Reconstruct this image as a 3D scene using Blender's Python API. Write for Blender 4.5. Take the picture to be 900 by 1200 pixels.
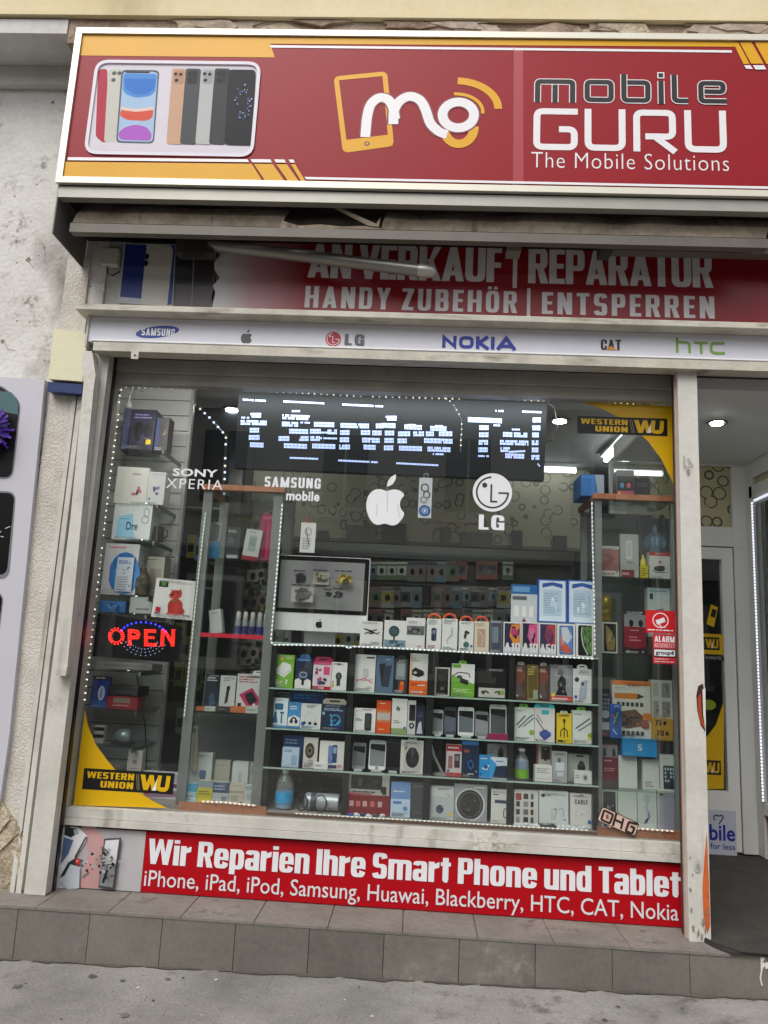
import bpy, math, random
from math import radians, sin, cos, pi
from mathutils import Vector, Matrix

SC = bpy.context.scene
COL = SC.collection
for _o in list(bpy.data.objects):
    bpy.data.objects.remove(_o)

# ------------------------------------------------------------------ camera
CAM = Vector((0.0, -4.0, 1.55)); FPX = 900.0
_R = (Matrix.Rotation(radians(2.844), 3, 'Z') @ Matrix.Rotation(radians(10.312), 3, 'X') @ Matrix.Rotation(radians(-2.844), 3, 'Y'))
_right, _fwd, _up = _R.col[0].copy(), _R.col[1].copy(), _R.col[2].copy()
cd = bpy.data.cameras.new('camera'); cam = bpy.data.objects.new('camera', cd); COL.objects.link(cam)
m3 = Matrix((_right, _up, -_fwd)).transposed()
cam.matrix_world = Matrix.Translation(CAM) @ m3.to_4x4()
cd.sensor_fit = 'HORIZONTAL'; cd.sensor_width = 36.0; cd.lens = 36.0
cd.clip_start = 0.05; cd.clip_end = 400
SC.camera = cam

# ------------------------------------------------------------------ sky, sun, exposure
SUN_EL, SUN_AZ = radians(52), radians(205)      # behind the photographer, high over the street
w = bpy.data.worlds.new('World'); SC.world = w; w.use_nodes = True
nt = w.node_tree; bg = nt.nodes['Background']
sky = nt.nodes.new('ShaderNodeTexSky'); sky.sky_type = 'NISHITA'; sky.sun_disc = False
sky.sun_elevation = SUN_EL; sky.sun_rotation = SUN_AZ; sky.dust_density = 3.0; sky.air_density = 1.0
hs = nt.nodes.new('ShaderNodeHueSaturation'); hs.inputs['Saturation'].default_value = 0.22; hs.inputs['Value'].default_value = 1.0
nt.links.new(sky.outputs[0], hs.inputs['Color']); nt.links.new(hs.outputs[0], bg.inputs['Color'])
bg.inputs['Strength'].default_value = 0.15
sl = bpy.data.lights.new('overcast_sun', 'SUN'); sl.energy = 1.2; sl.angle = radians(40); sl.color = (1, .96, .9)
so = bpy.data.objects.new('overcast_sun', sl); COL.objects.link(so)
_d = Vector((sin(SUN_AZ) * cos(SUN_EL), cos(SUN_AZ) * cos(SUN_EL), sin(SUN_EL)))
so.rotation_euler = _d.to_track_quat('Z', 'Y').to_euler(); so.location = (-3, -8, 12)
SC.view_settings.view_transform = 'Standard'; SC.view_settings.look = 'None'
SC.view_settings.gamma = 1.0; SC.view_settings.use_curve_mapping = False
SC.view_settings.exposure = 0.42
SC.render.engine = 'CYCLES'
cy = SC.cycles
cy.use_denoising = True; cy.max_bounces = 8; cy.diffuse_bounces = 4; cy.glossy_bounces = 4
cy.transmission_bounces = 6; cy.transparent_max_bounces = 32; cy.sample_clamp_indirect = 4.0
cy.caustics_reflective = False; cy.caustics_refractive = False

# ------------------------------------------------------------------ measuring: a picture point on the plane Y = const
def at(px, py, Y):
    d = _right * ((px - 450) / FPX) + _fwd - _up * ((py - 600) / FPX)
    p = CAM + d * ((Y - CAM.y) / d.y)
    return p.x, p.z
class PX:
    def __init__(s, Y): s.Y = Y
    def pt(s, x, y): return at(x, y, s.Y)
    def pts(s, l): return [at(x, y, s.Y) for x, y in l]
    def rect(s, x0, y0, x1, y1):
        xm, ym = (x0 + x1) / 2, (y0 + y1) / 2
        return at(x0, ym, s.Y)[0], at(xm, y1, s.Y)[1], at(x1, ym, s.Y)[0], at(xm, y0, s.Y)[1]
    def len(s, n, x=450, y=600): return (at(x + n, y, s.Y)[0] - at(x, y, s.Y)[0])

# ------------------------------------------------------------------ materials
MATS = {}
def lin(h):
    h = h.lstrip('#'); v = [int(h[i:i+2], 16) / 255 for i in (0, 2, 4)]
    return tuple((c / 12.92 if c <= .04045 else ((c + .055) / 1.055) ** 2.4) for c in v) + (1,)
def newmat(name):
    m = bpy.data.materials.new(name); m.use_nodes = True
    return m, m.node_tree, m.node_tree.nodes['Principled BSDF']
def P(hexc, rough=.45, metal=0.0, var=.06, scale=14, bump=0.0, spec=.5):
    """plain paint / print / plastic with a little uneven tone"""
    k = (hexc, rough, metal, var, scale, bump, spec)
    if k in MATS: return MATS[k]
    m, t, b = newmat('finish_' + hexc.lstrip('#') + '_' + str(int(rough * 100)))
    c = lin(hexc)
    b.inputs['Roughness'].default_value = rough; b.inputs['Metallic'].default_value = metal
    b.inputs['Specular IOR Level'].default_value = spec
    if var:
        tc = t.nodes.new('ShaderNodeTexCoord'); n = t.nodes.new('ShaderNodeTexNoise'); n.inputs['Scale'].default_value = scale; n.inputs['Detail'].default_value = 4
        mx = t.nodes.new('ShaderNodeMix'); mx.data_type = 'RGBA'
        mx.inputs[6].default_value = tuple(x * (1 - var * 1.6) for x in c[:3]) + (1,)
        mx.inputs[7].default_value = tuple(min(1, x * (1 + var)) for x in c[:3]) + (1,)
        t.links.new(tc.outputs['Object'], n.inputs['Vector']); t.links.new(n.outputs[0], mx.inputs[0]); t.links.new(mx.outputs[2], b.inputs['Base Color'])
        if bump:
            bp = t.nodes.new('ShaderNodeBump'); bp.inputs['Strength'].default_value = bump; bp.inputs['Distance'].default_value = .01
            t.links.new(n.outputs[0], bp.inputs['Height']); t.links.new(bp.outputs[0], b.inputs['Normal'])
    else:
        b.inputs['Base Color'].default_value = c
    MATS[k] = m; return m
def EM(hexc, s, base=None):
    k = ('em', hexc, s)
    if k in MATS: return MATS[k]
    m, t, b = newmat('lit_' + hexc.lstrip('#'))
    b.inputs['Base Color'].default_value = lin(base or hexc); b.inputs['Emission Color'].default_value = lin(hexc); b.inputs['Emission Strength'].default_value = s
    MATS[k] = m; return m
def tint_nodes(name, base, dark, light, s1, s2, rough=.85, bump=.4, bdist=.01, speck=None, streak=None, fine=.72, mold=None):
    """mottled mineral surface: two noise scales, optional specks and vertical streaks, bump"""
    m, t, b = newmat(name); L = t.links.new; N = t.nodes.new
    tc = N('ShaderNodeTexCoord')
    n1 = N('ShaderNodeTexNoise'); n1.inputs['Scale'].default_value = s1; n1.inputs['Detail'].default_value = 6; n1.inputs['Roughness'].default_value = .62
    n2 = N('ShaderNodeTexNoise'); n2.inputs['Scale'].default_value = s2; n2.inputs['Detail'].default_value = 8
    L(tc.outputs['Object'], n1.inputs['Vector']); L(tc.outputs['Object'], n2.inputs['Vector'])
    r = N('ShaderNodeValToRGB'); e = r.color_ramp.elements
    e[0].position = .3; e[0].color = lin(dark); e[1].position = .72; e[1].color = lin(light)
    q = e.new(.5); q.color = lin(base)
    L(n1.outputs[0], r.inputs[0])
    r2 = N('ShaderNodeValToRGB'); r2.color_ramp.elements[0].position = .3; r2.color_ramp.elements[0].color = (fine, fine, fine, 1); r2.color_ramp.elements[1].position = .62; r2.color_ramp.elements[1].color = (1, 1, 1, 1)
    L(n2.outputs[0], r2.inputs[0])
    mx = N('ShaderNodeMix'); mx.data_type = 'RGBA'; mx.blend_type = 'MULTIPLY'; mx.inputs[0].default_value = 1
    L(r.outputs[0], mx.inputs[6]); L(r2.outputs[0], mx.inputs[7]); out = mx.outputs[2]
    if speck:
        for sc, th, colr in speck:
            v = N('ShaderNodeTexVoronoi'); v.inputs['Scale'].default_value = sc
            L(tc.outputs['Object'], v.inputs['Vector'])
            rr = N('ShaderNodeValToRGB'); rr.color_ramp.elements[0].position = th * .7; rr.color_ramp.elements[0].color = (1, 1, 1, 1); rr.color_ramp.elements[1].position = th; rr.color_ramp.elements[1].color = (0, 0, 0, 1)
            L(v.outputs['Distance'], rr.inputs[0])
            wn = N('ShaderNodeMath'); wn.operation = 'GREATER_THAN'; wn.inputs[1].default_value = .62
            sx = N('ShaderNodeSeparateColor'); L(v.outputs['Color'], sx.inputs[0]); L(sx.outputs[0], wn.inputs[0])
            ml = N('ShaderNodeMath'); ml.operation = 'MULTIPLY'; L(rr.outputs[0], ml.inputs[0]); L(wn.outputs[0], ml.inputs[1])
            m2 = N('ShaderNodeMix'); m2.data_type = 'RGBA'; L(ml.outputs[0], m2.inputs[0]); L(out, m2.inputs[6]); m2.inputs[7].default_value = lin(colr); out = m2.outputs[2]
    if streak:
        mp = N('ShaderNodeMapping'); mp.inputs['Scale'].default_value = streak[1]; L(tc.outputs['Object'], mp.inputs['Vector'])
        n3 = N('ShaderNodeTexNoise'); n3.inputs['Scale'].default_value = 1; n3.inputs['Detail'].default_value = 5; L(mp.outputs[0], n3.inputs['Vector'])
        r3 = N('ShaderNodeValToRGB'); r3.color_ramp.elements[0].position = streak[2]; r3.color_ramp.elements[0].color = (0, 0, 0, 1); r3.color_ramp.elements[1].position = streak[3]; r3.color_ramp.elements[1].color = (1, 1, 1, 1)
        L(n3.outputs[0], r3.inputs[0])
        m3_ = N('ShaderNodeMix'); m3_.data_type = 'RGBA'; L(r3.outputs[0], m3_.inputs[0]); L(out, m3_.inputs[6]); m3_.inputs[7].default_value = lin(streak[0]); out = m3_.outputs[2]
    if mold:
        na = N('ShaderNodeTexNoise'); na.inputs['Scale'].default_value = mold[1]; na.inputs['Detail'].default_value = 3; L(tc.outputs['Object'], na.inputs['Vector'])
        nb = N('ShaderNodeTexNoise'); nb.inputs['Scale'].default_value = mold[2]; nb.inputs['Detail'].default_value = 8; nb.inputs['Roughness'].default_value = .75; L(tc.outputs['Object'], nb.inputs['Vector'])
        ra = N('ShaderNodeMapRange'); ra.inputs[1].default_value = .52; ra.inputs[2].default_value = .66; L(na.outputs[0], ra.inputs[0])
        rb_ = N('ShaderNodeMapRange'); rb_.inputs[1].default_value = .5; rb_.inputs[2].default_value = .62; L(nb.outputs[0], rb_.inputs[0])
        mm = N('ShaderNodeMath'); mm.operation = 'MULTIPLY'; L(ra.outputs[0], mm.inputs[0]); L(rb_.outputs[0], mm.inputs[1])
        mk = N('ShaderNodeMix'); mk.data_type = 'RGBA'; L(mm.outputs[0], mk.inputs[0]); L(out, mk.inputs[6]); mk.inputs[7].default_value = lin(mold[0]); out = mk.outputs[2]
    L(out, b.inputs['Base Color'])
    b.inputs['Roughness'].default_value = rough
    bp = N('ShaderNodeBump'); bp.inputs['Strength'].default_value = bump; bp.inputs['Distance'].default_value = bdist
    ad = N('ShaderNodeMath'); ad.operation = 'ADD'; L(n1.outputs[0], ad.inputs[0]); L(n2.outputs[0], ad.inputs[1])
    L(ad.outputs[0], bp.inputs['Height']); L(bp.outputs[0], b.inputs['Normal'])
    return m
def glass_mat(name='clear_glass', tint=(.97, .985, .975), ior=1.5, rough=0.0, dust_veil=0.0):
    m = bpy.data.materials.new(name); m.use_nodes = True; t = m.node_tree; t.nodes.remove(t.nodes['Principled BSDF'])
    o = t.nodes['Material Output']; tr = t.nodes.new('ShaderNodeBsdfTransparent'); tr.inputs[0].default_value = tint + (1,)
    g = t.nodes.new('ShaderNodeBsdfGlossy'); g.inputs['Roughness'].default_value = rough
    lw = t.nodes.new('ShaderNodeLayerWeight'); lw.inputs['Blend'].default_value = .5
    pw = t.nodes.new('ShaderNodeMath'); pw.operation = 'POWER'; pw.inputs[1].default_value = 5; t.links.new(lw.outputs['Facing'], pw.inputs[0])
    r0 = ((ior - 1) / (ior + 1)) ** 2
    f = t.nodes.new('ShaderNodeMath'); f.operation = 'MULTIPLY_ADD'; f.inputs[1].default_value = 1 - r0; f.inputs[2].default_value = r0; t.links.new(pw.outputs[0], f.inputs[0])
    x = t.nodes.new('ShaderNodeMixShader'); t.links.new(f.outputs[0], x.inputs[0]); t.links.new(tr.outputs[0], x.inputs[1]); t.links.new(g.outputs[0], x.inputs[2]); t.links.new(x.outputs[0], o.inputs[0])
    if dust_veil:
        tc = t.nodes.new('ShaderNodeTexCoord'); mp = t.nodes.new('ShaderNodeMapping'); mp.inputs['Scale'].default_value = (2.2, 1, 1.1); t.links.new(tc.outputs['Object'], mp.inputs[0])
        n = t.nodes.new('ShaderNodeTexNoise'); n.inputs['Scale'].default_value = 2.5; n.inputs['Detail'].default_value = 9; n.inputs['Roughness'].default_value = .7; t.links.new(mp.outputs[0], n.inputs['Vector'])
        mr = t.nodes.new('ShaderNodeMapRange'); mr.inputs[1].default_value = .35; mr.inputs[2].default_value = .75; mr.inputs[3].default_value = dust_veil * .5; mr.inputs[4].default_value = dust_veil * 1.7; t.links.new(n.outputs[0], mr.inputs[0])
        d = t.nodes.new('ShaderNodeBsdfDiffuse'); d.inputs[0].default_value = (.75, .74, .7, 1)
        y = t.nodes.new('ShaderNodeMixShader'); t.links.new(mr.outputs[0], y.inputs[0]); t.links.new(x.outputs[0], y.inputs[1]); t.links.new(d.outputs[0], y.inputs[2]); t.links.new(y.outputs[0], o.inputs[0])
    return m

M_GLASS = glass_mat()
M_WINGLASS = glass_mat('dusty_veiled_glass', (.97, .985, .975), 1.6, 0.0, .0045)  # dust film raised to lay a grey reflection veil over the interior
M_SHELFGLASS = glass_mat('shelf_glass', (.86, .93, .9))
M_FRAME = tint_nodes('old_white_paint', mold=('#8b8473', 2.6, 14), base='#c9c7bf', dark='#b4b1a8', light='#d6d4cc', s1=3, s2=40, rough=.5, bump=.12, bdist=.004, streak=('#857f71', (9, 9, .8), .6, .78), fine=.93)
M_FRAMEGREY = tint_nodes('aged_grey_frame', '#a9a69d', '#96938a', '#b8b5ac', 3, 40, .45, .1, .004, fine=.93)
M_CREAM = tint_nodes('cream_paint', '#c2beb0', '#aaa596', '#cfcbbd', 5, 50, .55, .15, .004, streak=('#6f6958', (4, 9, 16), .58, .78), fine=.93)
M_ALU = P('#c9c6bd', .38, .55, .08, 6)
M_ALUWHITE = P('#f1efe8', .35, .1, .05, 5)
M_DARK = P('#17181a', .5)
M_BLACK = P('#0b0b0c', .35)
M_PLASTER = tint_nodes('rough_plaster', '#dad8d3', '#c2beb7', '#e4e1dc', 1.3, 42, .92, .42, .012, fine=.9, mold=('#6f6a5f', 3.2, 22), speck=[(16, .1, '#6f6a62')], streak=('#77726a', (2.1, 2.1, 1.3), .58, .74))
M_PLASTER2 = tint_nodes('smooth_white_plaster', '#cfcdca', '#bdbab5', '#d8d6d2', 1.4, 30, .9, .4, .006, fine=.92, streak=('#a19d95', (3, 3, .6), .6, .8))
M_STUCCO = tint_nodes('dashed_stucco', '#d0cac1', '#b9b2a8', '#dcd7ce', 2.5, 80, .95, .7, .010, fine=.88, streak=('#918a7f', (2, 2, .8), .62, .8))
M_RUBBLE = tint_nodes('bare_sandy_masonry', '#b9ab93', '#978872', '#cfc5b0', 7, 45, .95, .8, .02, fine=.82, speck=[(26, .2, '#8a8378')])
M_CORNICE = tint_nodes('yellow_ochre_render', '#dccda6', '#cfbf95', '#e3d6b3', 1.2, 30, .85, .2, .004, fine=.95, streak=('#9a8a66', (1.2, 1.2, .5), .62, .8))
M_PEEL = tint_nodes('peeled_frieze', '#a6917f', '#7c6757', '#c2b2a2', 3.5, 26, .95, .9, .02)
M_PAVE = tint_nodes('worn_pavement', '#8a8782', '#716e69', '#9c9994', 1.9, 75, .93, .7, .006, fine=.8, mold=('#66625c', 2.2, 9), speck=[(34, .17, '#55524d'), (52, .13, '#c3beb3')], streak=('#6b6862', (1.2, 2.2, 1), .62, .78))
M_TILE = tint_nodes('grey_brown_step_tile', '#716d66', '#65615a', '#7d7972', 2.2, 40, .6, .15, .003, fine=.85, mold=('#8d8981', 2.5, 18), streak=('#4f4a44', (2.5, 2.5, 1.2), .66, .82))
M_TILETOP = tint_nodes('pale_step_top', '#7f7972', '#6e6861', '#8c867f', 3, 45, .75, .25, .003, fine=.8, mold=('#5e5952', 3, 12), streak=('#6c675f', (2, 5, 1), .6, .8))  # tread tone slightly paler than the riser tiles
M_ROAD = tint_nodes('asphalt', '#45444a', '#3b3a3f', '#4f4e53', 2, 80, .9, .5, .006)

# ------------------------------------------------------------------ mesh building
class MB:
    def __init__(s): s.v = []; s.f = []; s.m = []; s.mats = []
    def mi(s, mat):
        if mat not in s.mats: s.mats.append(mat)
        return s.mats.index(mat)
    def add(s, vs, fs, mat):
        b = len(s.v); s.v += [tuple(v) for v in vs]; i = s.mi(mat)
        for f in fs: s.f.append(tuple(b + k for k in f)); s.m.append(i)
        return s
    def box(s, x0, x1, y0, y1, z0, z1, mat, front=None):
        vs = [(x0, y0, z0), (x1, y0, z0), (x1, y1, z0), (x0, y1, z0), (x0, y0, z1), (x1, y0, z1), (x1, y1, z1), (x0, y1, z1)]
        s.add(vs, [(0, 3, 2, 1), (4, 5, 6, 7), (1, 2, 6, 5), (2, 3, 7, 6), (3, 0, 4, 7)], mat)
        s.add(vs, [(0, 1, 5, 4)], front or mat); return s
    def prism(s, pts, y0, y1, mat, side=None):
        """outline in x,z pushed from y0 (front) to y1"""
        a = sum(pts[i][0] * pts[(i + 1) % len(pts)][1] - pts[(i + 1) % len(pts)][0] * pts[i][1] for i in range(len(pts)))
        if a < 0: pts = pts[::-1]
        n = len(pts); vs = [(x, y0, z) for x, z in pts] + [(x, y1, z) for x, z in pts]
        s.add(vs, [tuple(range(n))], mat)
        s.add(vs, [tuple(range(2 * n - 1, n - 1, -1))] + [((i + 1) % n, i, n + i, n + (i + 1) % n) for i in range(n)], side or mat); return s
    def xprism(s, pts, x0, x1, mat):
        """outline in y,z pushed along x"""
        n = len(pts); vs = [(x0, y, z) for y, z in pts] + [(x1, y, z) for y, z in pts]
        s.add(vs, [tuple(range(n)), tuple(range(2 * n - 1, n - 1, -1))] + [((i + 1) % n, i, n + i, n + (i + 1) % n) for i in range(n)], mat); return s
    def poly(s, pts, y, mat):
        a = sum(pts[i][0] * pts[(i + 1) % len(pts)][1] - pts[(i + 1) % len(pts)][0] * pts[i][1] for i in range(len(pts)))
        if a < 0: pts = pts[::-1]
        return s.add([(x, y, z) for x, z in pts], [tuple(range(len(pts)))], mat)
    def tube(s, pts, r, mat, n=8, closed=False):
        pts = [Vector(p) for p in pts]; k = len(pts); rings = []
        for i, p in enumerate(pts):
            a = pts[i - 1] if (i > 0 or closed) else p; b = pts[(i + 1) % k] if (i < k - 1 or closed) else p
            t = (b - a).normalized(); u = t.cross(Vector((0.31, .2, 1)))
            if u.length < 1e-3: u = t.cross(Vector((1, 0, 0)))
            u.normalize(); v = t.cross(u); rr = r[i] if isinstance(r, (list, tuple)) else r
            rings.append([p + u * (rr * cos(2 * pi * j / n)) + v * (rr * sin(2 * pi * j / n)) for j in range(n)])
        vs = [q for rg in rings for q in rg]; fs = []
        for i in range(k if closed else k - 1):
            for j in range(n):
                a, b = i * n + j, i * n + (j + 1) % n; c, d = ((i + 1) % k) * n + (j + 1) % n, ((i + 1) % k) * n + j
                fs.append((a, d, c, b))
        if not closed: fs += [tuple(range(n)), tuple(range((k - 1) * n + n - 1, (k - 1) * n - 1, -1))]
        return s.add(vs, fs, mat)
    def lathe(s, prof, cx, cy, z0, mat, n=20, axis='Z'):
        vs = []; fs = []
        for r, h in prof:
            for j in range(n):
                a = 2 * pi * j / n
                if axis == 'Z': vs.append((cx + r * cos(a), cy + r * sin(a), z0 + h))
                elif axis == 'X': vs.append((cx + h, cy + r * cos(a), z0 + r * sin(a)))
                else: vs.append((cx + r * cos(a), cy + h, z0 - r * sin(a)))
        for i in range(len(prof) - 1):
            for j in range(n): fs.append((i * n + j, i * n + (j + 1) % n, (i + 1) * n + (j + 1) % n, (i + 1) * n + j))
        fs += [tuple(range(n - 1, -1, -1)), tuple(range((len(prof) - 1) * n, len(prof) * n))]
        return s.add(vs, fs, mat)
    def build(s, name, parent=None, org=None, bev=0, smooth=False):
        me = bpy.data.meshes.new(name)
        o = Vector(org) if org is not None else (Vector(parent.get('_org', (0, 0, 0))) if parent else Vector((0, 0, 0)))
        me.from_pydata([tuple(Vector(v) - o) for v in s.v], [], s.f)
        for m in s.mats: me.materials.append(m)
        me.polygons.foreach_set('material_index', s.m)
        if smooth: me.polygons.foreach_set('use_smooth', [True] * len(s.f))
        me.update(); ob = bpy.data.objects.new(name, me); COL.objects.link(ob)
        if parent: ob.parent = parent; ob['_org'] = tuple(o)
        else: ob.location = o; ob['_org'] = tuple(o)
        if bev:
            md = ob.modifiers.new('edge', 'BEVEL'); md.width = bev; md.segments = 2; md.limit_method = 'ANGLE'
        if smooth:
            me.set_sharp_from_angle(angle=radians(40))
        return ob
def tag(o, label, cat, group=None, kind=None):
    if label: o['label'] = label
    if cat: o['category'] = cat
    if group: o['group'] = group
    if kind: o['kind'] = kind
    return o
def thing(name, label, cat, loc, group=None):
    o = bpy.data.objects.new(name, None); COL.objects.link(o); o.location = loc; o['_org'] = tuple(loc); o.empty_display_size = .1
    return tag(o, label, cat, group)
def struct(o): o['kind'] = 'structure'; return o

# ------------------------------------------------------------------ printing: flat coloured shapes and lettering, one thin layer above the other
_TC = {}
def textmesh(s, off=0.0, sp=1.0):
    k = (s, off, sp)
    if k not in _TC:
        c = bpy.data.curves.new('t', 'FONT'); c.body = s; c.offset = off; c.space_character = sp; c.resolution_u = 3
        o = bpy.data.objects.new('t', c); me = o.to_mesh()
        vs = [(v.co.x, v.co.y) for v in me.vertices]; fs = [tuple(p.vertices) for p in me.polygons]
        o.to_mesh_clear(); bpy.data.objects.remove(o); bpy.data.curves.remove(c)
        _TC[k] = (vs, fs)
    return _TC[k]
def sg(v, e): return math.copysign(abs(v) ** e, v)
# heavy condensed letters: pieces in a box of cap height 1 (B bar, P polygon, O squared ring from angle to angle)
_S = .2; _T = .15
def _heavy():
    B, Pg, O = 'B', 'P', 'O'; s = _S; t = _T
    G = {}
    def stem(h=1, x=0, y=0): return (B, x, y, x + s, h)
    bowl = lambda y0, y1, x1: [(B, s, y1 - t, x1 - .2, y1), (B, s, y0, x1 - .2, y0 + t), (O, x1 - .4, y0, x1, y1, -90, 90)]
    G['A'] = (.58, [(Pg, (0, 0), (.2, 0), (.38, 1), (.2, 1)), (Pg, (.58, 0), (.38, 0), (.2, 1), (.38, 1)), (B, .16, .17, .42, .31)])
    G['B'] = (.53, [stem()] + bowl(.46, 1, .51) + bowl(0, .58, .53))
    G['C'] = (.52, [(O, 0, 0, .52, 1, 4, 356)])
    G['D'] = (.53, [stem()] + bowl(0, 1, .53))
    G['E'] = (.42, [stem(), (B, s, 1 - t, .42, 1), (B, s, .44, .39, .58), (B, s, 0, .42, t)])
    G['F'] = (.4, [stem(), (B, s, 1 - t, .4, 1), (B, s, .42, .38, .57)])
    G['G'] = (.53, [(O, 0, 0, .53, 1, 6, 352), (B, .33, .0, .53, .5), (B, .26, .38, .36, .5)])
    G['H'] = (.55, [stem(), stem(x=.35), (B, s, .43, .35, .58)])
    G['I'] = (s, [stem()])
    G['J'] = (.36, [(B, .16, .3, .36, 1), (O, -.2, 0, .36, .6, 270, 360)])
    G['K'] = (.58, [stem(), (Pg, (s, .4), (.38, 1), (.58, 1), (.31, .45)), (Pg, (.2, .62), (.36, .62), (.59, 0), (.38, 0))])
    G['L'] = (.4, [stem(), (B, s, 0, .4, t)])
    G['M'] = (.74, [stem(), stem(x=.54), (Pg, (s, 1), (.02, 1), (.27, 0), (.37, 0), (.37, .4)), (Pg, (.54, 1), (.72, 1), (.47, 0), (.37, 0), (.37, .4))])
    G['N'] = (.55, [stem(), stem(x=.35), (Pg, (.02, 1), (.21, 1), (.53, 0), (.34, 0))])
    G['O'] = (.53, [(O, 0, 0, .53, 1, 0, 360)])
    G['Ö'] = (.53, [(O, 0, 0, .53, 1, 0, 360), (B, .07, 1.06, .22, 1.2), (B, .31, 1.06, .46, 1.2)])
    G['P'] = (.51, [stem()] + bowl(.38, 1, .51))
    G['R'] = (.54, [stem()] + bowl(.42, 1, .52) + [(Pg, (.22, .5), (.4, .5), (.55, 0), (.34, 0))])
    G['S'] = (.5, [(O, 0, .42, .5, 1, 8, 272), (O, 0, 0, .5, .57, -172, 92)])
    G['T'] = (.48, [(B, .14, 0, .34, 1), (B, 0, 1 - t, .48, 1)])
    G['U'] = (.53, [(B, 0, .35, s, 1), (B, .33, .35, .53, 1), (O, 0, 0, .53, .7, 180, 360)])
    G['V'] = (.56, [(Pg, (0, 1), (.2, 1), (.36, 0), (.19, 0)), (Pg, (.56, 1), (.36, 1), (.2, 0), (.37, 0))])
    G['W'] = (.86, [(Pg, (0, 1), (.2, 1), (.31, 0), (.12, 0)), (Pg, (.36, 1), (.5, 1), (.31, 0), (.16, 0)), (Pg, (.36, 1), (.5, 1), (.7, 0), (.55, 0)), (Pg, (.86, 1), (.66, 1), (.55, 0), (.74, 0))])
    G['X'] = (.56, [(Pg, (0, 1), (.2, 1), (.56, 0), (.36, 0)), (Pg, (.56, 1), (.36, 1), (0, 0), (.2, 0))])
    G['Y'] = (.56, [(Pg, (0, 1), (.2, 1), (.38, .4), (.2, .4)), (Pg, (.56, 1), (.36, 1), (.18, .4), (.38, .4)), (B, .18, 0, .38, .45)])
    G['Z'] = (.46, [(B, 0, 1 - t, .46, 1), (B, 0, 0, .46, t), (Pg, (.24, .9), (.46, .9), (.22, .1), (0, .1))])
    G['|'] = (.09, [(B, 0, -.06, .09, 1.06)])
    G['5'] = (.5, [(O, 0, 0, .5, .62, -172, 120), (B, 0, .5, .18, 1), (B, .1, .86, .48, 1)])
    G['0'] = G['O']; G['1'] = (.3, [(B, .1, 0, .3, 1), (Pg, (0, .75), (.12, .75), (.2, 1), (.1, 1))])
    G['4'] = (.5, [(B, .27, 0, .45, 1), (B, 0, .2, .5, .34), (Pg, (0, .3), (.15, .3), (.36, 1), (.25, 1))])
    G['6'] = (.5, [(O, 0, 0, .5, .62, 0, 360), (O, 0, 0, .5, 1, 10, 200)]); G['7'] = (.45, [(B, 0, .86, .45, 1), (Pg, (.25, .9), (.45, .9), (.28, 0), (.08, 0))])
    x = .78
    arch = lambda x0: [(O, x0, .3, x0 + .5, x, 0, 180), (B, x0 + .3, 0, x0 + .5, .55)]
    G['a'] = (.49, [(B, .29, 0, .49, .56), (O, 0, .32, .49, x, 0, 171), (O, 0, 0, .46, .47, 40, 330)])
    G['b'] = (.5, [stem(), (O, 0, 0, .5, x, 0, 360)])
    G['d'] = (.5, [stem(x=.3), (O, 0, 0, .5, x, 0, 360)])
    G['e'] = (.5, [(O, 0, 0, .5, x, -3, 345), (B, .15, .33, .4, .45)])
    G['h'] = (.5, [stem()] + arch(0)); G['n'] = (.5, [stem(x)] + arch(0))
    G['i'] = (s, [stem(x), (B, 0, .86, s, 1)]); G['l'] = (s, [stem()])
    G['m'] = (.8, [stem(x)] + arch(0) + arch(.3)); G['o'] = (.5, [(O, 0, 0, .5, x, 0, 360)])
    G['p'] = (.5, [(B, 0, -.2, s, x), (O, 0, 0, .5, x, 0, 360)])
    G['r'] = (.37, [stem(x), (Pg, (s, .5), (.37, .57), (.37, x), (s, .7))])
    G['t'] = (.35, [(B, .07, .12, .27, .96), (B, 0, .64, .35, x), (O, .07, 0, .5, .4, 180, 265)])
    G['u'] = (.5, [(B, 0, .2, s, x), (B, .3, 0, .5, x), (O, 0, 0, .5, .5, 180, 360)])
    G['g'] = (.5, [(O, 0, 0, .5, x, 0, 360), (B, .3, -.05, .5, x), (O, 0, -.24, .5, .2, 190, 360)])
    return G
HEAVY = _heavy()
def heavy_pieces(text, gap=.06, space=.2):
    """[(list of polygons)], width: polygons in letter units"""
    out = []; cx = 0
    for ch in text:
        if ch == ' ': cx += space; continue
        wd, pcs = HEAVY[ch]
        for p in pcs:
            if p[0] == 'B': out.append([[(cx + p[1], p[2]), (cx + p[3], p[2]), (cx + p[3], p[4]), (cx + p[1], p[4])]])
            elif p[0] == 'P': out.append([[(cx + a, b) for a, b in p[1:]]])
            else:
                _, x0, y0, x1, y1, a0, a1 = p; n = max(6, int(abs(a1 - a0) / 12)); q = []
                mx, my, rx, ry = (x0 + x1) / 2, (y0 + y1) / 2, (x1 - x0) / 2, (y1 - y0) / 2
                ins = min(_S, rx * .98); int_ = min(_T, ry * .9)
                pr = None; quads = []
                for i in range(n + 1):
                    a = radians(a0 + (a1 - a0) * i / n); c_, s_ = sg(cos(a), .55), sg(sin(a), .55)
                    pt = ((cx + mx + rx * c_, my + ry * s_), (cx + mx + (rx - ins) * c_, my + (ry - int_) * s_))
                    if pr: quads.append([pr[0], pt[0], pt[1], pr[1]])
                    pr = pt
                out.append(quads)
        cx += wd + gap
    return out, cx - gap
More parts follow.
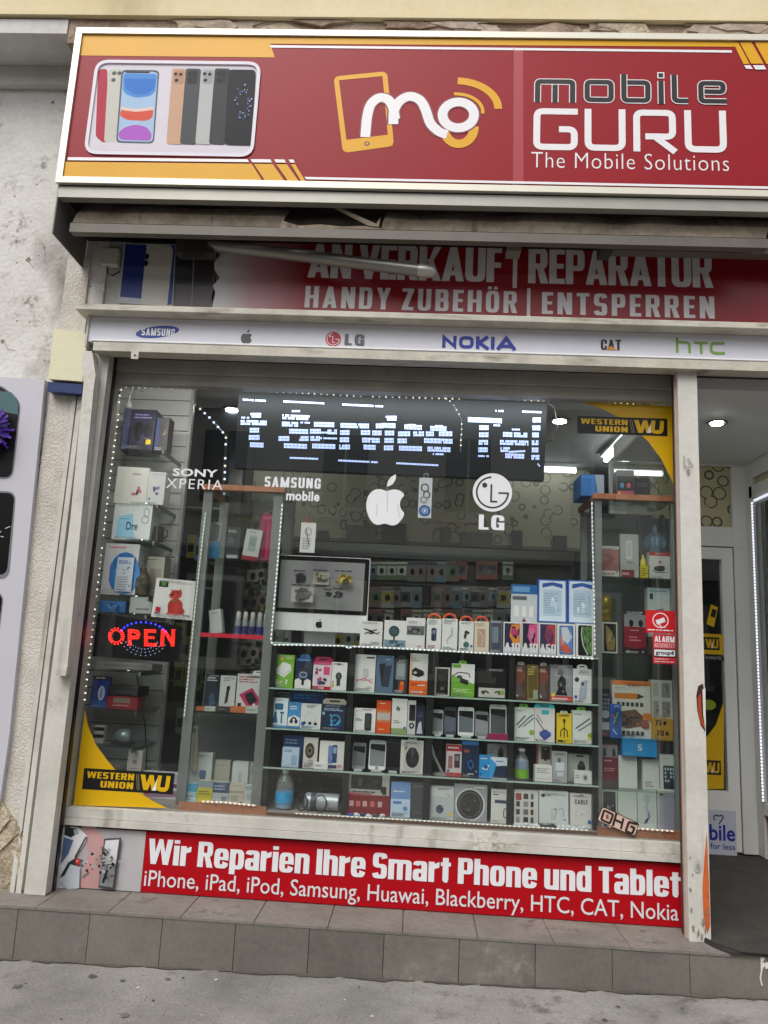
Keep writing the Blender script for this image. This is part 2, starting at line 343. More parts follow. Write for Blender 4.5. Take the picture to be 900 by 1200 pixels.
def ribbon_pts(pts, r, closed=False):
    """round the corners of a polyline"""
    pts = [Vector(p) for p in pts]; n = len(pts); out = []
    for i, p in enumerate(pts):
        if not closed and i in (0, n - 1): out.append(p); continue
        a, b = pts[i - 1], pts[(i + 1) % n]; da, db = (a - p), (b - p)
        rr = min(r, da.length * .49, db.length * .49)
        if rr < 1e-6: out.append(p); continue
        p0, p1 = p + da.normalized() * rr, p + db.normalized() * rr
        for k in range(6):
            t = k / 5; out.append(p0 * (1 - t) ** 2 + p * (2 * t * (1 - t)) + p1 * t * t)
    return out
class Art:
    """prints onto the plane y = y0; every call lies a hair in front of the last"""
    def __init__(s, mb, y0, eps=.0002): s.mb = mb; s.y = y0; s.e = eps
    def up(s): s.y -= s.e; return s.y
    def _q(s, faces, mat, y):
        for f in faces: s.mb.poly(list(f), y, mat)
    def poly(s, pts, mat): s.mb.poly(pts, s.up(), mat); return s
    def rect(s, x0, z0, x1, z1, mat): return s.poly([(x0, z0), (x1, z0), (x1, z1), (x0, z1)], mat)
    def rrect(s, x0, z0, x1, z1, r, mat):
        p = ribbon_pts([(x0, z0, 0), (x1, z0, 0), (x1, z1, 0), (x0, z1, 0)], r, True); return s.poly([(q.x, q.y) for q in p], mat)
    def ell(s, cx, cz, rx, rz, mat, n=22, a0=0, a1=360):
        k = n if a1 - a0 == 360 else n + 1
        return s.poly([(cx + rx * cos(radians(a0 + (a1 - a0) * i / n)), cz + rz * sin(radians(a0 + (a1 - a0) * i / n))) for i in range(k)], mat)
    def ring(s, cx, cz, rx, rz, wd, mat, a0=0, a1=360, n=30):
        y = s.up(); pr = None
        for i in range(n + 1):
            a = radians(a0 + (a1 - a0) * i / n); c, q = cos(a), sin(a); cur = ((cx + rx * c, cz + rz * q), (cx + (rx - wd) * c, cz + (rz - wd) * q))
            if pr: s.mb.poly([pr[0], cur[0], cur[1], pr[1]], y, mat)
            pr = cur
        return s
    def line(s, pts, wd, mat, r=0, closed=False):
        p = ribbon_pts([(a, b, 0) for a, b in pts], r, closed) if r else [Vector((a, b, 0)) for a, b in pts]
        y = s.up(); n = len(p); L = []
        for i in range(n):
            a = p[i - 1] if (i > 0 or closed) else p[i]; b = p[(i + 1) % n] if (i < n - 1 or closed) else p[i]
            t1 = (p[i] - a); t2 = (b - p[i])
            if t1.length < 1e-9: t1 = t2
            if t2.length < 1e-9: t2 = t1
            t1 = t1.normalized(); t2 = t2.normalized(); t = (t1 + t2)
            t = t.normalized() if t.length > 1e-6 else t1
            nn = Vector((-t.y, t.x, 0)); k = 1 / max(.45, abs(nn.dot(Vector((-t1.y, t1.x, 0)))))
            L.append((p[i] + nn * (wd / 2 * k), p[i] - nn * (wd / 2 * k)))
        for i in range(n if closed else n - 1):
            a, b = L[i], L[(i + 1) % n]; s.mb.poly([(a[0].x, a[0].y), (b[0].x, b[0].y), (b[1].x, b[1].y), (a[1].x, a[1].y)], y, mat)
        return s
    def text(s, t, x0, z0, x1, z1, mat, off=0.0, sp=1.0, box=None):
        """lettering stretched to fill the box"""
        vs, fs = textmesh(t, off, sp); xs = [v[0] for v in vs]; zs = [v[1] for v in vs]
        a, b, c, d = min(xs), max(xs), min(zs), max(zs); y = s.up()
        s.mb.add([(x0 + (v[0] - a) / (b - a) * (x1 - x0), y, z0 + (v[1] - c) / max(1e-6, d - c) * (z1 - z0)) for v in vs], fs, mat); return s
    def heavy(s, t, x0, z0, x1, z1, mat, gap=.06, space=.2, desc=0):
        """heavy condensed letters; z0 is the baseline, z1 the cap height"""
        pcs, wd = heavy_pieces(t, gap, space); kx = (x1 - x0) / wd; kz = z1 - z0
        base = s.up()
        for i, quads in enumerate(pcs):
            y = base - s.e * .12 * (i % 6)
            for q in quads: s.mb.poly([(x0 + a * kx, z0 + b * kz) for a, b in q], y, mat)
        s.y = base - s.e * .8; return s
    def dashes(s, x0, z0, x1, z1, n, mat, seed=0, fill=.45):
        """small print: broken lines"""
        rg = random.Random(seed); y = s.up(); h = (z1 - z0) / n
        for i in range(n):
            x = x0; zc = z1 - h * (i + .5); end = x0 + (x1 - x0) * rg.uniform(.6, 1)
            while x < end:
                l = (x1 - x0) * rg.uniform(.08, .3); xe = min(end, x + l)
                s.mb.poly([(x, zc - h * fill / 2), (xe, zc - h * fill / 2), (xe, zc + h * fill / 2), (x, zc + h * fill / 2)], y, mat); x = xe + (x1 - x0) * .04
        return s
    def blobs(s, x0, z0, x1, z1, n, mats, seed=0, size=(.1, .3)):
        rg = random.Random(seed); W, H = x1 - x0, z1 - z0
        for i in range(n):
            rx, rz = W * rg.uniform(*size) / 2, H * rg.uniform(*size) / 2; cx, cz = rg.uniform(x0 + rx, x1 - rx), rg.uniform(z0 + rz, z1 - rz)
            k = rg.randint(5, 9); a0 = rg.uniform(0, 6)
            s.poly([(cx + rx * rg.uniform(.6, 1) * cos(a0 + 2 * pi * j / k), cz + rz * rg.uniform(.6, 1) * sin(a0 + 2 * pi * j / k)) for j in range(k)], rg.choice(mats))
        return s
# ================================================================== the street
def gz(x): return .111 + (x + 1.806) * .0166
def slab(name, x0, x1, y0, y1, dz, h, mat):
    b = MB(); a0, a1 = gz(x0) + dz, gz(x1) + dz
    vs = [(x0, y0, a0 - h), (x1, y0, a1 - h), (x1, y1, a1 - h), (x0, y1, a0 - h), (x0, y0, a0), (x1, y0, a1), (x1, y1, a1), (x0, y1, a0)]
    b.add(vs, [(0, 3, 2, 1), (4, 5, 6, 7), (1, 2, 6, 5), (2, 3, 7, 6), (3, 0, 4, 7), (0, 1, 5, 4)], mat); return struct(b.build(name))
slab('road', -60, 60, -60, 30, -.14, .02, M_ROAD)
slab('pavement', -40, 40, -5.6, .4, 0, .13, M_PAVE)
slab('far_pavement', -40, 40, -16, -12.4, 0, .13, M_PAVE)

# the house across the street: it stands in the shop glass as a dim reflection
M_OPP = tint_nodes('pale_grey_render', '#dedbd2', '#d2cec4', '#e6e3db', .5, 12, .9, .2, fine=.95)
M_OPPTRIM = P('#d5d1c6', .7); M_OPPGLASS = P('#1d2226', .08, 0, 0)
opp = thing('apartment_house', 'pale grey rendered apartment house with rows of tall dark windows across the street', 'house', (0, -16.2, 0))
b = MB(); b.box(-22, 22, -24, -16.2, 4.12, 8.6, M_OPP); b.build('wall', opp)
b = MB(); b.box(-22, 22, -24, -16.25, -.4, 4.119, tint_nodes('dark_added_base', '#4a4743', '#3e3b38', '#55524d', 1, 20, .8, .2)); b.build('added_ground_floor', opp)  # unseen dark storey added to deepen the lower glass reflections
b = MB(); b.box(-22.3, 22.3, -16.19, -15.7, 8.1, 8.75, M_OPPTRIM); b.box(-22.2, 22.2, -16.19, -16.0, 4.1, 4.4, M_OPPTRIM); b.build('cornice', opp)
wf = MB(); wf.box(-.75, .75, -.0, .08, -1.15, 1.15, M_OPPTRIM); wf.box(-.85, .85, 0, .18, -1.3, -1.152, M_OPPTRIM)
wp_ = MB(); wp_.box(-.6, -.04, .082, .1, -1, 1, M_OPPGLASS); wp_.box(.04, .6, .082, .1, -1, 1, M_OPPGLASS)
wo = wf.build('window'); wo.parent = opp; wo['_org'] = (0, 0, 0); pn = wp_.build('pane'); pn.parent = wo
first = True
for zz in (2.2, 6.3):
    for i in range(10):
        xx = -15.3 + 3.3 * i
        if first: o, p = wo, pn; first = False
        else:
            o = wo.copy(); COL.objects.link(o); o.parent = opp; p = pn.copy(); COL.objects.link(p); p.parent = o
        o.location = (xx, -16.2 + 16.2 + .002, zz)

# ================================================================== the house front
# (plaster wall, cornice, frieze, stucco pier, bare patch at the foot)
fac = thing('shop_building', 'weathered plaster house front with ochre cornice around the shop', 'building', (0, -.1, 0))
b = MB()
b.box(-7, -1.80, -.12, .15, -.1, 5.6, M_PLASTER)
b.box(-1.798, 6, -.10, .02, 3.30, 5.6, M_PLASTER2)
b.box(2.75, 6, -.12, .15, -.1, 3.298, M_PLASTER)
b.build('wall', fac)
b = MB()
Yc = -.415; zc = at(450, 23, Yc)[1]
b.xprism([(Yc, zc), (Yc, zc + 1.4), (-.13, zc + 1.4), (-.13, zc + .015)], -7, 6, M_CORNICE)
b.xprism([(Yc - .015, zc + .0), (Yc - .001, zc), (Yc - .001, zc + .03), (Yc - .015, zc + .03)], -7, 6, M_CORNICE); b.build('cornice', fac)
b = MB()
p = PX(-.408); xa, za, xb, zb = p.rect(-60, 26.5, 79, 38.5)
b.box(-7, xb, -.408, -.125, za, zc - .012, M_PLASTER2)
b.box(-7, xb + .03, -.17, -.123, za - .12, za - .002, M_PLASTER2)
b.build('moulding', fac)
b = MB(); b.box(xb + .004, 6, -.40, -.125, 4.745, zc - .004, M_PEEL)
rg = random.Random(4); M_PEEL2 = tint_nodes('peeled_frieze_pale', '#b7a697', '#95836f', '#c6b7a8', 5, 30, .95, .8, .012)
for i in range(26):   # flaking patches with their own thickness
    cx = rg.uniform(-1.8, 2.2); czz = at(450, 33, -.40)[1] + rg.uniform(-.03, .04); k = 8
    pts = [(cx + rg.uniform(.06, .2) * cos(2 * pi * j / k), czz + rg.uniform(.02, .06) * sin(2 * pi * j / k)) for j in range(k)]
    b.prism([(x, min(z, zc - .01)) for x, z in pts], -.404 - .0007 * i, -.4003, [M_RUBBLE, M_PEEL2, M_PEEL][i % 3])
b.build('frieze', fac)
# stucco pier right of the poster board
p = PX(-.135)
xm0 = p.pt(44, 800)[0]
b = MB(); b.box(at(64, 420, -.136)[0], xm0 - .004, -.136, -.1205, .33, 3.62, M_STUCCO); b.build('pier', fac)
b = MB()
x1 = p.pt(49, 800)[0]; x2 = p.pt(51.5, 800)[0]; x3 = p.pt(57.5, 800)[0]
b.box(xm0, x1, -.15, -.1205, .335, 3.28, M_FRAME); b.box(x2, x3, -.156, -.1205, .335, 3.25, M_FRAME); b.build('edge_moulding', fac, bev=.004)
# fallen plaster: rough stone showing at the foot of the pier
pts = [(-45, 905), (-12, 915), (2, 935), (9, 952), (15, 957), (22, 964), (27, 972), (26, 1000), (24, 1025), (27, 1049), (-50, 1046)]
Yp = -.139; base = [at(x, y, Yp) for x, y in pts]
me = bpy.data.meshes.new('bare_patch'); import bmesh
bm = bmesh.new(); vs = [bm.verts.new((x, Yp, z)) for x, z in base]; bm.faces.new(vs[::-1] if False else vs)
bmesh.ops.triangulate(bm, faces=bm.faces[:]); 
for _ in range(5): bmesh.ops.subdivide_edges(bm, edges=[e for e in bm.edges if e.calc_length() > .02], cuts=1)
from mathutils import noise
bound = {v for e in bm.edges if e.is_boundary for v in e.verts}
for v in bm.verts:
    if v not in bound: v.co.y -= .006 + .03 * abs(noise.noise(v.co * 14)) + .012 * abs(noise.noise(v.co * 45))
    else: v.co.y += .003; v.co.x += .006 * noise.noise(v.co * 40); v.co.z += .006 * noise.noise(v.co * 33 + Vector((3, 1, 2)))
bmesh.ops.recalc_face_normals(bm, faces=bm.faces[:])
bm.to_mesh(me); bm.free(); me.materials.append(M_RUBBLE); bp_ = bpy.data.objects.new('bare_patch', me); COL.objects.link(bp_); bp_.parent = fac; bp_.location = (0, .1, 0)
# small holes and cracks in the plaster
b = MB()
for (x, y, r) in ((33, 304, 4), (52, 290, 2.5), (3, 400, 3), (62, 120, 3), (20, 70, 2)):
    q = PX(-.1212); k = 9; b.poly([(q.pt(x, y)[0] + q.len(r) * rg.uniform(.5, 1.1) * cos(2 * pi * j / k), q.pt(x, y)[1] + q.len(r) * rg.uniform(.5, 1.1) * sin(2 * pi * j / k)) for j in range(k)], -.1212, P('#8a8276', .95))
A = Art(b, -.1206)
for l in ([(49, 285), (53, 294), (52, 305), (55, 311)], [(0, 398), (6, 402), (9, 409), (18, 411)], [(40, 585 - 270), (34, 307)], [(72, 95), (75, 103), (76, 112)]):
    A.line([at(x, y, -.121) for x, y in l], .0035, P('#9a9387', .95))
b.build('plaster_crack', fac)

# ------------------------------------------------------------------ tiled step
stp = thing('tiled_step', 'long grey brown tiled step with vertical joints under the shop front', 'step', (0, -.2, .1))
ZS = .338
b = MB(); b.box(-7, 6, -.31, .12, -.2, ZS - .012, P('#4a443e', .9)); b.build('core', stp)
b = MB(); c = MB(); sp = .332; x0 = at(19, 1090, -.32)[0] - sp * 6; rg = random.Random(9)
tiles = [M_TILE, tint_nodes('grey_brown_step_tile_2', '#6c6861', '#5f5b54', '#77736c', 2.6, 40, .55, .15, .003, fine=.85, streak=('#4f4a44', (3, 2, 2), .66, .82)), tint_nodes('grey_brown_step_tile_3', '#757068', '#68635c', '#807b73', 1.9, 40, .62, .15, .003, fine=.85, streak=('#57514a', (2, 3, 1), .62, .82))]
for i in range(24):
    xa = x0 + i * sp
    b.box(xa + .0015, xa + sp - .0015, -.322 - rg.uniform(0, .002), -.3101, -.15, ZS - .013, tiles[rg.randrange(3)])
    c.box(xa + .08 + .0012, xa + .08 + sp - .0012, -.326, .02, ZS - .0118, ZS - rg.uniform(0, .001), M_TILETOP)
b.build('riser_tiles', stp, bev=.002); c.build('tread_tiles', stp, bev=.003)
b = MB(); rg = random.Random(3)    # white paint splashes on the riser by the entrance
A = Art(b, -.3262)
for l, wd in (([(894, 1158 - 36), (893, 1133), (895, 1128)], .02), ([(893, 1134), (891, 1146), (893, 1155)], .006), ([(897, 1128), (900, 1135)], .02)):
    A.line([at(x, y, -.326) for x, y in l], wd, P('#d9d6cf', .8))
b.build('paint_splash', stp)
# litter of white specks and paint on the pavement
b = MB(); rg = random.Random(12)
for i in range(60):
    x, y = rg.uniform(-2.2, 2.2), rg.uniform(-1.3, -.36); r = rg.uniform(.003, .009); k = 6; z = gz(x)
    b.add([(x + r * rg.uniform(.6, 1.2) * cos(2 * pi * j / k), y + r * rg.uniform(.6, 1.4) * sin(2 * pi * j / k), z + .004) for j in range(k)], [tuple(range(k))], P(['#dcd8cf', '#3c3934', '#c9c2b4', '#4a463f'][i % 4], .9))
for (x, y, r) in ((1.585, -.40, .03), (1.63, -.41, .045)):
    k = 11; b.add([(x + r * rg.uniform(.6, 1.4) * cos(2 * pi * j / k), y + .5 * r * rg.uniform(.6, 1.3) * sin(2 * pi * j / k), gz(x) + .005) for j in range(k)], [tuple(range(k))], P('#e2e0da', .8))
o = b.build('paint_specks'); tag(o, 'small white paint specks and crumbs scattered over the pavement', 'specks', kind='stuff')

# ================================================================== shop window
win = thing('shop_window', 'large display window in an old off-white painted metal frame', 'window', (-.19, 0, .7))
GX0, GX1, GZ0, GZ1 = -1.700, 1.326, .716, 2.926
p = PX(-.06)
fx0 = p.pt(87.5, 800)[0]
b = MB(); b.box(fx0, GX0, -.06, .02, .625, 3.06, M_FRAMEGREY); b.box(GX1, 1.40, -.05, .02, .625, 3.06, M_FRAMEGREY)
b.box(GX0 + .0005, GX1 - .0005, -.05, .02, GZ1, 2.985, M_FRAMEGREY); b.box(GX0 + .0005, GX1 - .0005, -.075, .02, 2.987, 3.06, M_FRAMEGREY)
b.build('frame', win, bev=.004)
b = MB(); zs2 = at(75, 957, -.05)[1]; zs3 = at(75, 966.5, -.06)[1]
b.box(GX0 + .001, GX1 - .001, -.05, .02, zs2, GZ0, M_FRAME); b.box(GX0 + .001, GX1 - .001, -.06, .02, zs3, zs2 - .002, M_FRAME)
b.box(fx0 + .002, GX0 + .0005, -.066, .02, .33, .6235, M_FRAME); b.build('sill', win, bev=.005)
b = MB(); b.box(GX0 + .0008, GX1 - .0008, -.004, .002, GZ0 + .0008, GZ1 - .0008, M_WINGLASS); b.build('glass', win)
b = MB(); b.box(GX0 - .005, GX1 + .03, .004, .02, .345, .622, M_DARK); b.build('base_panel', win)

# black slot and roller shutter guide beside the frame
gd = thing('shutter_guide', 'off-white roller shutter guide rail with a black slot, running down beside the window', 'guide rail', (-1.82, -.15, .34))
p = PX(-.17); ga, gb = p.pt(58.5, 800)[0], p.pt(82.5, 800)[0]
b = MB(); b.box(ga, gb, -.17, -.1, .34, 3.05, M_FRAME); b.build('rail', gd, bev=.004)
b = MB(); b.box(gb + .0005, fx0 - .0005, -.07, .0, .34, 3.05, M_BLACK); b.box(gb - .02, gb + .006, -.099, -.0705, .34, 3.05, M_BLACK); b.build('slot', gd)
# bent white trunking in front of it
tk = thing('cable_trunking', 'white metal cable trunking with a kinked top running down beside the alarm box', 'trunking', at(70, 790, -.2)[0:1] + (-.2,) + at(70, 790, -.2)[1:2])
b = MB(); p = PX(-.235)
b.prism(p.pts([(97, 411), (108, 411.5), (112, 440), (110, 452), (79, 781), (65.5, 780), (98, 448), (95.5, 430)]), -.235, -.172, M_FRAME); b.build('channel', tk, bev=.004)
b = MB(); b.prism(p.pts([(63.8, 779.5), (79.5, 780.5), (77.5, 792), (62.8, 791)]), -.24, -.171, M_FRAME); b.build('end_cap', tk, bev=.003)
b = MB(); q = PX(-.168); b.prism(q.pts([(112, 425), (119, 428), (114, 462), (109, 458)]), -.175, -.168, M_ALU); b.build('bracket', tk)

# alarm box
al = thing('alarm_box', 'cream alarm siren box with a dark blue base on the wall beside the window', 'alarm box', at(80, 455, -.2)[0:1] + (-.2,) + at(80, 455, -.2)[1:2])
b = MB(); p = PX(-.21); M_SIREN = P('#d9d3b4', .45, 0, .05)
b.prism(p.pts([(63, 385), (103, 391), (96.5, 447), (56.5, 444)]), -.21, -.1375, M_SIREN); b.build('cover', al, bev=.006)
b = MB(); b.prism(p.pts([(54.5, 446.5), (96, 449.5), (94.5, 461), (53.8, 457)]), -.2, -.138, P('#1b2f63', .35)); b.build('base', al, bev=.004)

# ------------------------------------------------------------------ the lower banner
bn = thing('repair_banner', 'long red banner about smartphone repairs with a broken phone picture, under the window', 'banner', (-.2, -.03, .34))
BZ0, BZ1, BX0, BX1, BY = .338, .6205, -1.716, 1.322, -.03
b = MB(); RED = P('#ae0a18', .45, 0, .05, 14, 0, .2); b.box(BX0, BX1, BY, .0, BZ0 + .004, BZ1, RED); b.build('panel', bn)
p = PX(BY - .002)
b = MB(); A = Art(b, BY - .0012, .0008); xa = at(168, 1010, BY)[0]
A.rect(BX0, BZ0 + .004, xa, BZ1, P('#b9b6b8', .45, 0, .1, 5)); W = P('#e6e6ea', .4, 0, .03); K = P('#161719', .4)
PK = P('#cf9f9d', .5); PK2 = P('#c4adad', .5)
A.poly(p.pts([(96, 968), (112, 969), (132, 998), (116, 1041), (92, 1040), (104, 1000)]), PK)
for i in range(7): A.line([at(101 + i * 2, 978 + 5 * i, BY), at(118 + i * 2, 990 + 6 * i, BY)], .004, PK2)
A.poly(p.pts([(73, 985), (77, 975), (84, 968), (92, 969), (103, 979), (101, 986), (79, 1021), (76, 1035), (92, 1042), (69, 1040)]), W)
A.poly(p.pts([(74.5, 969), (90, 970), (93, 975), (84, 981), (74, 977)]), P('#1c2c2b', .4)); A.poly(p.pts([(87, 971), (92.5, 972), (93, 977), (88, 977)]), P('#9fb0ae', .4))
A.poly(p.pts([(74, 980), (87, 984), (81, 1000), (72, 1012)]), P('#566f94', .4)); A.line([at(102, 980, BY), at(89, 1004, BY)], .006, K)
A.poly(p.pts([(71, 1028), (81, 1010), (91, 1004), (93, 1011), (86, 1016), (78, 1024)]), P('#20343a', .4)); A.ell(*at(92.5, 1009, BY), .013, .016, P('#cc2b2b', .35)); A.ell(*at(92, 1008, BY), .006, .007, P('#e3837c', .35))
A.poly(p.pts([(72, 1034), (84, 1012), (95, 1015), (94, 1040), (80, 1041)]), P('#c5cbd4', .5))
A.poly(p.pts([(123.5, 982), (143.5, 981), (135, 1042), (116.5, 1039)]), P('#47474a', .35)); A.poly(p.pts([(125, 984), (141, 983), (137, 1012), (120.5, 1013)]), P('#d9dadd', .35)); A.poly(p.pts([(120.5, 1012), (137, 1011), (133.5, 1039), (118, 1036.5)]), P('#8f9092', .35))
rg = random.Random(2)
for i in range(60):
    t = rg.random(); x, y = (rg.gauss(125, 7), rg.gauss(1009, 8)) if t < .8 else (rg.uniform(102, 122), rg.uniform(1005, 1022)); r = rg.uniform(1, 3.2); k = rg.randint(3, 5); a0 = rg.uniform(0, 6)
    A.poly([at(x + r * rg.uniform(.5, 1.2) * cos(a0 + 2 * pi * j / k), y + r * rg.uniform(.5, 1.2) * sin(a0 + 2 * pi * j / k), BY) for j in range(k)], P(rg.choice(['#3b3b3b', '#77797b', '#d9d9d9', '#565656', '#a7a8a9', '#202020']), .4))
A.line([at(111, 1018, BY), at(104, 1024, BY)], .012, P('#6f6f70', .4)); A.line([at(132, 1015, BY), at(127, 1030, BY)], .012, K)
b.build('phone_picture', bn)
b = MB(); A = Art(b, BY - .0022, .0004)
x0, z0, x1, z1 = p.rect(173.5, 985, 797, 1015)
zb = at(450, 1029.7, BY)[1]; zt = at(450, 999.5, BY)[1]
A.heavy('Wir Reparien Ihre Smart Phone und Tablet', x0, zb, x1, zt, W, gap=.045, space=.2); b.build('headline_lettering', bn)
b = MB(); A = Art(b, BY - .0022, .0004); x0 = at(169, 1032, BY)[0]; x1 = at(795, 1072, BY)[0]
zt = at(450, 1037, BY)[1]; zb = at(450, 1062.5, BY)[1]
A.text('iPhone, iPad, iPod, Samsung, Huawai, Blackberry, HTC, CAT, Nokia', x0, zb, x1, zt, P('#dcdce0', .4), .004); b.build('model_lettering', bn)

# ------------------------------------------------------------------ pillar by the entrance
pl = thing('entrance_post', 'white post with peeling paint, a burn mark and an orange edge by the entrance', 'post', (1.33, -.15, ZS))
b = MB(); M_POST = tint_nodes('chipped_white_post', '#cfccc4', '#bcb8ae', '#dad7d0', 2, 35, .5, .2, .005, fine=.92, streak=('#a09a8e', (10, 10, .5), .64, .8))
b.box(1.28, 1.377, -.2, -.15, ZS, 3.05, M_POST); b.build('shaft', pl, bev=.004)
b = MB(); b.box(1.284, 1.36, -.1495, -.09, ZS, 3.05, P('#3a332e', .6)); b.box(1.274, 1.2795, -.165, -.151, ZS, 3.04, P('#b99a8d', .5)); b.build('gasket', pl)
b = MB(); A = Art(b, -.2006, .0004); p = PX(-.2)
A.poly(p.pts([(825.5, 1004), (828.2, 975), (831, 1040), (832.2, 1085), (829, 1094), (824.5, 1078), (823, 1040)]), P('#c9632f', .5, 0, .25, 30))
A.poly(p.pts([(818, 804), (823.5, 801), (826.5, 815), (824, 838), (826.5, 858), (821, 850), (817, 833), (815.8, 815)]), P('#3b1812', .6, 0, .3, 30))
A.poly(p.pts([(817.5, 818), (821, 812), (822, 836), (825.5, 853), (821, 848), (818, 834)]), P('#a8421f', .5, 0, .2, 30)); A.poly(p.pts([(823, 808), (826.4, 806), (827, 852), (824, 838)]), P('#d8d5ce', .5))
rg = random.Random(5); M_CHIP = P('#8f8778', .9, 0, .3, 60)
for (x, y, r) in ((809, 1042, 3), (810, 1068, 3.5), (812, 1088, 5), (818, 1094, 5), (824, 1080, 5), (808.5, 1005, 2), (822, 1098, 4), (811, 1025, 1.8), (828, 1068, 3), (826, 1090, 3)):
    k = 9; A.poly([at(x + r * .45 * rg.uniform(.5, 1.2) * cos(2 * pi * j / k), y + r * rg.uniform(.4, 1.5) * sin(2 * pi * j / k), -.2) for j in range(k)], M_CHIP)
for (x, y, r, hx) in ((817, 1014, 5, '#bdbab3'), (817.5, 1016, 3, '#9a9892'), (806, 565 - 12, 2.5, '#8f8b84')):
    k = 12; A.poly([at(x + r * .8 * cos(2 * pi * j / k), y + 1.7 * r * rg.uniform(.7, 1.1) * sin(2 * pi * j / k), -.2) for j in range(k)], P(hx, .6, 0, .2, 40))
for l in ([(801, 534), (801, 546), (804, 546)], [(804, 540), (807, 538), (807, 546)], [(808, 541), (811, 546)], [(800, 548), (811, 548)]): A.line([at(x, y, -.2) for x, y in l], .004, P('#8a867f', .7))
b.build('worn_mark', pl)

# ================================================================== brand strip above the window
bs = thing('brand_strip', 'white light box strip with a row of phone brand logos above the window', 'sign', (0, -.2, 3.05))
p = PX(-.22); SX0 = p.pt(105, 383)[0]; z0 = at(450, 410.5, -.22)[1]; z1 = at(450, 381, -.22)[1]
M_LB = P('#d9d9e2', .35, 0, .03)
b = MB(); b.box(SX0, 2.7, -.22, -.12, z0, z1, M_LB); b.build('panel', bs, bev=.003)
b = MB(); b.box(SX0 + .02, 2.7, -.226, -.222, z0 + .004, z0 + .012, P('#f2f2f4', .3)); b.box(SX0 - .012, SX0 - .001, -.23, -.12, z0 - .03, z1 + .002, M_FRAME); b.build('trim', bs)
b = MB(); cz0, cz1 = z1 + .002, at(450, 365.5, -.30)[1]
b.xprism([(-.30, at(450, 372.5, -.30)[1]), (-.23, cz0), (-.10, cz0), (-.10, cz1), (-.30, cz1)], SX0 - .05, 2.7, M_CREAM); b.build('top_ledge', bs, bev=.003)
b = MB(); lx0 = at(110, 403, -.24)[0]
lz0, lz1 = at(450, 421, -.245)[1], at(450, 410.8, -.245)[1]; b.box(lx0, 2.7, -.245, -.15, lz0, lz1, M_CREAM); b.build('lower_lip', bs, bev=.004)
b = MB(); b.box(lx0, 2.7, -.149, -.02, lz1 - .02, z0 - .001, M_BLACK); b.box(lx0, 2.7, -.0195, .04, 3.06, 3.29, M_BLACK); b.build('shutter_slot', bs)  # black blocks paint the dark cavity of the open slot
b = MB(); q = PX(-.246); b.prism(q.pts([(154, 412), (163, 412.5), (162, 421), (153.5, 420.5)]), -.249, -.2452, M_CREAM); A = Art(b, -.2495); A.ell(*at(158, 416.5, -.249), .006, .006, M_DARK); b.build('hook_plate', bs)
Y = -.2205; p = PX(Y)
def logo(name, fn):
    b = MB(); A = Art(b, Y, .0006); fn(A); return b.build(name, bs)
def _sam(A):
    c = at(184.5, 389, Y); n = 24; a = radians(8); pts = []
    for i in range(n):
        t = 2 * pi * i / n; u, v = .117 * cos(t), .033 * sin(t); pts.append((c[0] + u * cos(a) - v * sin(a), c[1] + u * sin(a) + v * cos(a)))
    A.poly(pts, P('#1d3c96', .4)); x0, zz0, x1, zz1 = p.rect(166, 385, 205, 393.5); A.heavy('SAMSUNG', x0, zz0, x1, zz1, W, gap=.14)
logo('samsung_logo', _sam) if False else logo('oval_logo', _sam)
def apple(A, cx, cz, h, mat, bite, leaf=True):
    """an apple with a bite: drawn as one outline"""
    pr = [(0, .30), (.10, .345), (.22, .36), (.34, .32), (.42, .23), (.34, .14), (.31, .02), (.35, -.11), (.44, -.19), (.38, -.33), (.27, -.46), (.16, -.49), (.05, -.455), (0, -.445), (-.05, -.455), (-.16, -.49), (-.27, -.45), (-.38, -.31), (-.44, -.14), (-.45, .02), (-.42, .17), (-.34, .29), (-.22, .35), (-.10, .345)]
    pts = ribbon_pts([(a, b_, 0) for a, b_ in pr], .06, True)
    A.poly([(cx + q.x * h * .82, cz + (q.y - .1) * h * .82) for q in pts], mat)
    if leaf:
        lf = [(.0, .38), (.01, .5), (.08, .62), (.2, .7), (.2, .58), (.13, .45)]; q = ribbon_pts([(a, b_, 0) for a, b_ in lf], .04, True)
        A.poly([(cx + v.x * h * .82, cz + (v.y - .08) * h * .82) for v in q], mat)
logo('apple_logo', lambda A: apple(A, *at(289, 394.5, Y), PX(Y).len(19), P('#4c4a4b', .4), None))
def lg_face(A, cx, cz, r, disc, ink):
    A.ell(cx, cz, r, r, disc, 36); t = r * .09
    A.ring(cx, cz, r * .86, r * .86, t, ink, 75, 345, 40) if False else A.ring(cx, cz, r * .84, r * .84, t, ink, 95, 360, 40)
    A.line([(cx + r * .84, cz - .02 * r), (cx + r * .3, cz - .02 * r)], t, ink)
    A.line([(cx - .06 * r, cz + r * .42), (cx - .06 * r, cz - r * .48), (cx + r * .26, cz - r * .48)], t, ink); A.ell(cx - r * .4, cz + r * .36, r * .13, r * .13, ink)
def _lg(A):
    lg_face(A, *at(390.5, 397.5, Y), PX(Y).len(9.6), P('#b4213a', .4), P('#e6dfe2', .4)); x0, a, x1, c_ = p.rect(404, 392, 427, 404.5); A.heavy('LG', x0, a, x1, c_, P('#5c5a5e', .4), gap=.14)
logo('round_face_logo', _lg)
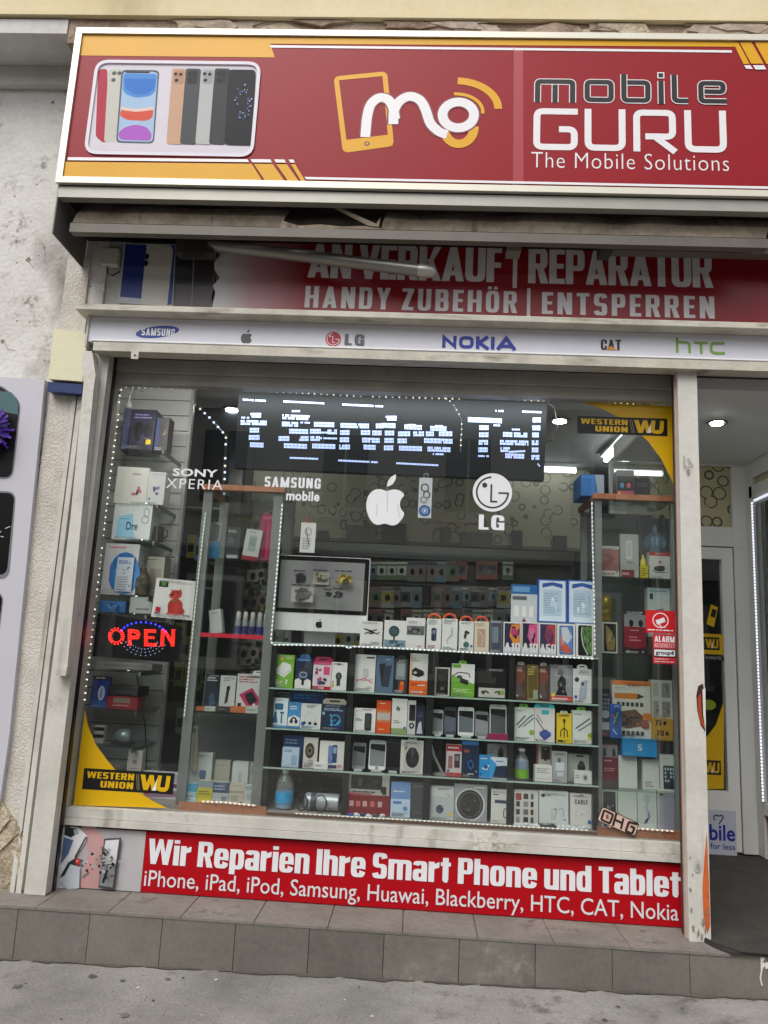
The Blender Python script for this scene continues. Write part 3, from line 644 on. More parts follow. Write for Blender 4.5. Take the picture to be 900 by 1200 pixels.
def nokia(A):
    x0, a, x1, c_ = p.rect(518, 394.5, 606, 409); Bl = P('#22339a', .4); H = c_ - a; L = x1 - x0; t = L * .048
    def X(u): return x0 + u * L
    A.line([(X(.025), a), (X(.025), c_ - t * .5), (X(.17), a + t * .5), (X(.17), c_)], t, Bl)
    A.line([(X(.25), a + t / 2), (X(.40), a + t / 2), (X(.40), c_ - t / 2), (X(.25), c_ - t / 2)], t, Bl, t * 1.1, True)
    A.line([(X(.475), a), (X(.475), c_)], t, Bl); A.line([(X(.61), c_), (X(.495), a + H * .5), (X(.62), a)], t, Bl); A.line([(X(.675), a), (X(.675), c_)], t, Bl)
    A.line([(X(.74), a), (X(.855), c_ - t * .3), (X(.97), a)], t, Bl); A.line([(X(.79), a + H * .28), (X(.92), a + H * .28)], t * .8, Bl)
logo('blue_wordmark', nokia)
def cat(A):
    x0, a, x1, c_ = p.rect(704, 398, 728, 410.5); A.heavy('CAT', x0, a, x1, c_, P('#252325', .4), gap=.05); A.poly([((x0 + x1) / 2 - .03, a + .001), ((x0 + x1) / 2 + .03, a + .001), ((x0 + x1) / 2, a + .024)], P('#d98a2b', .4))
logo('triangle_wordmark', cat)
def htc(A):
    G = P('#7da83f', .4); x0, a, x1, c_ = p.rect(792, 396.5, 849, 414.5); t = .0125; L = x1 - x0; m = a + (c_ - a) * .78
    A.line([(x0 + t / 2, c_), (x0 + t / 2, a)], t, G); A.line([(x0 + t, m - t / 2), (x0 + L * .28, m - t / 2), (x0 + L * .28, a)], t, G, .02)
    A.line([(x0 + L * .37, m - t / 2), (x0 + L * .66, m - t / 2)], t, G); A.line([(x0 + L * .515, m - t), (x0 + L * .515, a)], t, G)
    A.line([(x1, m - t / 2), (x0 + L * .72, m - t / 2), (x0 + L * .72, a + t / 2), (x1, a + t / 2)], t, G, .02)
logo('green_wordmark', htc)

# ================================================================== red service board under the awning
rb = thing('service_board', 'dark red board listing phone repair services, half hidden under the awning', 'sign', (.6, -.14, 3.3))
Y = -.15; p = PX(Y); RX0 = p.pt(251, 325)[0]; ztop = 3.80
m, t, bb = newmat('printed_red_fade'); tc = t.nodes.new('ShaderNodeTexCoord'); sx = t.nodes.new('ShaderNodeSeparateXYZ'); t.links.new(tc.outputs['Object'], sx.inputs[0])
mr = t.nodes.new('ShaderNodeMapRange'); mr.inputs[1].default_value = RX0 - .6; mr.inputs[2].default_value = RX0 - .6 + 3; t.links.new(sx.outputs[0], mr.inputs[0])
cr = t.nodes.new('ShaderNodeValToRGB'); e = cr.color_ramp.elements; e[0].position = 0.02; e[0].color = lin('#c9c6c8'); e[1].position = .17; e[1].color = lin('#8f1420'); q = e.new(.07); q.color = lin('#b98f92')
t.links.new(mr.outputs[0], cr.inputs[0]); t.links.new(cr.outputs[0], bb.inputs['Base Color']); bb.inputs['Roughness'].default_value = .35
b = MB(); edge = [(RX0, 3.297), (2.7, 3.297), (2.7, ztop), (RX0, ztop)]; rg = random.Random(8)
edge += [(RX0 + rg.uniform(-.012, .03), 3.78 - i * .045) for i in range(10)]; b.prism(edge, Y, -.105, m); b.build('panel', rb)
GT = P('#d9d6d6', .45, 0, .06)
b = MB(); A = Art(b, Y - .001, .0004); zt, zb2 = at(450, 336, Y)[1], at(450, 363, Y)[1]
zt = at(600, 341.5, Y)[1]; zb2 = at(600, 367, Y)[1]
xa, xb = at(357.5, 349, Y)[0], at(606, 355, Y)[0]; A.heavy('HANDY ZUBEHÖR', xa, zb2, xb, zt, GT, gap=.17, space=.3)
xa, xb = at(635, 355, Y)[0], at(837, 358, Y)[0]; A.heavy('ENTSPERREN', xa, zb2, xb, zt, GT, gap=.17); A.rect(at(617.5, 352, Y)[0], zb2 - .02, at(621.5, 352, Y)[0], zt + .02, GT); b.build('lower_lettering', rb)
b = MB(); A = Art(b, Y - .001, .0004); zt = at(600, 291, Y)[1]; zb2 = at(600, 331.5, Y)[1]
xa, xb = at(361, 312, Y)[0], at(588, 316, Y)[0]; A.heavy('AN VERKAUF', xa, zb2, xb, zt, GT, gap=.03, space=.16)
xa, xb = at(619, 315, Y)[0], at(835, 318, Y)[0]; A.heavy('REPARATUR', xa, zb2, xb, zt, GT, gap=.03); A.rect(at(601, 315, Y)[0], zb2 - .03, at(606, 315, Y)[0], zt + .03, GT); b.build('upper_lettering', rb)
# two faded phone posters at the end of the board
pw = thing('phone_poster', 'faded blue and white smartphone poster above the brand strip', 'poster', (at(172, 350, -.14)[0], -.13, 3.3))
b = MB(); Y2 = -.14; p = PX(Y2); b.prism(p.pts([(146, 285), (206, 287), (203, 358.5), (138, 354.5)]), Y2, -.105, P('#c9c6bb', .5)); A = Art(b, Y2 - .0005, .0006)
A.poly(p.pts([(147, 286), (172, 287), (166, 351), (140.5, 349)]), P('#17307c', .4, 0, .15, 4)); A.poly(p.pts([(140.5, 348), (166, 350), (165.5, 357), (139.5, 354.5)]), P('#b9bcc8', .5))
A.poly(p.pts([(200, 288), (205.5, 288), (201.5, 357), (196.5, 357)]), P('#203a86', .4))
A.poly(p.pts([(171, 297), (175, 294), (198, 289), (202, 290), (203, 295), (196, 359), (165, 357)]), P('#c4c2b6', .35))
for x, y in ((172.6, 301), (171.5, 309)): A.ell(*at(x, y, Y2), .011, .018, P('#15181f', .3))
b.build('print', pw)
pk = thing('phone_poster', 'dark grey phone poster with a torn edge beside the red board', 'poster', (at(228, 355, -.14)[0], -.13, 3.3))
b = MB(); b.prism(p.pts([(208, 286), (253, 289), (254, 300), (249, 312), (252, 330), (248, 348), (249, 362), (204, 359)]), Y2 - .003, -.106, P('#5c5557', .4, 0, .25, 4)); A = Art(b, Y2 - .0035, .0006)
A.poly(p.pts([(208, 288), (227, 289), (225, 334), (206, 333)]), P('#2a282b', .3)); A.poly(p.pts([(229, 289), (251, 290), (249, 335), (226, 335)]), P('#343033', .3)); A.line([at(228, 289, Y2), at(225, 358, Y2)], .006, P('#857d7f', .4)); b.build('print', pk)
# junction box
jb = thing('junction_box', 'small grey electrical junction box with a thin cable under the awning end', 'junction box', (at(127, 308, -.14)[0], -.13, at(127, 308, -.14)[1]))
b = MB(); x0, a, x1, c_ = PX(-.16).rect(118, 291, 138, 309); b.box(x0, x1, -.16, -.105, a, c_, P('#b9b7ae', .5)); b.build('case', jb, bev=.005)
b = MB(); b.tube([(x0 + .03, -.13, a - .002), (x0 + .035, -.125, a - .04), (x0 + .06, -.12, a - .05), (x0 + .1, -.115, a - .02)], .004, M_DARK); b.build('cable', jb)

# ================================================================== awning
aw = thing('awning', 'folded dirty taupe awning with a grey front bar under the big sign', 'awning', (.1, -.4, 3.7))
AX0 = -1.93
b = MB(); b.box(AX0, 2.8, -.49, -.44, 3.762, 3.822, P('#a5a39a', .4, .3, .1, 8)); b.box(AX0 + .001, 2.8, -.4895, -.47, 3.8225, 3.829, M_BLACK); b.build('cassette_front', aw, bev=.004)
b = MB(); b.box(AX0 + .004, 2.8, -.4395, -.12, 3.80, 3.825, M_BLACK); b.box(AX0 + .008, 2.8, -.165, -.125, 3.725, 3.799, M_BLACK); b.build('cassette_top', aw)
b = MB(); b.box(AX0 - .004, AX0 + .003, -.489, -.125, 3.56, 3.826, P('#63615c', .6)); b.build('end_cheek', aw)
p = PX(-.40); zf1 = at(450, 247.5, -.36)[1]
b = MB(); M_FAB = tint_nodes('dirty_taupe_cloth', '#9a8d7c', '#7c705f', '#ab9f8e', 3, 30, .95, .4, .006, streak=('#4e453b', (14, 14, .6), .6, .75)); M_FABD = tint_nodes('dark_torn_cloth', '#4a4138', '#39322b', '#5a5046', 5, 30, .95, .5, .006)
rg = random.Random(6)
zl = at(450, 269, -.412)[1]; zt_c = at(450, 249, -.375)[1]; n = 90; xs = [at(86, 262, -.4)[0] + i * (at(896, 272, -.4)[0] - at(86, 262, -.4)[0]) / n for i in range(n + 1)]
top = []; bot = []
tear0, tear1 = at(330, 258, -.4)[0], at(443, 258, -.4)[0]
for i, x in enumerate(xs):
    wv = .010 * noise.noise(Vector((x * 3.1, 0, 0))) + .004 * noise.noise(Vector((x * 11, 2, 0)))
    top.append((x + .03, -.375 + wv * .6 + .02 * noise.noise(Vector((x * 5, 5, 1))), zt_c + wv * .6)); bot.append((x, -.412 + .003 * noise.noise(Vector((x * 9, 1, 1))), zl))
mid = [((a[0] + c[0]) / 2, (a[1] + c[1]) / 2 - .018 - .008 * noise.noise(Vector((a[0] * 7, 3, 0))), (a[2] + c[2]) / 2) for a, c in zip(top, bot)]
for A_, B_ in ((bot, mid), (mid, top)):
    for i in range(n):
        torn = tear0 < xs[i] < tear1
        dy = .02 if torn else 0
        q = [A_[i], A_[i + 1], B_[i + 1], B_[i]]
        b.add([(v[0], v[1] + dy, v[2]) for v in q], [(0, 1, 2, 3)], M_FABD if torn else M_FAB)
b.build('cloth', aw, smooth=True)
b = MB(); q = PX(-.425)
b.prism(q.pts([(327, 268), (331, 259), (350, 265), (376, 263.5), (400, 266), (440, 265), (447, 269)]), -.43, -.426, M_FAB)
b.prism(q.pts([(388, 243), (397, 244), (441, 263.5), (446, 256), (444, 267), (431, 265.5)]), -.436, -.431, M_FAB); b.build('torn_flap', aw)
b = MB(); b.box(at(83, 270, -.42)[0], at(899, 282, -.42)[0], -.435, -.385, at(450, 280, -.435)[1], at(450, 269.5, -.435)[1], P('#67625a', .5, .2, .14, 8)); b.build('front_bar', aw, bev=.006)
b = MB(); pa = [(232, 286), (260, 289), (400, 303), (492, 316)]; Ya = -.26
P3 = lambda x, y, Y: (at(x, y, Y)[0], Y, at(x, y, Y)[1])
b.tube([P3(240, 287, -.2), P3(300, 293, -.28), P3(492, 317, -.31)], .033, P('#8a8881', .35, .5, .1, 8), 12); b.build('folding_arm', aw, smooth=True)
b = MB(); b.tube([P3(490, 316.8, -.31), P3(498, 317.6, -.31), P3(507, 318.6, -.31), P3(511, 319, -.31)], [.034, .036, .03, .012], P('#b4b1a9', .35, .5, .1, 8), 12); b.build('arm_joint', aw, smooth=True)
b = MB(); x0, a, x1, c_ = PX(-.24).rect(206, 281, 250, 296); b.box(x0, x1, -.24, -.155, a, c_, P('#4a4845', .5, .3)); b.box(x0 + .05, x1 - .05, -.25, -.2405, a - .03, c_ + .12, P('#3c3a38', .5, .3)); b.build('arm_bracket', aw, bev=.006)
b = MB(); x0, a, x1, c_ = PX(-.3).rect(706, 288, 960, 298); b.box(x0, x1, -.32, -.25, a, c_, P('#6f6d67', .4, .35)); b.build('rear_arm', aw, bev=.008)
b = MB(); x0, a, x1, c_ = PX(-.3).rect(702, 282, 716, 299); b.box(x0, x1, -.33, -.24, a, c_, P('#45433f', .5, .3)); x0, a, x1, c_ = PX(-.25).rect(594, 286, 611, 294); b.box(x0, x1, -.25, -.16, a, c_, P('#8a8378', .6)); b.build('wall_bracket', aw, bev=.004)

# ================================================================== the big sign
sgn = thing('shop_sign', 'wide red and yellow shop sign with phone pictures and a phone shaped logo', 'sign', (.1, -.5, 3.83))
SY = -.5; TX0, TX1, TZ0, TZ1 = -1.941, 2.9, 3.831, 4.742; fw = .034
b = MB(); M_SF = P('#d9d4c4', .3, .25, .06, 5)
b.prism([(TX0, TZ0), (TX0 + fw, TZ0 + fw), (TX0 + fw, TZ1 - fw), (TX0, TZ1)], SY - .012, -.42, M_SF)
b.prism([(TX0 + .001, TZ1), (TX0 + fw + .001, TZ1 - fw), (TX1, TZ1 - fw), (TX1, TZ1)], SY - .012, -.42, M_SF)
b.prism([(TX0 + .001, TZ0), (TX1, TZ0), (TX1, TZ0 + fw), (TX0 + fw + .001, TZ0 + fw)], SY - .012, -.42, M_SF)
b.build('frame', sgn, bev=.003)
b = MB(); b.box(TX0 + .01, TX1, -.4195, -.18, TZ0 + .002, TZ1 - .002, P('#8e8b84', .5)); b.build('box', sgn)
RS = P('#940b1b', .42, 0, .08, 2.0, 0, .25); YE = P('#dfa510', .36, 0, .07, 3, 0, .3); WH = P('#e9e6e8', .32, 0, .03)
b = MB(); b.box(TX0 + fw + .001, TX1, SY, -.421, TZ0 + fw + .001, TZ1 - fw - .001, RS); b.build('panel', sgn)
p = PX(SY)
b = MB(); A = Art(b, SY - .0008, .00035)
ix0, iz0, iz1 = TX0 + fw + .002, TZ0 + fw + .002, TZ1 - fw - .002
def clampz(l): return [(max(x, ix0), min(max(z, iz0), iz1)) for x, z in l]
A.poly(clampz(p.pts([(80, 38), (314.5, 44), (322, 67.5), (80, 65)])), YE)
A.poly(clampz(p.pts([(314.5, 44), (860, 46), (861, 55), (316, 51.5)])), YE); A.poly(p.pts([(316, 53.2), (857, 59.2), (858, 62), (318, 56)]), WH)
for q in ([(859, 50), (865, 50), (878, 75), (871, 75.5)], [(866.5, 50), (880.5, 50), (894.5, 75), (880, 75)], [(884, 50), (960, 50), (960, 76), (898, 75.5)]): A.poly(clampz(p.pts(q)), YE)
for q in ([(871.5, 77), (879, 77), (882, 81.5), (874, 81)], [(882, 77), (895, 77), (897.5, 82), (885, 82)]): A.poly(p.pts(q), WH)
A.poly(clampz(p.pts([(74, 190), (295, 192.5), (307, 218), (70, 214)])), YE); A.poly(p.pts([(80, 184.8), (290, 187.2), (292, 190.6), (79.5, 188.3)]), WH)
for q in ([(297.5, 192.5), (319.5, 192.8), (333.5, 216), (310.5, 216)], [(324, 193), (336, 193), (350, 216), (337.5, 216)], [(341, 193), (346, 193), (358, 216), (353, 216)]): A.poly(clampz(p.pts(q)), YE)
for q in ([(294, 187.3), (317, 187.5), (319, 191.2), (296, 191)], [(321.5, 187.6), (333.5, 187.8), (335.5, 191.4), (323.6, 191.3)], [(338.5, 187.8), (344, 187.9), (346, 191.5), (340.4, 191.4)]): A.poly(p.pts(q), WH)
A.poly(clampz(p.pts([(359, 212.8), (960, 227), (960, 238), (360, 222)])), YE); A.poly(p.pts([(357, 208.2), (960, 220.8), (960, 223.6), (359, 211)]), WH)
b.build('bands', sgn)
b = MB(); A = Art(b, SY - .0008, .0006); A.poly(p.pts([(602, 57), (613, 57.2), (613.5, 214), (601, 213.7)]), P('#a51c2d', .36)); A.line([at(602, 57, SY), at(601, 214, SY)], .003, P('#7d1826', .3)); A.line([at(600.5, 216.5, SY), at(613.5, 216.7, SY)], .012, P('#a58d95', .3)); b.build('seam', sgn)
# phone picture
b = MB(); A = Art(b, SY - .0008, .00035)
A.e = .00009
x0, a, x1, c_ = p.rect(107.5, 74, 300, 181.5); rr = p.len(16)
A.rrect(x0, a, x1, c_, rr, P('#d9d3dc', .45, 0, .04, 14, 0, .15)); k = p.len(4.5)
def ph(pts, mat): A.poly([(q.x, q.y) for q in ribbon_pts([(*v, 0) for v in p.pts(pts)], p.len(5), True)], mat)
ph([(118, 80), (187, 80), (184, 167), (112, 167)], P('#a8303f', .45, 0, .04, 14, 0, .15)) if False else None
ph([(115, 84), (118, 81), (126, 81), (126, 167), (120, 167), (112, 160)], P('#b23347', .45, 0, .04, 14, 0, .15))
ph([(127, 82), (145, 81), (142, 167), (122, 167)], P('#c8c6bd', .45, 0, .04, 14, 0, .15)); [A.ell(*at(x, y, SY), p.len(3), p.len(3), P('#5b5a5c', .45, 0, .04, 14, 0, .15)) for x, y in ((134, 86), (140, 86), (133, 94))]
A.poly([(q.x, q.y) for q in ribbon_pts([(*v, 0) for v in p.pts([(142.5, 82), (187, 82.5), (180.5, 168.5), (136, 167.5)])], p.len(7), True)], P('#59616d', .45, 0, .04, 14, 0, .15)) 
A.poly([(q.x, q.y) for q in ribbon_pts([(*v, 0) for v in p.pts([(144.5, 84), (185, 84.5), (179, 166.5), (138, 165.5)])], p.len(6), True)], P('#a9c3e0', .45, 0, .04, 14, 0, .15))
ph([(145, 86), (184.5, 87), (182, 108), (176, 113), (160, 115), (148, 111), (144, 106)], P('#4f8fd6', .45, 0, .04, 14, 0, .15))
ph([(146, 92), (183, 93), (181, 104), (172, 111), (158, 111), (147, 104)], P('#3577cc', .45, 0, .04, 14, 0, .15))
ph([(142, 128), (160, 130), (180, 128), (179, 138), (172, 142), (150, 141), (140, 136)], P('#d8553f', .45, 0, .04, 14, 0, .15)); ph([(141, 125), (160, 128), (181, 125), (180, 129), (160, 131.5), (142, 129)], P('#e6c9bf', .45, 0, .04, 14, 0, .15))
ph([(138, 157), (145, 150), (158, 146), (172, 149), (178, 157), (177, 165), (141, 164)], P('#b060c4', .45, 0, .04, 14, 0, .15)); ph([(146, 84), (176, 84.4), (175, 86), (148, 85.6)], P('#22252c', .45, 0, .04, 14, 0, .15))
for (xl, xr, hx) in ((200, 219, '#c9a287'), (216, 236, '#4a4d50'), (234, 253, '#b9b9b8'), (250, 270, '#3d3f42')):
    A.poly([(q.x, q.y) for q in ribbon_pts([(*v, 0) for v in p.pts([(xl + 2, 80.5), (xr, 81), (xr - 6, 170), (xl - 5, 169)])], p.len(4), True)], P(hx, .45, 0, .04, 14, 0, .15))
    A.rrect(*[v for v in (at(xl + 3, 100, SY)[0], at(xl + 3, 99, SY)[1], at(xl + 15, 100, SY)[0], at(xl + 3, 83, SY)[1])], p.len(3.5), P({'#c9a287': '#b48d74', '#b9b9b8': '#9c9c9c'}.get(hx, '#2c2e31'), .45, 0, .04, 14, 0, .15))
    for dx, dy in ((6, 87), (12, 87.5), (7, 94.5)): A.ell(*at(xl + dx, dy, SY), p.len(2.4), p.len(2.4), P('#17181b', .45, 0, .04, 14, 0, .15))
A.poly([(q.x, q.y) for q in ribbon_pts([(*v, 0) for v in p.pts([(268, 82), (300, 82.5), (296, 171), (263, 170)])], p.len(6), True)], P('#1e2026', .45, 0, .04, 14, 0, .15))
rg = random.Random(31)
for i in range(46):
    t_ = rg.uniform(0, 6.28); r1 = rg.uniform(.45, 1); x, y = 285 + 11 * r1 * cos(t_), 121 + 22 * r1 * sin(t_); A.ell(*at(x, y, SY), p.len(rg.uniform(.5, 1.5)), p.len(rg.uniform(.5, 1.8)), P(rg.choice(['#4b5a86', '#7b88b4', '#2d3760', '#a5aed0']), .45, 0, .04, 14, 0, .15), 6)
A.line([(x0 + rr * 0 , a), (x1, a), (x1, c_), (x0, c_)], k, P('#e6e3ec', .45, 0, .04, 14, 0, .15), rr, True)
b.build('phone_picture', sgn)
# phone shaped logo
b = MB(); A = Art(b, SY - .0008, .00035); g = lambda *l: [at(x, y, SY) for x, y in l]; L1 = p.len(1)
A.e = .00016
YL = P('#e2a615', .36, 0, .03, 14, 0, .3)
A.line(g((394, 92), (451, 86.5), (458.5, 169), (404.5, 176.5)), L1 * 6.5, YL, L1 * 5, True); A.poly(p.pts([(402.5, 164.5), (459, 157.5), (460, 171), (405, 178)]), YL); A.ell(*at(430, 168.5, SY), L1 * 3.6, L1 * 3.4, P('#6d3a1c', .4)); A.ell(*at(430, 168.3, SY), L1 * 1.6, L1 * 1.5, YL)
A.ring(*at(533.5, 127, SY), L1 * 60, L1 * 45, L1 * 10, YL, 0, 88); A.ring(*at(534, 131, SY), L1 * 37, L1 * 28, L1 * 4.5, YL, -5, 95)
A.ring(*at(538, 150, SY), L1 * 25, L1 * 29, L1 * 12, YL, 195, 365)
RO = P('#7f1020', .36)
A.line(g((428, 159), (430, 137), (434, 122), (444, 114), (455, 116), (461, 126), (463, 141)), L1 * 16, RO, L1 * 8); A.line(g((460, 146), (461, 130), (468, 118), (480, 112), (493, 117), (499, 129), (504, 146), (514, 156)), L1 * 16, RO, L1 * 8); A.ring(*at(537, 135, SY), L1 * 28.5, L1 * 27, L1 * 16, RO)
A.line(g((428, 161), (430, 137), (434, 122), (444, 114), (455, 116), (461, 126), (463, 140)), L1 * 12.5, WH, L1 * 8); A.line(g((461, 146), (461, 130), (468, 118), (480, 112), (493, 117), (499, 129), (504, 146), (516, 156), (524, 158)), L1 * 12.5, WH, L1 * 8); A.ring(*at(537, 135, SY), L1 * 26.5, L1 * 25, L1 * 12.5, WH)
b.build('phone_logo', sgn)
# word 1: outlined dark letters
b = MB(); A = Art(b, SY - .0008, .00035)
A.e = .00016
DK = P('#2a2427', .4, 0, .03, 14, 0, .3); zb_, zx, zt_ = at(738, 121.5, SY)[1], at(738, 97, SY)[1], at(738, 87.5, SY)[1]
def X(px): return at(px, 105, SY)[0]
t1, t2 = L1 * 9.0, L1 * 6.8; h = t1 / 2
def both(paths, r):
    for wd, mt in ((t1, WH), (t2, DK)):
        for pt, cl in paths: A.line(pt, wd, mt, r, cl)
def dot(x, z):
    A.rect(x - h, z - h, x + h, z + h, WH); A.rect(x - h * .68, z - h * .68, x + h * .68, z + h * .68, DK)
zb1 = zb_ + h * .0
both([([(X(630), zb1), (X(630), zx), (X(671), zx), (X(671), zb1)], False)], L1 * 4); both([([(X(650.5), zb1), (X(650.5), zx - h)], False)], 0)
both([([(X(688), zb1 + h), (X(716), zb1 + h), (X(716), zx), (X(688), zx)], True)], L1 * 5)
both([([(X(731), zt_), (X(731), zb1 + h), (X(759), zb1 + h), (X(759), zx), (X(735), zx)], False)], L1 * 5)
both([([(X(774.5), zx + h * .6), (X(774.5), zb1)], False)], 0); dot(X(774.5), zt_ - h * .2)
both([([(X(790), zt_), (X(790), zb1 + h), (X(806), zb1 + h)], False)], L1 * 5)
both([([(X(851), zb1 + h), (X(821), zb1 + h), (X(821), zx), (X(847), zx), (X(847), (zx + zb1) / 2 + h * .7), (X(825), (zx + zb1) / 2 + h * .7)], False)], L1 * 5)
b.build('upper_lettering', sgn)
b = MB(); A = Art(b, SY - .0008, .00035); zt_, zb_ = at(738, 128.5, SY)[1], at(738, 177.5, SY)[1]; tw = L1 * 8.6; h = tw / 2
def X(px): return at(px, 153, SY)[0]
A.line([(X(677), zt_ - h), (X(629), zt_ - h), (X(629), zb_ + h), (X(673), zb_ + h), (X(673), (zt_ + zb_) / 2), (X(655), (zt_ + zb_) / 2)], tw, WH, L1 * 8)
A.line([(X(689), zt_), (X(689), zb_ + h), (X(729), zb_ + h), (X(729), zt_)], tw, WH, L1 * 9)
A.line([(X(746), zb_), (X(746), zt_ - h), (X(788), zt_ - h), (X(788), zb_ + (zt_ - zb_) * .36), (X(756), zb_ + (zt_ - zb_) * .36)], tw, WH, L1 * 8); A.line([(X(767), zb_ + (zt_ - zb_) * .36), (X(791), zb_)], tw, WH)
A.line([(X(806), zt_), (X(806), zb_ + h), (X(847), zb_ + h), (X(847), zt_)], tw, WH, L1 * 9); b.build('main_lettering', sgn)
b = MB(); A = Art(b, SY - .0008, .00035); x0, a, x1, c_ = p.rect(622.5, 180, 854, 198.5); A.text('The Mobile Solutions', x0, a, x1, c_, WH, -.011, 1.08); b.build('tagline_lettering', sgn)

# ================================================================== phone picture board on the wall
pb = thing('poster_board', 'tall white board with big pictures of dark phones on the plaster wall', 'poster board', (at(10, 800, -.16)[0], -.15, 1.0))
Y = -.165; p = PX(Y); b = MB(); b.prism(p.pts([(-260, 425), (52.5, 445), (11, 860), (-9, 1000), (-300, 985)]), Y, -.1365, P('#c4c2cb', .35, 0, .04, 4)); b.build('board', pb)
def phone_print(pts, scr, deco):
    b = MB(); A = Art(b, Y - .0006, .0007); A.poly([(q.x, q.y) for q in ribbon_pts([(*v, 0) for v in p.pts(pts)], PX(Y).len(12), True)], P('#7b7b7e', .3))
    A.poly([(q.x, q.y) for q in ribbon_pts([(*v, 0) for v in p.pts(scr)], PX(Y).len(10), True)], P('#101113', .25)); deco(A); b.build('phone_print', pb)
def d1(A):
    A.poly(p.pts([(-60, 452), (14, 460), (22, 474), (21, 486), (-60, 470)]), P('#4c6a6d', .3)); rg = random.Random(1)
    for i in range(170):
        t_ = rg.uniform(0, 2 * pi); r = rg.uniform(8, 30); c0 = (-8, 506); A.line([at(c0[0], c0[1], Y), at(c0[0] + r * cos(t_), c0[1] + r * sin(t_), Y)], .010, P(['#5a2fb0', '#3d1f86', '#7a4fd0', '#2c1566'][i % 4], .4))
    A.text('9:41', *p.rect(-14, 480, 12, 488)[:2], *p.rect(-14, 478, 12, 486)[2:], P('#aeb8bb', .4))
phone_print([(-75, 444), (0, 450), (25, 470), (15, 562), (-80, 556)], [(-75, 446), (0, 452), (23.5, 471), (13.5, 560), (-80, 554)], d1)
def d2(A):
    rg = random.Random(7)
    for i in range(26): x, y = rg.uniform(-40, 8), rg.uniform(618, 652); A.line([at(x, y, Y), at(x + rg.uniform(-6, 8), y + rg.uniform(-6, 6), Y)], .004, P('#c9c9cc', .4))
phone_print([(-80, 573), (19, 576), (10.5, 679), (-85, 674)], [(-80, 575), (17.5, 578), (8, 674), (-85, 669)], d2)
phone_print([(-80, 691), (5, 694), (-8, 800), (-85, 795)], [(-80, 693), (3.5, 696), (-9, 796), (-85, 790)], lambda A: None)

# ------------------------------------------------------------------ dirt gathered along the foot of the step
b = MB(); rg = random.Random(55); M_GR = tint_nodes('street_dirt', '#575249', '#47423b', '#686257', 9, 60, .95, .6, .006)
x = -2.6
while x < 2.4:
    L = rg.uniform(.12, .4); k = 7; pts = [(x + L * i / k, -.3225) for i in range(k + 1)] + [(x + L * i / k, -.33 - rg.uniform(.002, .03) * sin(pi * min(1, max(.1, i / k)))) for i in range(k, -1, -1)]
    b.add([(a, c, gz(a) + .004) for a, c in pts], [tuple(range(len(pts)))], M_GR); x += L * rg.uniform(.8, 1.3)
for i in range(16):
    x, y, r = rg.uniform(-2, 2), rg.uniform(-1.2, -.42), rg.uniform(.008, .022); k = 10
    b.add([(x + r * rg.uniform(.7, 1.2) * cos(2 * pi * j / k), y + r * rg.uniform(.7, 1.2) * sin(2 * pi * j / k), gz(x) + .0035) for j in range(k)], [tuple(range(k))], P(['#605c56', '#55514b', '#6b6761'][i % 3], .8))
o = b.build('dirt'); tag(o, 'thin dark street dirt along the step foot and old gum spots on the pavement', 'dirt', kind='stuff')
# ================================================================== the shop inside
M_FLOOR = tint_nodes('shop_floor_tile', '#6f6c68', '#605d59', '#7d7a76', 2, 30, .4, .05)
M_CEIL = P('#a9aaa8', .8, 0, .04, 2); M_INWALL = P('#8b8c88', .7, 0, .06, 2); M_DARKWALL = P('#26282a', .6, 0, .1, 3)
def box_obj(name, x0, x1, y0, y1, z0, z1, mat): b = MB(); b.box(x0, x1, y0, y1, z0, z1, mat); return b.build(name)
struct(box_obj('shop_floor', -2.3, 3.4, .05, 4.6, .2, .336, M_FLOOR))
struct(box_obj('shop_ceiling', -2.3, 3.4, .13, 4.6, 3.2, 3.28, M_CEIL))
struct(box_obj('back_wall', -2.3, 3.4, 4.4, 4.55, .337, 3.199, M_INWALL))
struct(box_obj('side_wall', -2.3, -2.16, .16, 4.399, .337, 3.199, M_INWALL))
struct(box_obj('side_wall', 3.3, 3.4, 1.56, 4.399, .337, 3.199, M_INWALL))
def wallpaper(name, ground, ink):
    m, t, b = newmat(name); L = t.links.new; N = t.nodes.new
    tc = N('ShaderNodeTexCoord'); mp = N('ShaderNodeMapping'); mp.inputs['Scale'].default_value = (1, .001, 1); L(tc.outputs['Object'], mp.inputs[0])
    nz = N('ShaderNodeTexNoise'); nz.inputs['Scale'].default_value = 5; L(mp.outputs[0], nz.inputs['Vector'])
    v = N('ShaderNodeTexVoronoi'); v.inputs['Scale'].default_value = 9.5; v.inputs['Randomness'].default_value = .75; L(mp.outputs[0], v.inputs['Vector'])
    r = N('ShaderNodeValToRGB'); e = r.color_ramp.elements; e[0].position = .36; e[0].color = (0, 0, 0, 1); e[1].position = .55; e[1].color = (0, 0, 0, 1)
    for ps, c in ((.39, 1), (.45, 1), (.47, 0)): q = e.new(ps); q.color = (c, c, c, 1)
    L(v.outputs['Distance'], r.inputs[0])
    g = N('ShaderNodeMath'); g.operation = 'GREATER_THAN'; g.inputs[1].default_value = .41; L(nz.outputs[0], g.inputs[0])
    ml = N('ShaderNodeMath'); ml.operation = 'MULTIPLY'; L(r.outputs[0], ml.inputs[0]); L(g.outputs[0], ml.inputs[1])
    mx = N('ShaderNodeMix'); mx.data_type = 'RGBA'; L(ml.outputs[0], mx.inputs[0]); mx.inputs[6].default_value = lin(ground); mx.inputs[7].default_value = lin(ink)
    L(mx.outputs[2], b.inputs['Base Color']); b.inputs['Roughness'].default_value = .7; return m
M_WP = wallpaper('ring_wallpaper', '#918d79', '#5b594c')
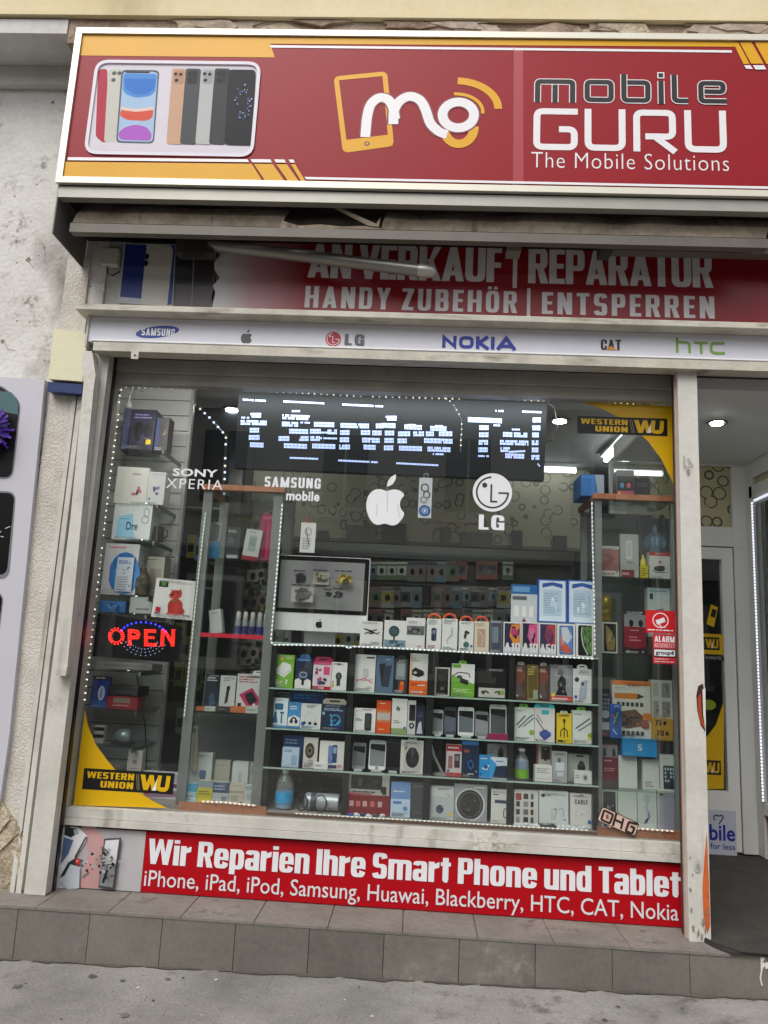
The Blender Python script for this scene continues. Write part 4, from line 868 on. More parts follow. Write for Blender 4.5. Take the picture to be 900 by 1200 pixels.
# bulkhead with ring wallpaper and the peg wall below it
BHY = 2.6; zbh = at(520, 640, BHY)[1]
bh = thing('bulkhead', 'dim olive wallpapered bulkhead with dark ring pattern high over the peg wall', 'bulkhead', (.1, BHY, zbh))
b = MB(); b.box(-1.6, 1.45, BHY, BHY + .06, zbh + .03, 3.198, M_WP); b.build('wallpaper_panel', bh)
b = MB(); b.box(-1.6, 1.45, BHY - .012, BHY + .05, zbh, zbh + .029, P('#55554f', .6)); b.build('edge_strip', bh)
rg = random.Random(11); b = MB()
for (x0, y0, x1, y1) in ((405, 616, 440, 637), (447, 614, 475, 637), (516, 618, 528, 642), (540, 624, 577, 646), (600, 622, 612, 645), (648, 628, 664, 648), (372, 622, 384, 632)):
    xa, za, xb, zb_ = PX(BHY - .014).rect(x0, y0, x1, y1); b.box(xa, xb, BHY - .03, BHY - .0135, max(za, zbh), zb_, P(rg.choice(['#3c3d3a', '#55574f', '#2e2f2f']), .5))
o = b.build('phone_card', bh)
PWY = 3.3
pegw = thing('peg_wall', 'dark peg wall for hanging accessory packs at the back of the shop', 'peg wall', (.1, PWY, .34))
b = MB(); b.box(-1.58, 1.43, PWY, 3.36, .34, zbh + .028, P('#5a5d5a', .7)); b.build('board', pegw)
b = MB()
for y in (656, 686, 712, 736): z = at(500, y, PWY)[1]; b.box(-1.5, 1.4, PWY - .02, PWY - .001, z, z + .012, P('#77797a', .4, .6)); 
b.build('rail', pegw)
# hanging packs, row by row
packcols = ['#9a9d98', '#7d827f', '#b5b7b0', '#5f646b', '#c4c3b9', '#4f545c', '#8d7a73', '#b8ad4a', '#6f93a0', '#cbc7bd', '#a5655a', '#67805f']
def pack_mesh(hx, hx2, seed):
    b = MB(); rg = random.Random(seed); w_, h_ = rg.uniform(.09, .13), rg.uniform(.15, .2)
    b.box(-w_ / 2, w_ / 2, -.025, 0, -h_, 0, P(hx, .4)); A = Art(b, -.0255, .0005)
    A.rect(-w_ * .4, -h_ * .75, w_ * .4, -h_ * .25, P(hx2, .3)); A.rect(-w_ * .45, -h_ * .16, w_ * .45, -h_ * .04, P(packcols[(seed * 3) % 12], .4)); A.ell(0, -h_ * .52, w_ * .2, h_ * .16, P('#1d1f21', .25), 10)
    return b
protos = []
for i in range(12): protos.append((pack_mesh(packcols[i], packcols[(i + 5) % 12], i)))
PK_PROTO = [None] * 12; rg = random.Random(77)
def place_pack(x, y, z, k):
    if PK_PROTO[k] is None:
        o = protos[k].build('hanging_pack'); PK_PROTO[k] = o
    else: o = PK_PROTO[k].copy(); COL.objects.link(o)
    o.location = (x, y, z); tag(o, 'dim hanging accessory pack on a rail of the dark back wall', 'accessory pack', 'accessory packs hanging on the back wall'); return o
for yy in (658, 688, 714, 738):
    px = 336
    while px < 612:
        if rg.random() < .9:
            x, z = at(px, yy, PWY - .03); k = rg.choice([8, 10, 6]) if (yy == 658 and 530 < px < 580) else rg.randrange(12); place_pack(x, PWY - .03, z, k)
        px += rg.uniform(9.5, 13.5)
SWY = 1.62
x0 = at(226, 700, SWY)[0]; x1 = at(338, 700, SWY)[0]
side_pw = thing('peg_panel', 'narrow dark peg panel crowded with packs behind the glass cabinet', 'peg panel', ((x0 + x1) / 2, SWY, .34))
b = MB(); b.box(x0, x1, SWY, SWY + .04, .34, at(280, 585, SWY)[1], P('#8c8e84', .7)); b.build('board', side_pw)
for yy in (600, 630, 661, 691, 720, 752, 782):
    px = 234
    while px < 334:
        x, z = at(px, yy, SWY - .01); k = rg.choice([0, 2, 4, 7, 9, 1, 11]); o = place_pack(x, SWY - .01, z, k)
        o['label'] = 'dim hanging pack on the narrow peg panel behind the left glass cabinet'; o['group'] = 'packs hanging on the narrow peg panel'
        px += rg.uniform(9, 13)

# ceiling lamps
def tube_lamp(p0, p1, label, lum=10.0):
    c = [(p0[i] + p1[i]) / 2 for i in range(3)]; t = thing('tube_lamp', label, 'lamp', c, 'tube lamps under the shop ceiling')
    b = MB(); d = Vector(p1) - Vector(p0); n = Vector((-d.y, d.x, 0)).normalized() * .05
    vs = [Vector(p0) + n, Vector(p0) - n, Vector(p1) - n, Vector(p1) + n]
    b.add([(v.x, v.y, 3.17) for v in vs] + [(v.x, v.y, 3.199) for v in vs], [(0, 1, 2, 3), (7, 6, 5, 4), (0, 4, 5, 1), (1, 5, 6, 2), (2, 6, 7, 3), (3, 7, 4, 0)], P('#c8c9c6', .5)); b.build('fitting', t)
    b = MB(); b.tube([(p0[0], p0[1], 3.15), (p1[0], p1[1], 3.15)], .02, EM('#f4fbff', lum), 8); b.build('tube', t)
tube_lamp((1.46, 1.35, 3.15), (1.46, 2.05, 3.15), 'longer lit fluorescent tube seen under the yellow corner sticker')
tube_lamp((1.62, 1.75, 3.15), (1.62, 2.35, 3.15), 'shorter lit fluorescent tube beside the longer one near the entrance')
tube_lamp((.7, 2.45, 3.15), (1.3, 2.45, 3.15), 'lit fluorescent tube behind the end of the scrolling text panel', 5.0)
tube_lamp((-1.0, 2.95, 3.15), (1.0, 2.95, 3.15), 'unseen long tube added to light the packs on the dark back wall', 12.0)  # unseen tube added behind the bulkhead to brighten the hanging packs
tube_lamp((-1.55, 1.9, 3.15), (-1.05, 1.9, 3.15), 'lit tube standing for a bright reflected line over the dark cabinet', 24.0)  # lit tube stands in for a bright line of reflection
def spot(px, py, label):
    d = _right * ((px - 450) / FPX) + _fwd - _up * ((py - 600) / FPX); k = (3.199 - CAM.z) / d.z; q = CAM + d * k
    t = thing('downlight', label, 'lamp', q, 'round downlights'); b = MB(); b.lathe([(.075, -.012), (.075, 0)], q.x, q.y, q.z, P('#6a6a68', .35, .5), 20); b.build('trim_ring', t)
    b = MB(); b.lathe([(.045, -.016), (.045, -.0125)], q.x, q.y, q.z, EM('#ffffff', 40.0), 16); b.build('bulb', t)
spot(272, 479, 'small round lit downlight beside the start of the scrolling text panel')
spot(656, 492, 'small round lit downlight beyond the end of the scrolling text panel')

# ================================================================== the entrance recess
RZ = 3.0
struct(box_obj('recess_ceiling', 1.378, 2.75, -.05, 1.5, RZ, RZ + .12, P('#dededb', .7, 0, .05, 2)))
struct(box_obj('recess_floor', 1.385, 2.75, .121, 1.5, .2, .338, M_TILETOP))
DY = 1.5
mt = thing('door_mat', 'dark grey rubber mat hanging over the step edge in the entrance', 'mat', (1.9, .4, .34))
b = MB(); rg = random.Random(21); n = 24; M_MAT = tint_nodes('dark_rubber_mat', '#3a3733', '#2f2c29', '#464239', 6, 70, .9, .5, .004)
xa = at(836, 1100, -.3)[0]
def front(i): x = xa + .06 + (2.7 - xa) * i / n; return x, -.335 - .012 * noise.noise(Vector((x * 4, 1, 0)))
tp = [(xa - .02, -.15, .3505), (xa + .01, -.25, .351)] + [(front(i)[0], front(i)[1], .3505) for i in range(n + 1)] + [(2.74, 1.44, .3505), (1.41, 1.44, .3505)]
k = len(tp); b.add(tp + [(x, y, z - .012) for x, y, z in tp], [tuple(range(k)), tuple(range(2 * k - 1, k - 1, -1))] + [(i, k + i, k + (i + 1) % k, (i + 1) % k) for i in range(k)], M_MAT)
b.build('pad', mt)
b = MB(); b.tube([(xa - .015, -.15, .352), (xa + .02, -.25, .353), (xa + .1, -.335, .353), (xa + .3, -.34, .352), (2.7, -.335, .352)], .006, P('#26241f', .7), 6); b.build('edge_binding', mt)
# door with transom
M_DOOR = P('#e3e3df', .45, 0, .05, 3); M_DFR = P('#d9d9d5', .45, 0, .05, 3)
dr = thing('shop_door', 'white framed glass shop door with yellow money transfer stickers, set back in the entrance', 'door', (1.9, DY, .34))
p = PX(DY); D = lambda x, y: at(x, y, DY)
def zpx(x, y): return D(x, y)[1]
zt0, zt1 = zpx(838, 617), zpx(838, 546); zr = zpx(840, 640); xg0 = 1.62; xg1 = D(850.5, 800)[0]; xl1 = D(864, 800)[0]; xt1 = D(857.5, 580)[0]; xf1 = D(876, 700)[0]
zg1, zg0 = zpx(838, 655), zpx(842, 927); zb0 = .352
b = MB(); b.box(1.39, xf1 + .02, DY, DY + .06, zt1 + .002, RZ - .001, M_DFR); b.box(1.39, xg0 - .15, DY + .001, DY + .06, .352, zt1, M_DFR); b.box(xt1, xf1 + .02, DY + .001, DY + .06, zr, zt1, M_DFR); b.box(xl1 + .008, xf1 + .02, DY + .001, DY + .06, .352, zr - .001, M_DFR)
b.box(xg0 - .149, xt1 - .001, DY + .001, DY + .06, zr, zt0, M_DFR); b.build('frame', dr, bev=.004)
b = MB(); b.box(xg0 - .14, xg0, DY + .01, DY + .055, .36, zr - .008, M_DOOR); b.box(xg1, xl1, DY + .01, DY + .055, .36, zr - .008, M_DOOR); b.box(xg0 + .0005, xg1 - .0005, DY + .01, DY + .055, zg1, zr - .008, M_DOOR); b.box(xg0 + .0005, xg1 - .0005, DY + .01, DY + .055, .36, zg0, M_DOOR); b.build('leaf', dr, bev=.004)
b = MB(); b.box(xg0 + .001, xg1 - .001, DY + .03, DY + .036, zg0 + .001, zg1 - .001, M_GLASS); b.build('pane', dr)
b = MB(); b.box(xg0 - .148, xt1 - .002, DY + .03, DY + .036, zt0 + .001, zt1 - .001, wallpaper('cream_ring_wallpaper', '#b0aa88', '#4d4839')); b.build('transom_panel', dr)
struct(box_obj('shop_back_partition', 1.45, 3.2, 3.2, 3.26, .337, 3.19, M_DARKWALL))
YW = P('#d9ac08', .35, 0, .04, 3); KB = P('#141414', .35)
def wu_label(A, x0, z0, x1, z1, full=True):
    """black label: two words and a two-letter mark with slanting bars"""
    A.rect(x0, z0, x1, z1, KB); w_, h_ = x1 - x0, z1 - z0
    if full:
        A.heavy('WESTERN', x0 + .04 * w_, z0 + .55 * h_, x0 + .56 * w_, z0 + .86 * h_, YW, gap=.09); A.heavy('UNION', x0 + .2 * w_, z0 + .14 * h_, x0 + .56 * w_, z0 + .45 * h_, YW, gap=.1)
    for k, c in ((.585, P('#9a8a40', .4)), (.605, P('#8d8d88', .4))): A.line([(x0 + k * w_, z0 + .86 * h_), (x0 + (k + .025) * w_, z0 + .12 * h_)], .006 * w_, c)
    a = .63
    A.poly([(x0 + a * w_, z0 + .86 * h_), (x0 + (a + .05) * w_, z0 + .86 * h_), (x0 + (a + .095) * w_, z0 + .14 * h_), (x0 + (a + .045) * w_, z0 + .14 * h_)], YW)
    A.poly([(x0 + (a + .1) * w_, z0 + .86 * h_), (x0 + (a + .145) * w_, z0 + .86 * h_), (x0 + (a + .095) * w_, z0 + .14 * h_), (x0 + (a + .05) * w_, z0 + .14 * h_)], YW)
    A.poly([(x0 + (a + .1) * w_, z0 + .86 * h_), (x0 + (a + .145) * w_, z0 + .86 * h_), (x0 + (a + .18) * w_, z0 + .14 * h_), (x0 + (a + .135) * w_, z0 + .14 * h_)], YW)
    A.poly([(x0 + (a + .2) * w_, z0 + .86 * h_), (x0 + (a + .225) * w_, z0 + .86 * h_), (x0 + (a + .185) * w_, z0 + .14 * h_), (x0 + (a + .14) * w_, z0 + .14 * h_)], P('#e8e6df', .35))
    A.line([(x0 + (a + .215) * w_, z0 + .86 * h_), (x0 + (a + .2) * w_, z0 + .22 * h_), (x0 + (a + .3) * w_, z0 + .2 * h_), (x0 + (a + .31) * w_, z0 + .86 * h_)], .045 * w_, YW, .04 * w_)
b = MB(); A = Art(b, DY + .0285, .0006)
A.rect(*p.rect(790, 742, 849.5, 766), YW); wu_label(A, *p.rect(800, 746, 845, 761)); A.rect(*p.rect(800, 768, 849.5, 773), KB); A.text('MONEY IN MINUTES', *p.rect(815, 769, 847, 772.5), P('#b9b9b9', .4))
for q in ([(834.5, 708), (842.5, 711.5), (838, 735), (829, 731)],): A.poly(p.pts(q), YW)
A.poly(p.pts([(836, 713), (841, 715), (839, 724), (833.5, 722)]), KB)
A.poly(p.pts([(800, 925), (800, 870), (826, 868), (840, 850), (849.5, 822), (849.5, 925)]), YW); wu_label(A, *p.rect(794, 890.5, 846, 907.5)); A.ell(*D(831, 826), .05, .035, P('#8f9a1e', .4)); b.build('sticker', dr)
b = MB(); b.tube([(xl1 - .03, DY - .02, 1.3), (xl1 - .03, DY - .03, 1.35), (xl1 - .03, DY - .03, 1.5), (xl1 - .03, DY - .02, 1.55)], .01, P('#8d8e8e', .3, .8), 8); b.build('handle', dr) if False else None
# printed notice on the door foot
b = MB(); A = Art(b, DY + .0095, .0006); A.rect(*p.rect(800, 949, 863.5, 1002), P('#c3c6d4', .35)); A.text('mobile', *p.rect(803, 966, 862, 985), P('#1b2f9a', .35), .02); A.text('world for less', *p.rect(806, 988, 862, 995), P('#1b2f9a', .35), .01)
A.line([D(838, 962), D(836.5, 957), D(840, 955), D(843, 957), D(846, 955), D(848.5, 958), D(843, 966)], .008, P('#3c3c46', .35), .01); b.build('notice', dr)
# side display case of the entrance
sx = D(876, 700)[0] + .012
sd = thing('side_showcase', 'white framed side showcase with red foot and bright light strip in the entrance', 'showcase', (sx, .7, .34))
def zat(px, py, X):      # height where the line of sight meets the plane x = X
    d = _right * ((px - 450) / FPX) + _fwd - _up * ((py - 600) / FPX); q = CAM + d * ((X - CAM.x) / d.x); return q.z, q.y
zs1 = zat(876, 591, sx)[0]; zs0 = zat(889, 936, sx)[0]
b = MB(); b.box(sx, sx + .06, -.02, 1.45, zs1 + .03, zs1 + .12, M_DFR); b.box(sx, sx + .06, 1.40, 1.499, .352, RZ - .001, M_DFR); b.box(sx, sx + .06, -.02, 1.399, zs0 - .09, zs0 - .012, M_DOOR); b.box(sx + .001, sx + .06, -.02, 1.399, RZ - .12, RZ - .001, M_DFR); b.build('frame', sd, bev=.004)
b = MB(); b.box(sx + .02, sx + .026, -.02, 1.399, zs0 - .011, zs1 + .029, M_GLASS); b.build('pane', sd)
b = MB(); b.box(sx + .02, sx + .03, -.02, 1.399, zs1 + .121, RZ - .121, wallpaper('cream_ring_wallpaper_2', '#b0aa88', '#4d4839')); b.build('transom_panel', sd)
b = MB(); b.box(sx + .02, sx + .4, -.02, 1.398, .352, zs0 - .091, P('#9a1424', .35)); 
rr = [(zat(x, y, sx + .019)[1], zat(x, y, sx + .019)[0]) for x, y in ((893, 982), (896, 975), (894, 985), (897, 979), (898, 985), (901, 982))]
b.tube([(sx + .018, y, z) for y, z in rr], .006, W, 6); b.build('foot_panel', sd)
b = MB(); b.box(sx + .5, sx + .52, -.02, 1.398, zs0 - .09, RZ - .13, P('#7b7f80', .5)); b.box(sx + .03, sx + .5, -.02, 1.398, zs0 - .05, zs0 - .02, P('#b8bac2', .5)); 
for zz in (1.2, 1.65, 2.1): b.box(sx + .03, sx + .48, 0, 1.36, zz, zz + .008, M_SHELFGLASS)
b.build('shelf', sd)
b = MB(); ml = EM('#f1f3ff', 1.1)
yl = 1.37; z = zs0
b.box(sx - .012, sx + .005, yl - .012, yl + .012, zs0, zs1, P('#d5d5de', .4))
while z < zs1: b.box(sx - .016, sx - .0125, yl - .009, yl + .009, z, z + .011, ml); z += .022
b.box(sx - .008, sx + .004, -.02, yl - .013, zs1 - .004, zs1 + .012, EM('#eef2ff', .6)); b.build('light_strip', sd)
rg = random.Random(41)
for i in range(6):
    zz = (1.208, 1.658, .79 + 0)[i % 3]; yy = .5 + (i // 3) * .35 + .2; o = MB(); o.box(-.06, .06, -.03, .03, 0, .2, P(rg.choice(['#3d4246', '#8d9092', '#5c2f38', '#2e3a52']), .4)); A = Art(o, -.0305); A.rect(-.04, .05, .04, .15, P('#a5a7a9', .3))
    q = o.build('accessory_box'); q.location = (sx + .25, yy, max(zz, zs0 - .019)); q.rotation_euler.z = -1.4
    tag(q, 'small dim accessory box inside the side showcase of the entrance', 'box', 'boxes inside the side showcase')
dl = thing('downlight', 'small round lit downlight in the entrance ceiling', 'lamp', (0, 0, 0), 'round downlights')
d = _right * ((840 - 450) / FPX) + _fwd - _up * ((495 - 600) / FPX); q = CAM + d * ((RZ - CAM.z) / d.z); dl.location = q; dl['_org'] = tuple(q)
b = MB(); b.lathe([(.062, -.008), (.062, -.001)], q.x, q.y, q.z, P('#4a4a49', .35, .5), 20); b.build('trim_ring', dl); b = MB(); b.lathe([(.036, -.012), (.036, -.0082)], q.x, q.y, q.z, EM('#ffffff', 170.0), 16); b.build('bulb', dl)
# glass flank of the display window towards the entrance
fk = thing('flank_glazing', 'grey framed glass side pane between the display window and the entrance', 'glazing', (1.36, .8, .34))
b = MB(); b.box(1.345, 1.385, .03, .07, .34, 2.999, M_DFR); b.box(1.345, 1.385, 1.46, 1.499, .34, 2.999, M_DFR); b.build('frame', fk); b = MB(); b.box(1.36, 1.366, .0705, 1.4595, .34, 2.999, M_GLASS); b.build('pane', fk)
# ================================================================== display fittings behind the glass
RNG = random.Random(99)
PAL = dict(W='#e2e2df', K='#141517', G='#8b8e90', D='#3a3d41', R='#b5182a', O='#e0681c', B='#2156a8', C='#2f98d6', N='#1d2a4e', Y='#e4c41f', L='#7fb53a', P='#cf3d78', S='#b9bcbe', T='#d8ccb6', E='#c9ccce', Q='#6b1f36', V='#8d86b5', J='#b08a3c', Z='#5f6468', X='#a9c4dc', M='#6d7f92')
def c_(k): return P(PAL.get(k, k), .36, 0, .03)
def paint(A, w, h, art):
    U = lambda u: -w / 2 + u * w
    Vv = lambda v: h - v * h
    for i, a in enumerate(art):
        k = a[0]
        if k == 'r': A.rect(U(a[1]), Vv(a[4]), U(a[3]), Vv(a[2]), c_(a[5]))
        elif k == 'q': A.rrect(U(a[1]), Vv(a[4]), U(a[3]), Vv(a[2]), a[5] * w, c_(a[6]))
        elif k == 'e': A.ell(U(a[1]), Vv(a[2]), a[3] * w, a[4] * h, c_(a[5]), 16)
        elif k == 'o': A.ring(U(a[1]), Vv(a[2]), a[3] * w, a[4] * h, a[5] * w, c_(a[6]), *(a[7:9] if len(a) > 8 else (0, 360)), n=20)
        elif k == 'p': A.poly([(U(u), Vv(v)) for u, v in a[1]], c_(a[2]))
        elif k == 'l': A.line([(U(u), Vv(v)) for u, v in a[1]], a[2] * w, c_(a[3]), .06 * w)
        elif k == 't': A.text(a[1], U(a[2]), Vv(a[5]), U(a[4]), Vv(a[3]), c_(a[6]), a[7] if len(a) > 7 else 0)
        elif k == 'H': A.heavy(a[1], U(a[2]), Vv(a[5]), U(a[4]), Vv(a[3]), c_(a[6]), gap=.08)
        elif k == 'd': A.dashes(U(a[1]), Vv(a[4]), U(a[3]), Vv(a[2]), a[5], c_(a[6]), i * 7 + int(w * 9999))
        elif k == 'b': A.blobs(U(a[1]), Vv(a[4]), U(a[3]), Vv(a[2]), a[5], [c_(q) for q in a[6]], i * 5 + int(h * 9999), a[7] if len(a) > 7 else (.2, .5))
def item(name, label, cat, x0, y0, x1, y1, Y, dep, base, art, z=None, group=None, tab=None, yaw=None, side=None, tilt=0):
    X0, Z0, X1, Z1 = PX(Y).rect(x0, y0, x1, y1); w_ = X1 - X0
    if z is not None: Z0 = z
    h = Z1 - Z0; yaw = RNG.uniform(-.085, .085) if yaw is None else yaw
    b = MB(); b.box(-w_ / 2, w_ / 2, 0, dep, 0, h, P(PAL.get(side or base, side or base), .4, 0, .03), c_(base))
    A_ = Art(b, -.0003, .0002); paint(A_, w_, h, art); rq = random.Random(label)
    if h > .09 and w_ > .05 and 'plain' not in label and 'phone box' not in label and 'chart' not in label:
        ink = c_(rq.choice(['#77797b', '#4b4e52', '#9a9c9c'])) if sum(lin(PAL.get(base, base))[:3]) > .9 else c_(rq.choice(['#a9abac', '#c9c9c6', '#8a8c8e']))
        if rq.random() < .8: A_.dashes(-w_ * .42, h * .02, w_ * rq.uniform(.1, .42), h * rq.uniform(.07, .12), rq.choice([2, 3]), ink, rq.randrange(999), .4)
        if rq.random() < .6: A_.dashes(-w_ * rq.uniform(.1, .42), h * .9, w_ * .42, h * .97, 2, ink, rq.randrange(999), .4)
        if rq.random() < .45: k_ = rq.uniform(.05, .08) * w_; q_ = rq.choice([-1, 1]) * w_ * .36; A_.rect(q_ - k_, h * .14, q_ + k_, h * .14 + 2 * k_, c_(rq.choice(['R', 'B', 'L', 'K', 'Y', 'G'])))
    o = b.build(name); o['_org'] = (0, 0, 0); o.location = ((X0 + X1) / 2, Y, Z0); o.rotation_euler = (-RNG.uniform(0, .05) if dep > .03 else 0, tilt, yaw); tag(o, label, cat, group)
    if tab:
        col, u0, u1, hh = tab; t = MB(); a0, a1 = -w_ / 2 + u0 * w_, -w_ / 2 + u1 * w_; r = hh * h
        t.prism([(a0, h), (a1, h), (a1, h + r * .6), (a1 - r * .5, h + r), (a0 + r * .5, h + r), (a0, h + r * .6)], dep * .4, dep * .4 + .002, c_(col))
        m_ = (a0 + a1) / 2; Art(t, dep * .4 - .0003).rect(m_ - (a1 - a0) * .22, h + r * .4, m_ + (a1 - a0) * .22, h + r * .68, M_DARK); t.build('hang_tab', o)
    return o

ZB = .722
deck = thing('display_deck', 'brown wooden display floor running along behind the window glass', 'display deck', (-.19, .3, .34))
M_WOOD = tint_nodes('orange_brown_wood', '#a5694a', '#8d553a', '#b97c5a', 3, 30, .5, .1, .003, streak=('#7d4a33', (2, 30, 30), .6, .8)); M_WOODD = P('#5a3d2e', .5)
b = MB(); b.box(-1.69, 1.32, .006, .62, .69, ZB - .002, P('#8f8a84', .6)); b.build('top', deck); b = MB(); b.box(-1.69, 1.32, .6205, .64, .34, .689, M_DARKWALL); b.build('back_panel', deck)
b = MB(); 
for xa, xb in ((210, 312), (700, 797)): b.box(at(xa, 945, .02)[0], at(xb, 945, .02)[0], .012, .03, ZB - .0015, ZB + .038, M_WOOD)
b.box(at(312, 955, .02)[0] + .001, at(700, 960, .02)[0] - .001, .012, .03, ZB - .0015, ZB + .012, M_WOODD); b.build('front_trim', deck)
# ---- centre cabinet
SH = [1.574, 1.338, 1.133, .937]; CY = .12; p = PX(CY)
M_POST = P('#1d2322', .4, .3); M_MIRROR = P('#15191a', .12, 0, 0)
cab = thing('display_cabinet', 'wide black framed cabinet with glass shelves of boxed phone accessories', 'cabinet', (at(506, 900, CY)[0], .3, ZB))
posts = [(311.5, 317.5), (404.5, 411.5), (498.5, 507), (595.5, 602), (694.5, 701)]
for xa, xb in posts:
    b = MB(); A0, A1 = p.pt(xa, 860)[0], p.pt(xb, 860)[0]; b.box(A0, A1, CY, CY + .03, ZB, SH[0] - .0085, M_POST); b.box(A0 + .005, A1 - .005, CY + .0305, .46, ZB, SH[0] - .0085, P('#1b2020', .3)); b.build('post', cab, bev=.002)
XA, XB = p.pt(311.5, 860)[0], p.pt(701, 860)[0]
for z in SH: b = MB(); b.box(XA - .001, XB + .001, CY - .004, .49, z - .008, z, M_SHELFGLASS); b.box(XA - .001, XB + .001, CY - .007, CY - .0045, z - .008, z, P('#9fb8ae', .2)); b.build('shelf', cab)
b = MB(); b.box(XA, XB, .4905, .50, ZB, SH[0], M_MIRROR); b.build('back_panel', cab)
for xa in (363, 455, 552, 650):
    b = MB(); b.box(at(xa - 12, 930, .47)[0], at(xa + 12, 930, .47)[0], .47, .4895, ZB, SH[3] - .02, P('#3c4042', .4)); b.build('kick_panel', cab)
# ---- tall glass cabinets
def tall_cab(label, xl, xr, pw, ytop, Y, shelves, back=None, topx=None):
    p = PX(Y); a0, a1 = p.pt(xl, 760)[0], p.pt(xr, 760)[0]; zt = at((xl + xr) / 2, ytop, Y)[1]; t = thing('glass_cabinet', label, 'cabinet', ((a0 + a1) / 2, Y + .2, ZB)); w_ = p.len(pw, (xl + xr) / 2, 760)
    for xa in (a0, a1 - w_):
        for ya in (Y, Y + .36): b = MB(); b.box(xa, xa + w_, ya, ya + .03, ZB, zt - .0302, P('#8a8f8c', .35, .4, .08, 5)); b.build('post', t, bev=.002)
    b = MB(); b.box(a0 - .01, a1 + .01, Y - .02, Y + .02, zt - .03, zt, M_WOOD); b.box(a0 - .008, a0 + .02, Y + .021, Y + .42, zt - .03, zt, M_WOOD); b.build('top', t, bev=.003); b = MB(); b.box(a0 + .021, a1 + .01, Y + .021, Y + .42, zt - .008, zt - .0005, M_SHELFGLASS); b.build('top_pane', t)
    for z, colr in shelves:
        b = MB(); b.box(a0 + .004, a1 - .004, Y + .01, Y + .38, z - .008, z - .0005, M_SHELFGLASS)
        if colr: b.box(a0 + w_ + .001, a1 - w_ - .001, Y + .001, Y + .0095, z - .022, z, P(colr, .4))
        b.build('shelf', t)
    b = MB(); b.box(a0 + w_ + .0005, a1 - w_ - .0005, Y + .014, Y + .018, ZB + .04, zt - .031, M_GLASS); b.build('pane', t)
    if back: b = MB(); b.box(a0 + .002, a1 - .002, Y + .391, Y + .397, ZB, zt - .031, P(back, .3, 0, .1, 2)); b.build('back_panel', t)
    return t
LZ = [at(270, 743, .2)[1], at(270, 834, .2)[1], at(270, 656, .2)[1]]
tall_cab('grey framed glass cabinet with an orange brown wooden top beside the computer', 222, 318.5, 11, 569, .14, [(LZ[0], '#c3243a'), (LZ[1], None), (LZ[2], None)])
RZS = [at(745, 677.5, .2)[1], at(745, 767, .2)[1], at(745, 865.5, .2)[1], at(745, 924.5, .2)[1]]
tall_cab('grey framed glass cabinet with a reddish wooden top next to the entrance post', 697.5, 797, 8, 580.5, .14, [(z, None) for z in RZS], '#5d6564')
# kick boards inside the left cabinet
b = MB(); b.box(at(228, 880, .5)[0], at(313, 880, .5)[0], .45, .46, ZB, LZ[1] - .012, P('#595d5c', .4)); o = b.build('grey_board'); tag(o, 'plain grey board standing at the back of the glass cabinet bottom compartment', 'board')
# ---- slatwall
SLY = .62
sw = thing('slatwall', 'pale grey slatwall panel with shelf arms next to the window edge', 'slatwall', (at(160, 700, SLY)[0], SLY, .7))
sx0, sx1 = at(92, 860, SLY)[0], at(191, 800, SLY)[0]; b = MB(); z = .66; M_SLAT = P('#cdcfca', .5, 0, .06, 3)
while z < 3.15: b.box(sx0, sx1, SLY, SLY + .02, z, z + .094, M_SLAT); z += .1
b.box(sx0, sx1, SLY + .0205, SLY + .03, .66, 3.19, P('#55575a', .6)); b.build('slat_panel', sw, bev=.004)
b = MB(); b.box(sx1 + .002, sx1 + .022, SLY - .01, SLY + .03, .6, 3.19, P('#b5b7b3', .4, .3)); b.build('edge_profile', sw)
def sl_shelf(y, x0=110, x1=196, dep=.34, mat=None):
    z = at(150, y, SLY - dep)[1]; b = MB(); b.box(max(GX0 + .02, at(x0, y, SLY - dep)[0]), min(at(x1, y, SLY - .02)[0], sx1), SLY - dep, SLY - .003, z - .008, z, mat or M_SHELFGLASS)
    b.box(sx1 - .03, sx1 - .02, SLY - dep, SLY - .003, z - .03, z - .0085, P('#77797a', .35, .6)); b.build('shelf', sw); return z
# ---- dark cabinet behind
DCY = 1.2; x0, x1 = at(207, 700, DCY)[0], at(252, 700, DCY)[0]
dc = thing('dark_cabinet', 'tall dark blue black cabinet behind the slatwall with a light line near its top', 'cabinet', ((x0 + x1) / 2, DCY, .34))
b = MB(); b.box(x0, x1 + .12, DCY, DCY + .34, .34, at(230, 472, DCY)[1], P('#16191f', .25, 0, .1)); b.build('body', dc)
b = MB(); z = at(240, 596, DCY)[1]
for yy in (596, 690, 800): z = at(230, yy, DCY - .01)[1]; b.box(x0, x1, DCY - .02, DCY - .001, z, z + .012, P('#a3a6a8', .4, .3))
b.build('rail', dc)
for i, (x, y, hx) in enumerate(((214, 640, '#32538f'), (226, 642, '#97962f'), (219, 760, '#6c7430'), (231, 752, '#51592d'), (222, 850, '#2b3a5c'), (216, 905, '#5d5f38'), (230, 905, '#43464a'), (220, 705, '#37537c'), (213, 705, '#8a8c86'), (228, 708, '#a39f3a'), (212, 790, '#7d8a36'), (224, 792, '#8f9240'), (234, 795, '#5a6f30'), (214, 845, '#8b8f90'), (231, 850, '#7f8434'), (223, 905, '#9c9a8e'), (236, 645, '#6f8fb0'), (212, 745, '#9aa53a'))):
    o = MB(); o.box(-.03, .03, -.03, 0, -.16, 0, P(hx, .4)); A = Art(o, -.0305); A.rect(-.02, -.12, .02, -.06, P('#22262a', .3)); q = o.build('hanging_pack'); X, Z = at(x, y - 15, DCY - .03); q.location = (X, DCY - .022, Z)
    tag(q, 'dim narrow pack hanging on the front of the dark cabinet', 'accessory pack', 'packs on the dark cabinet')

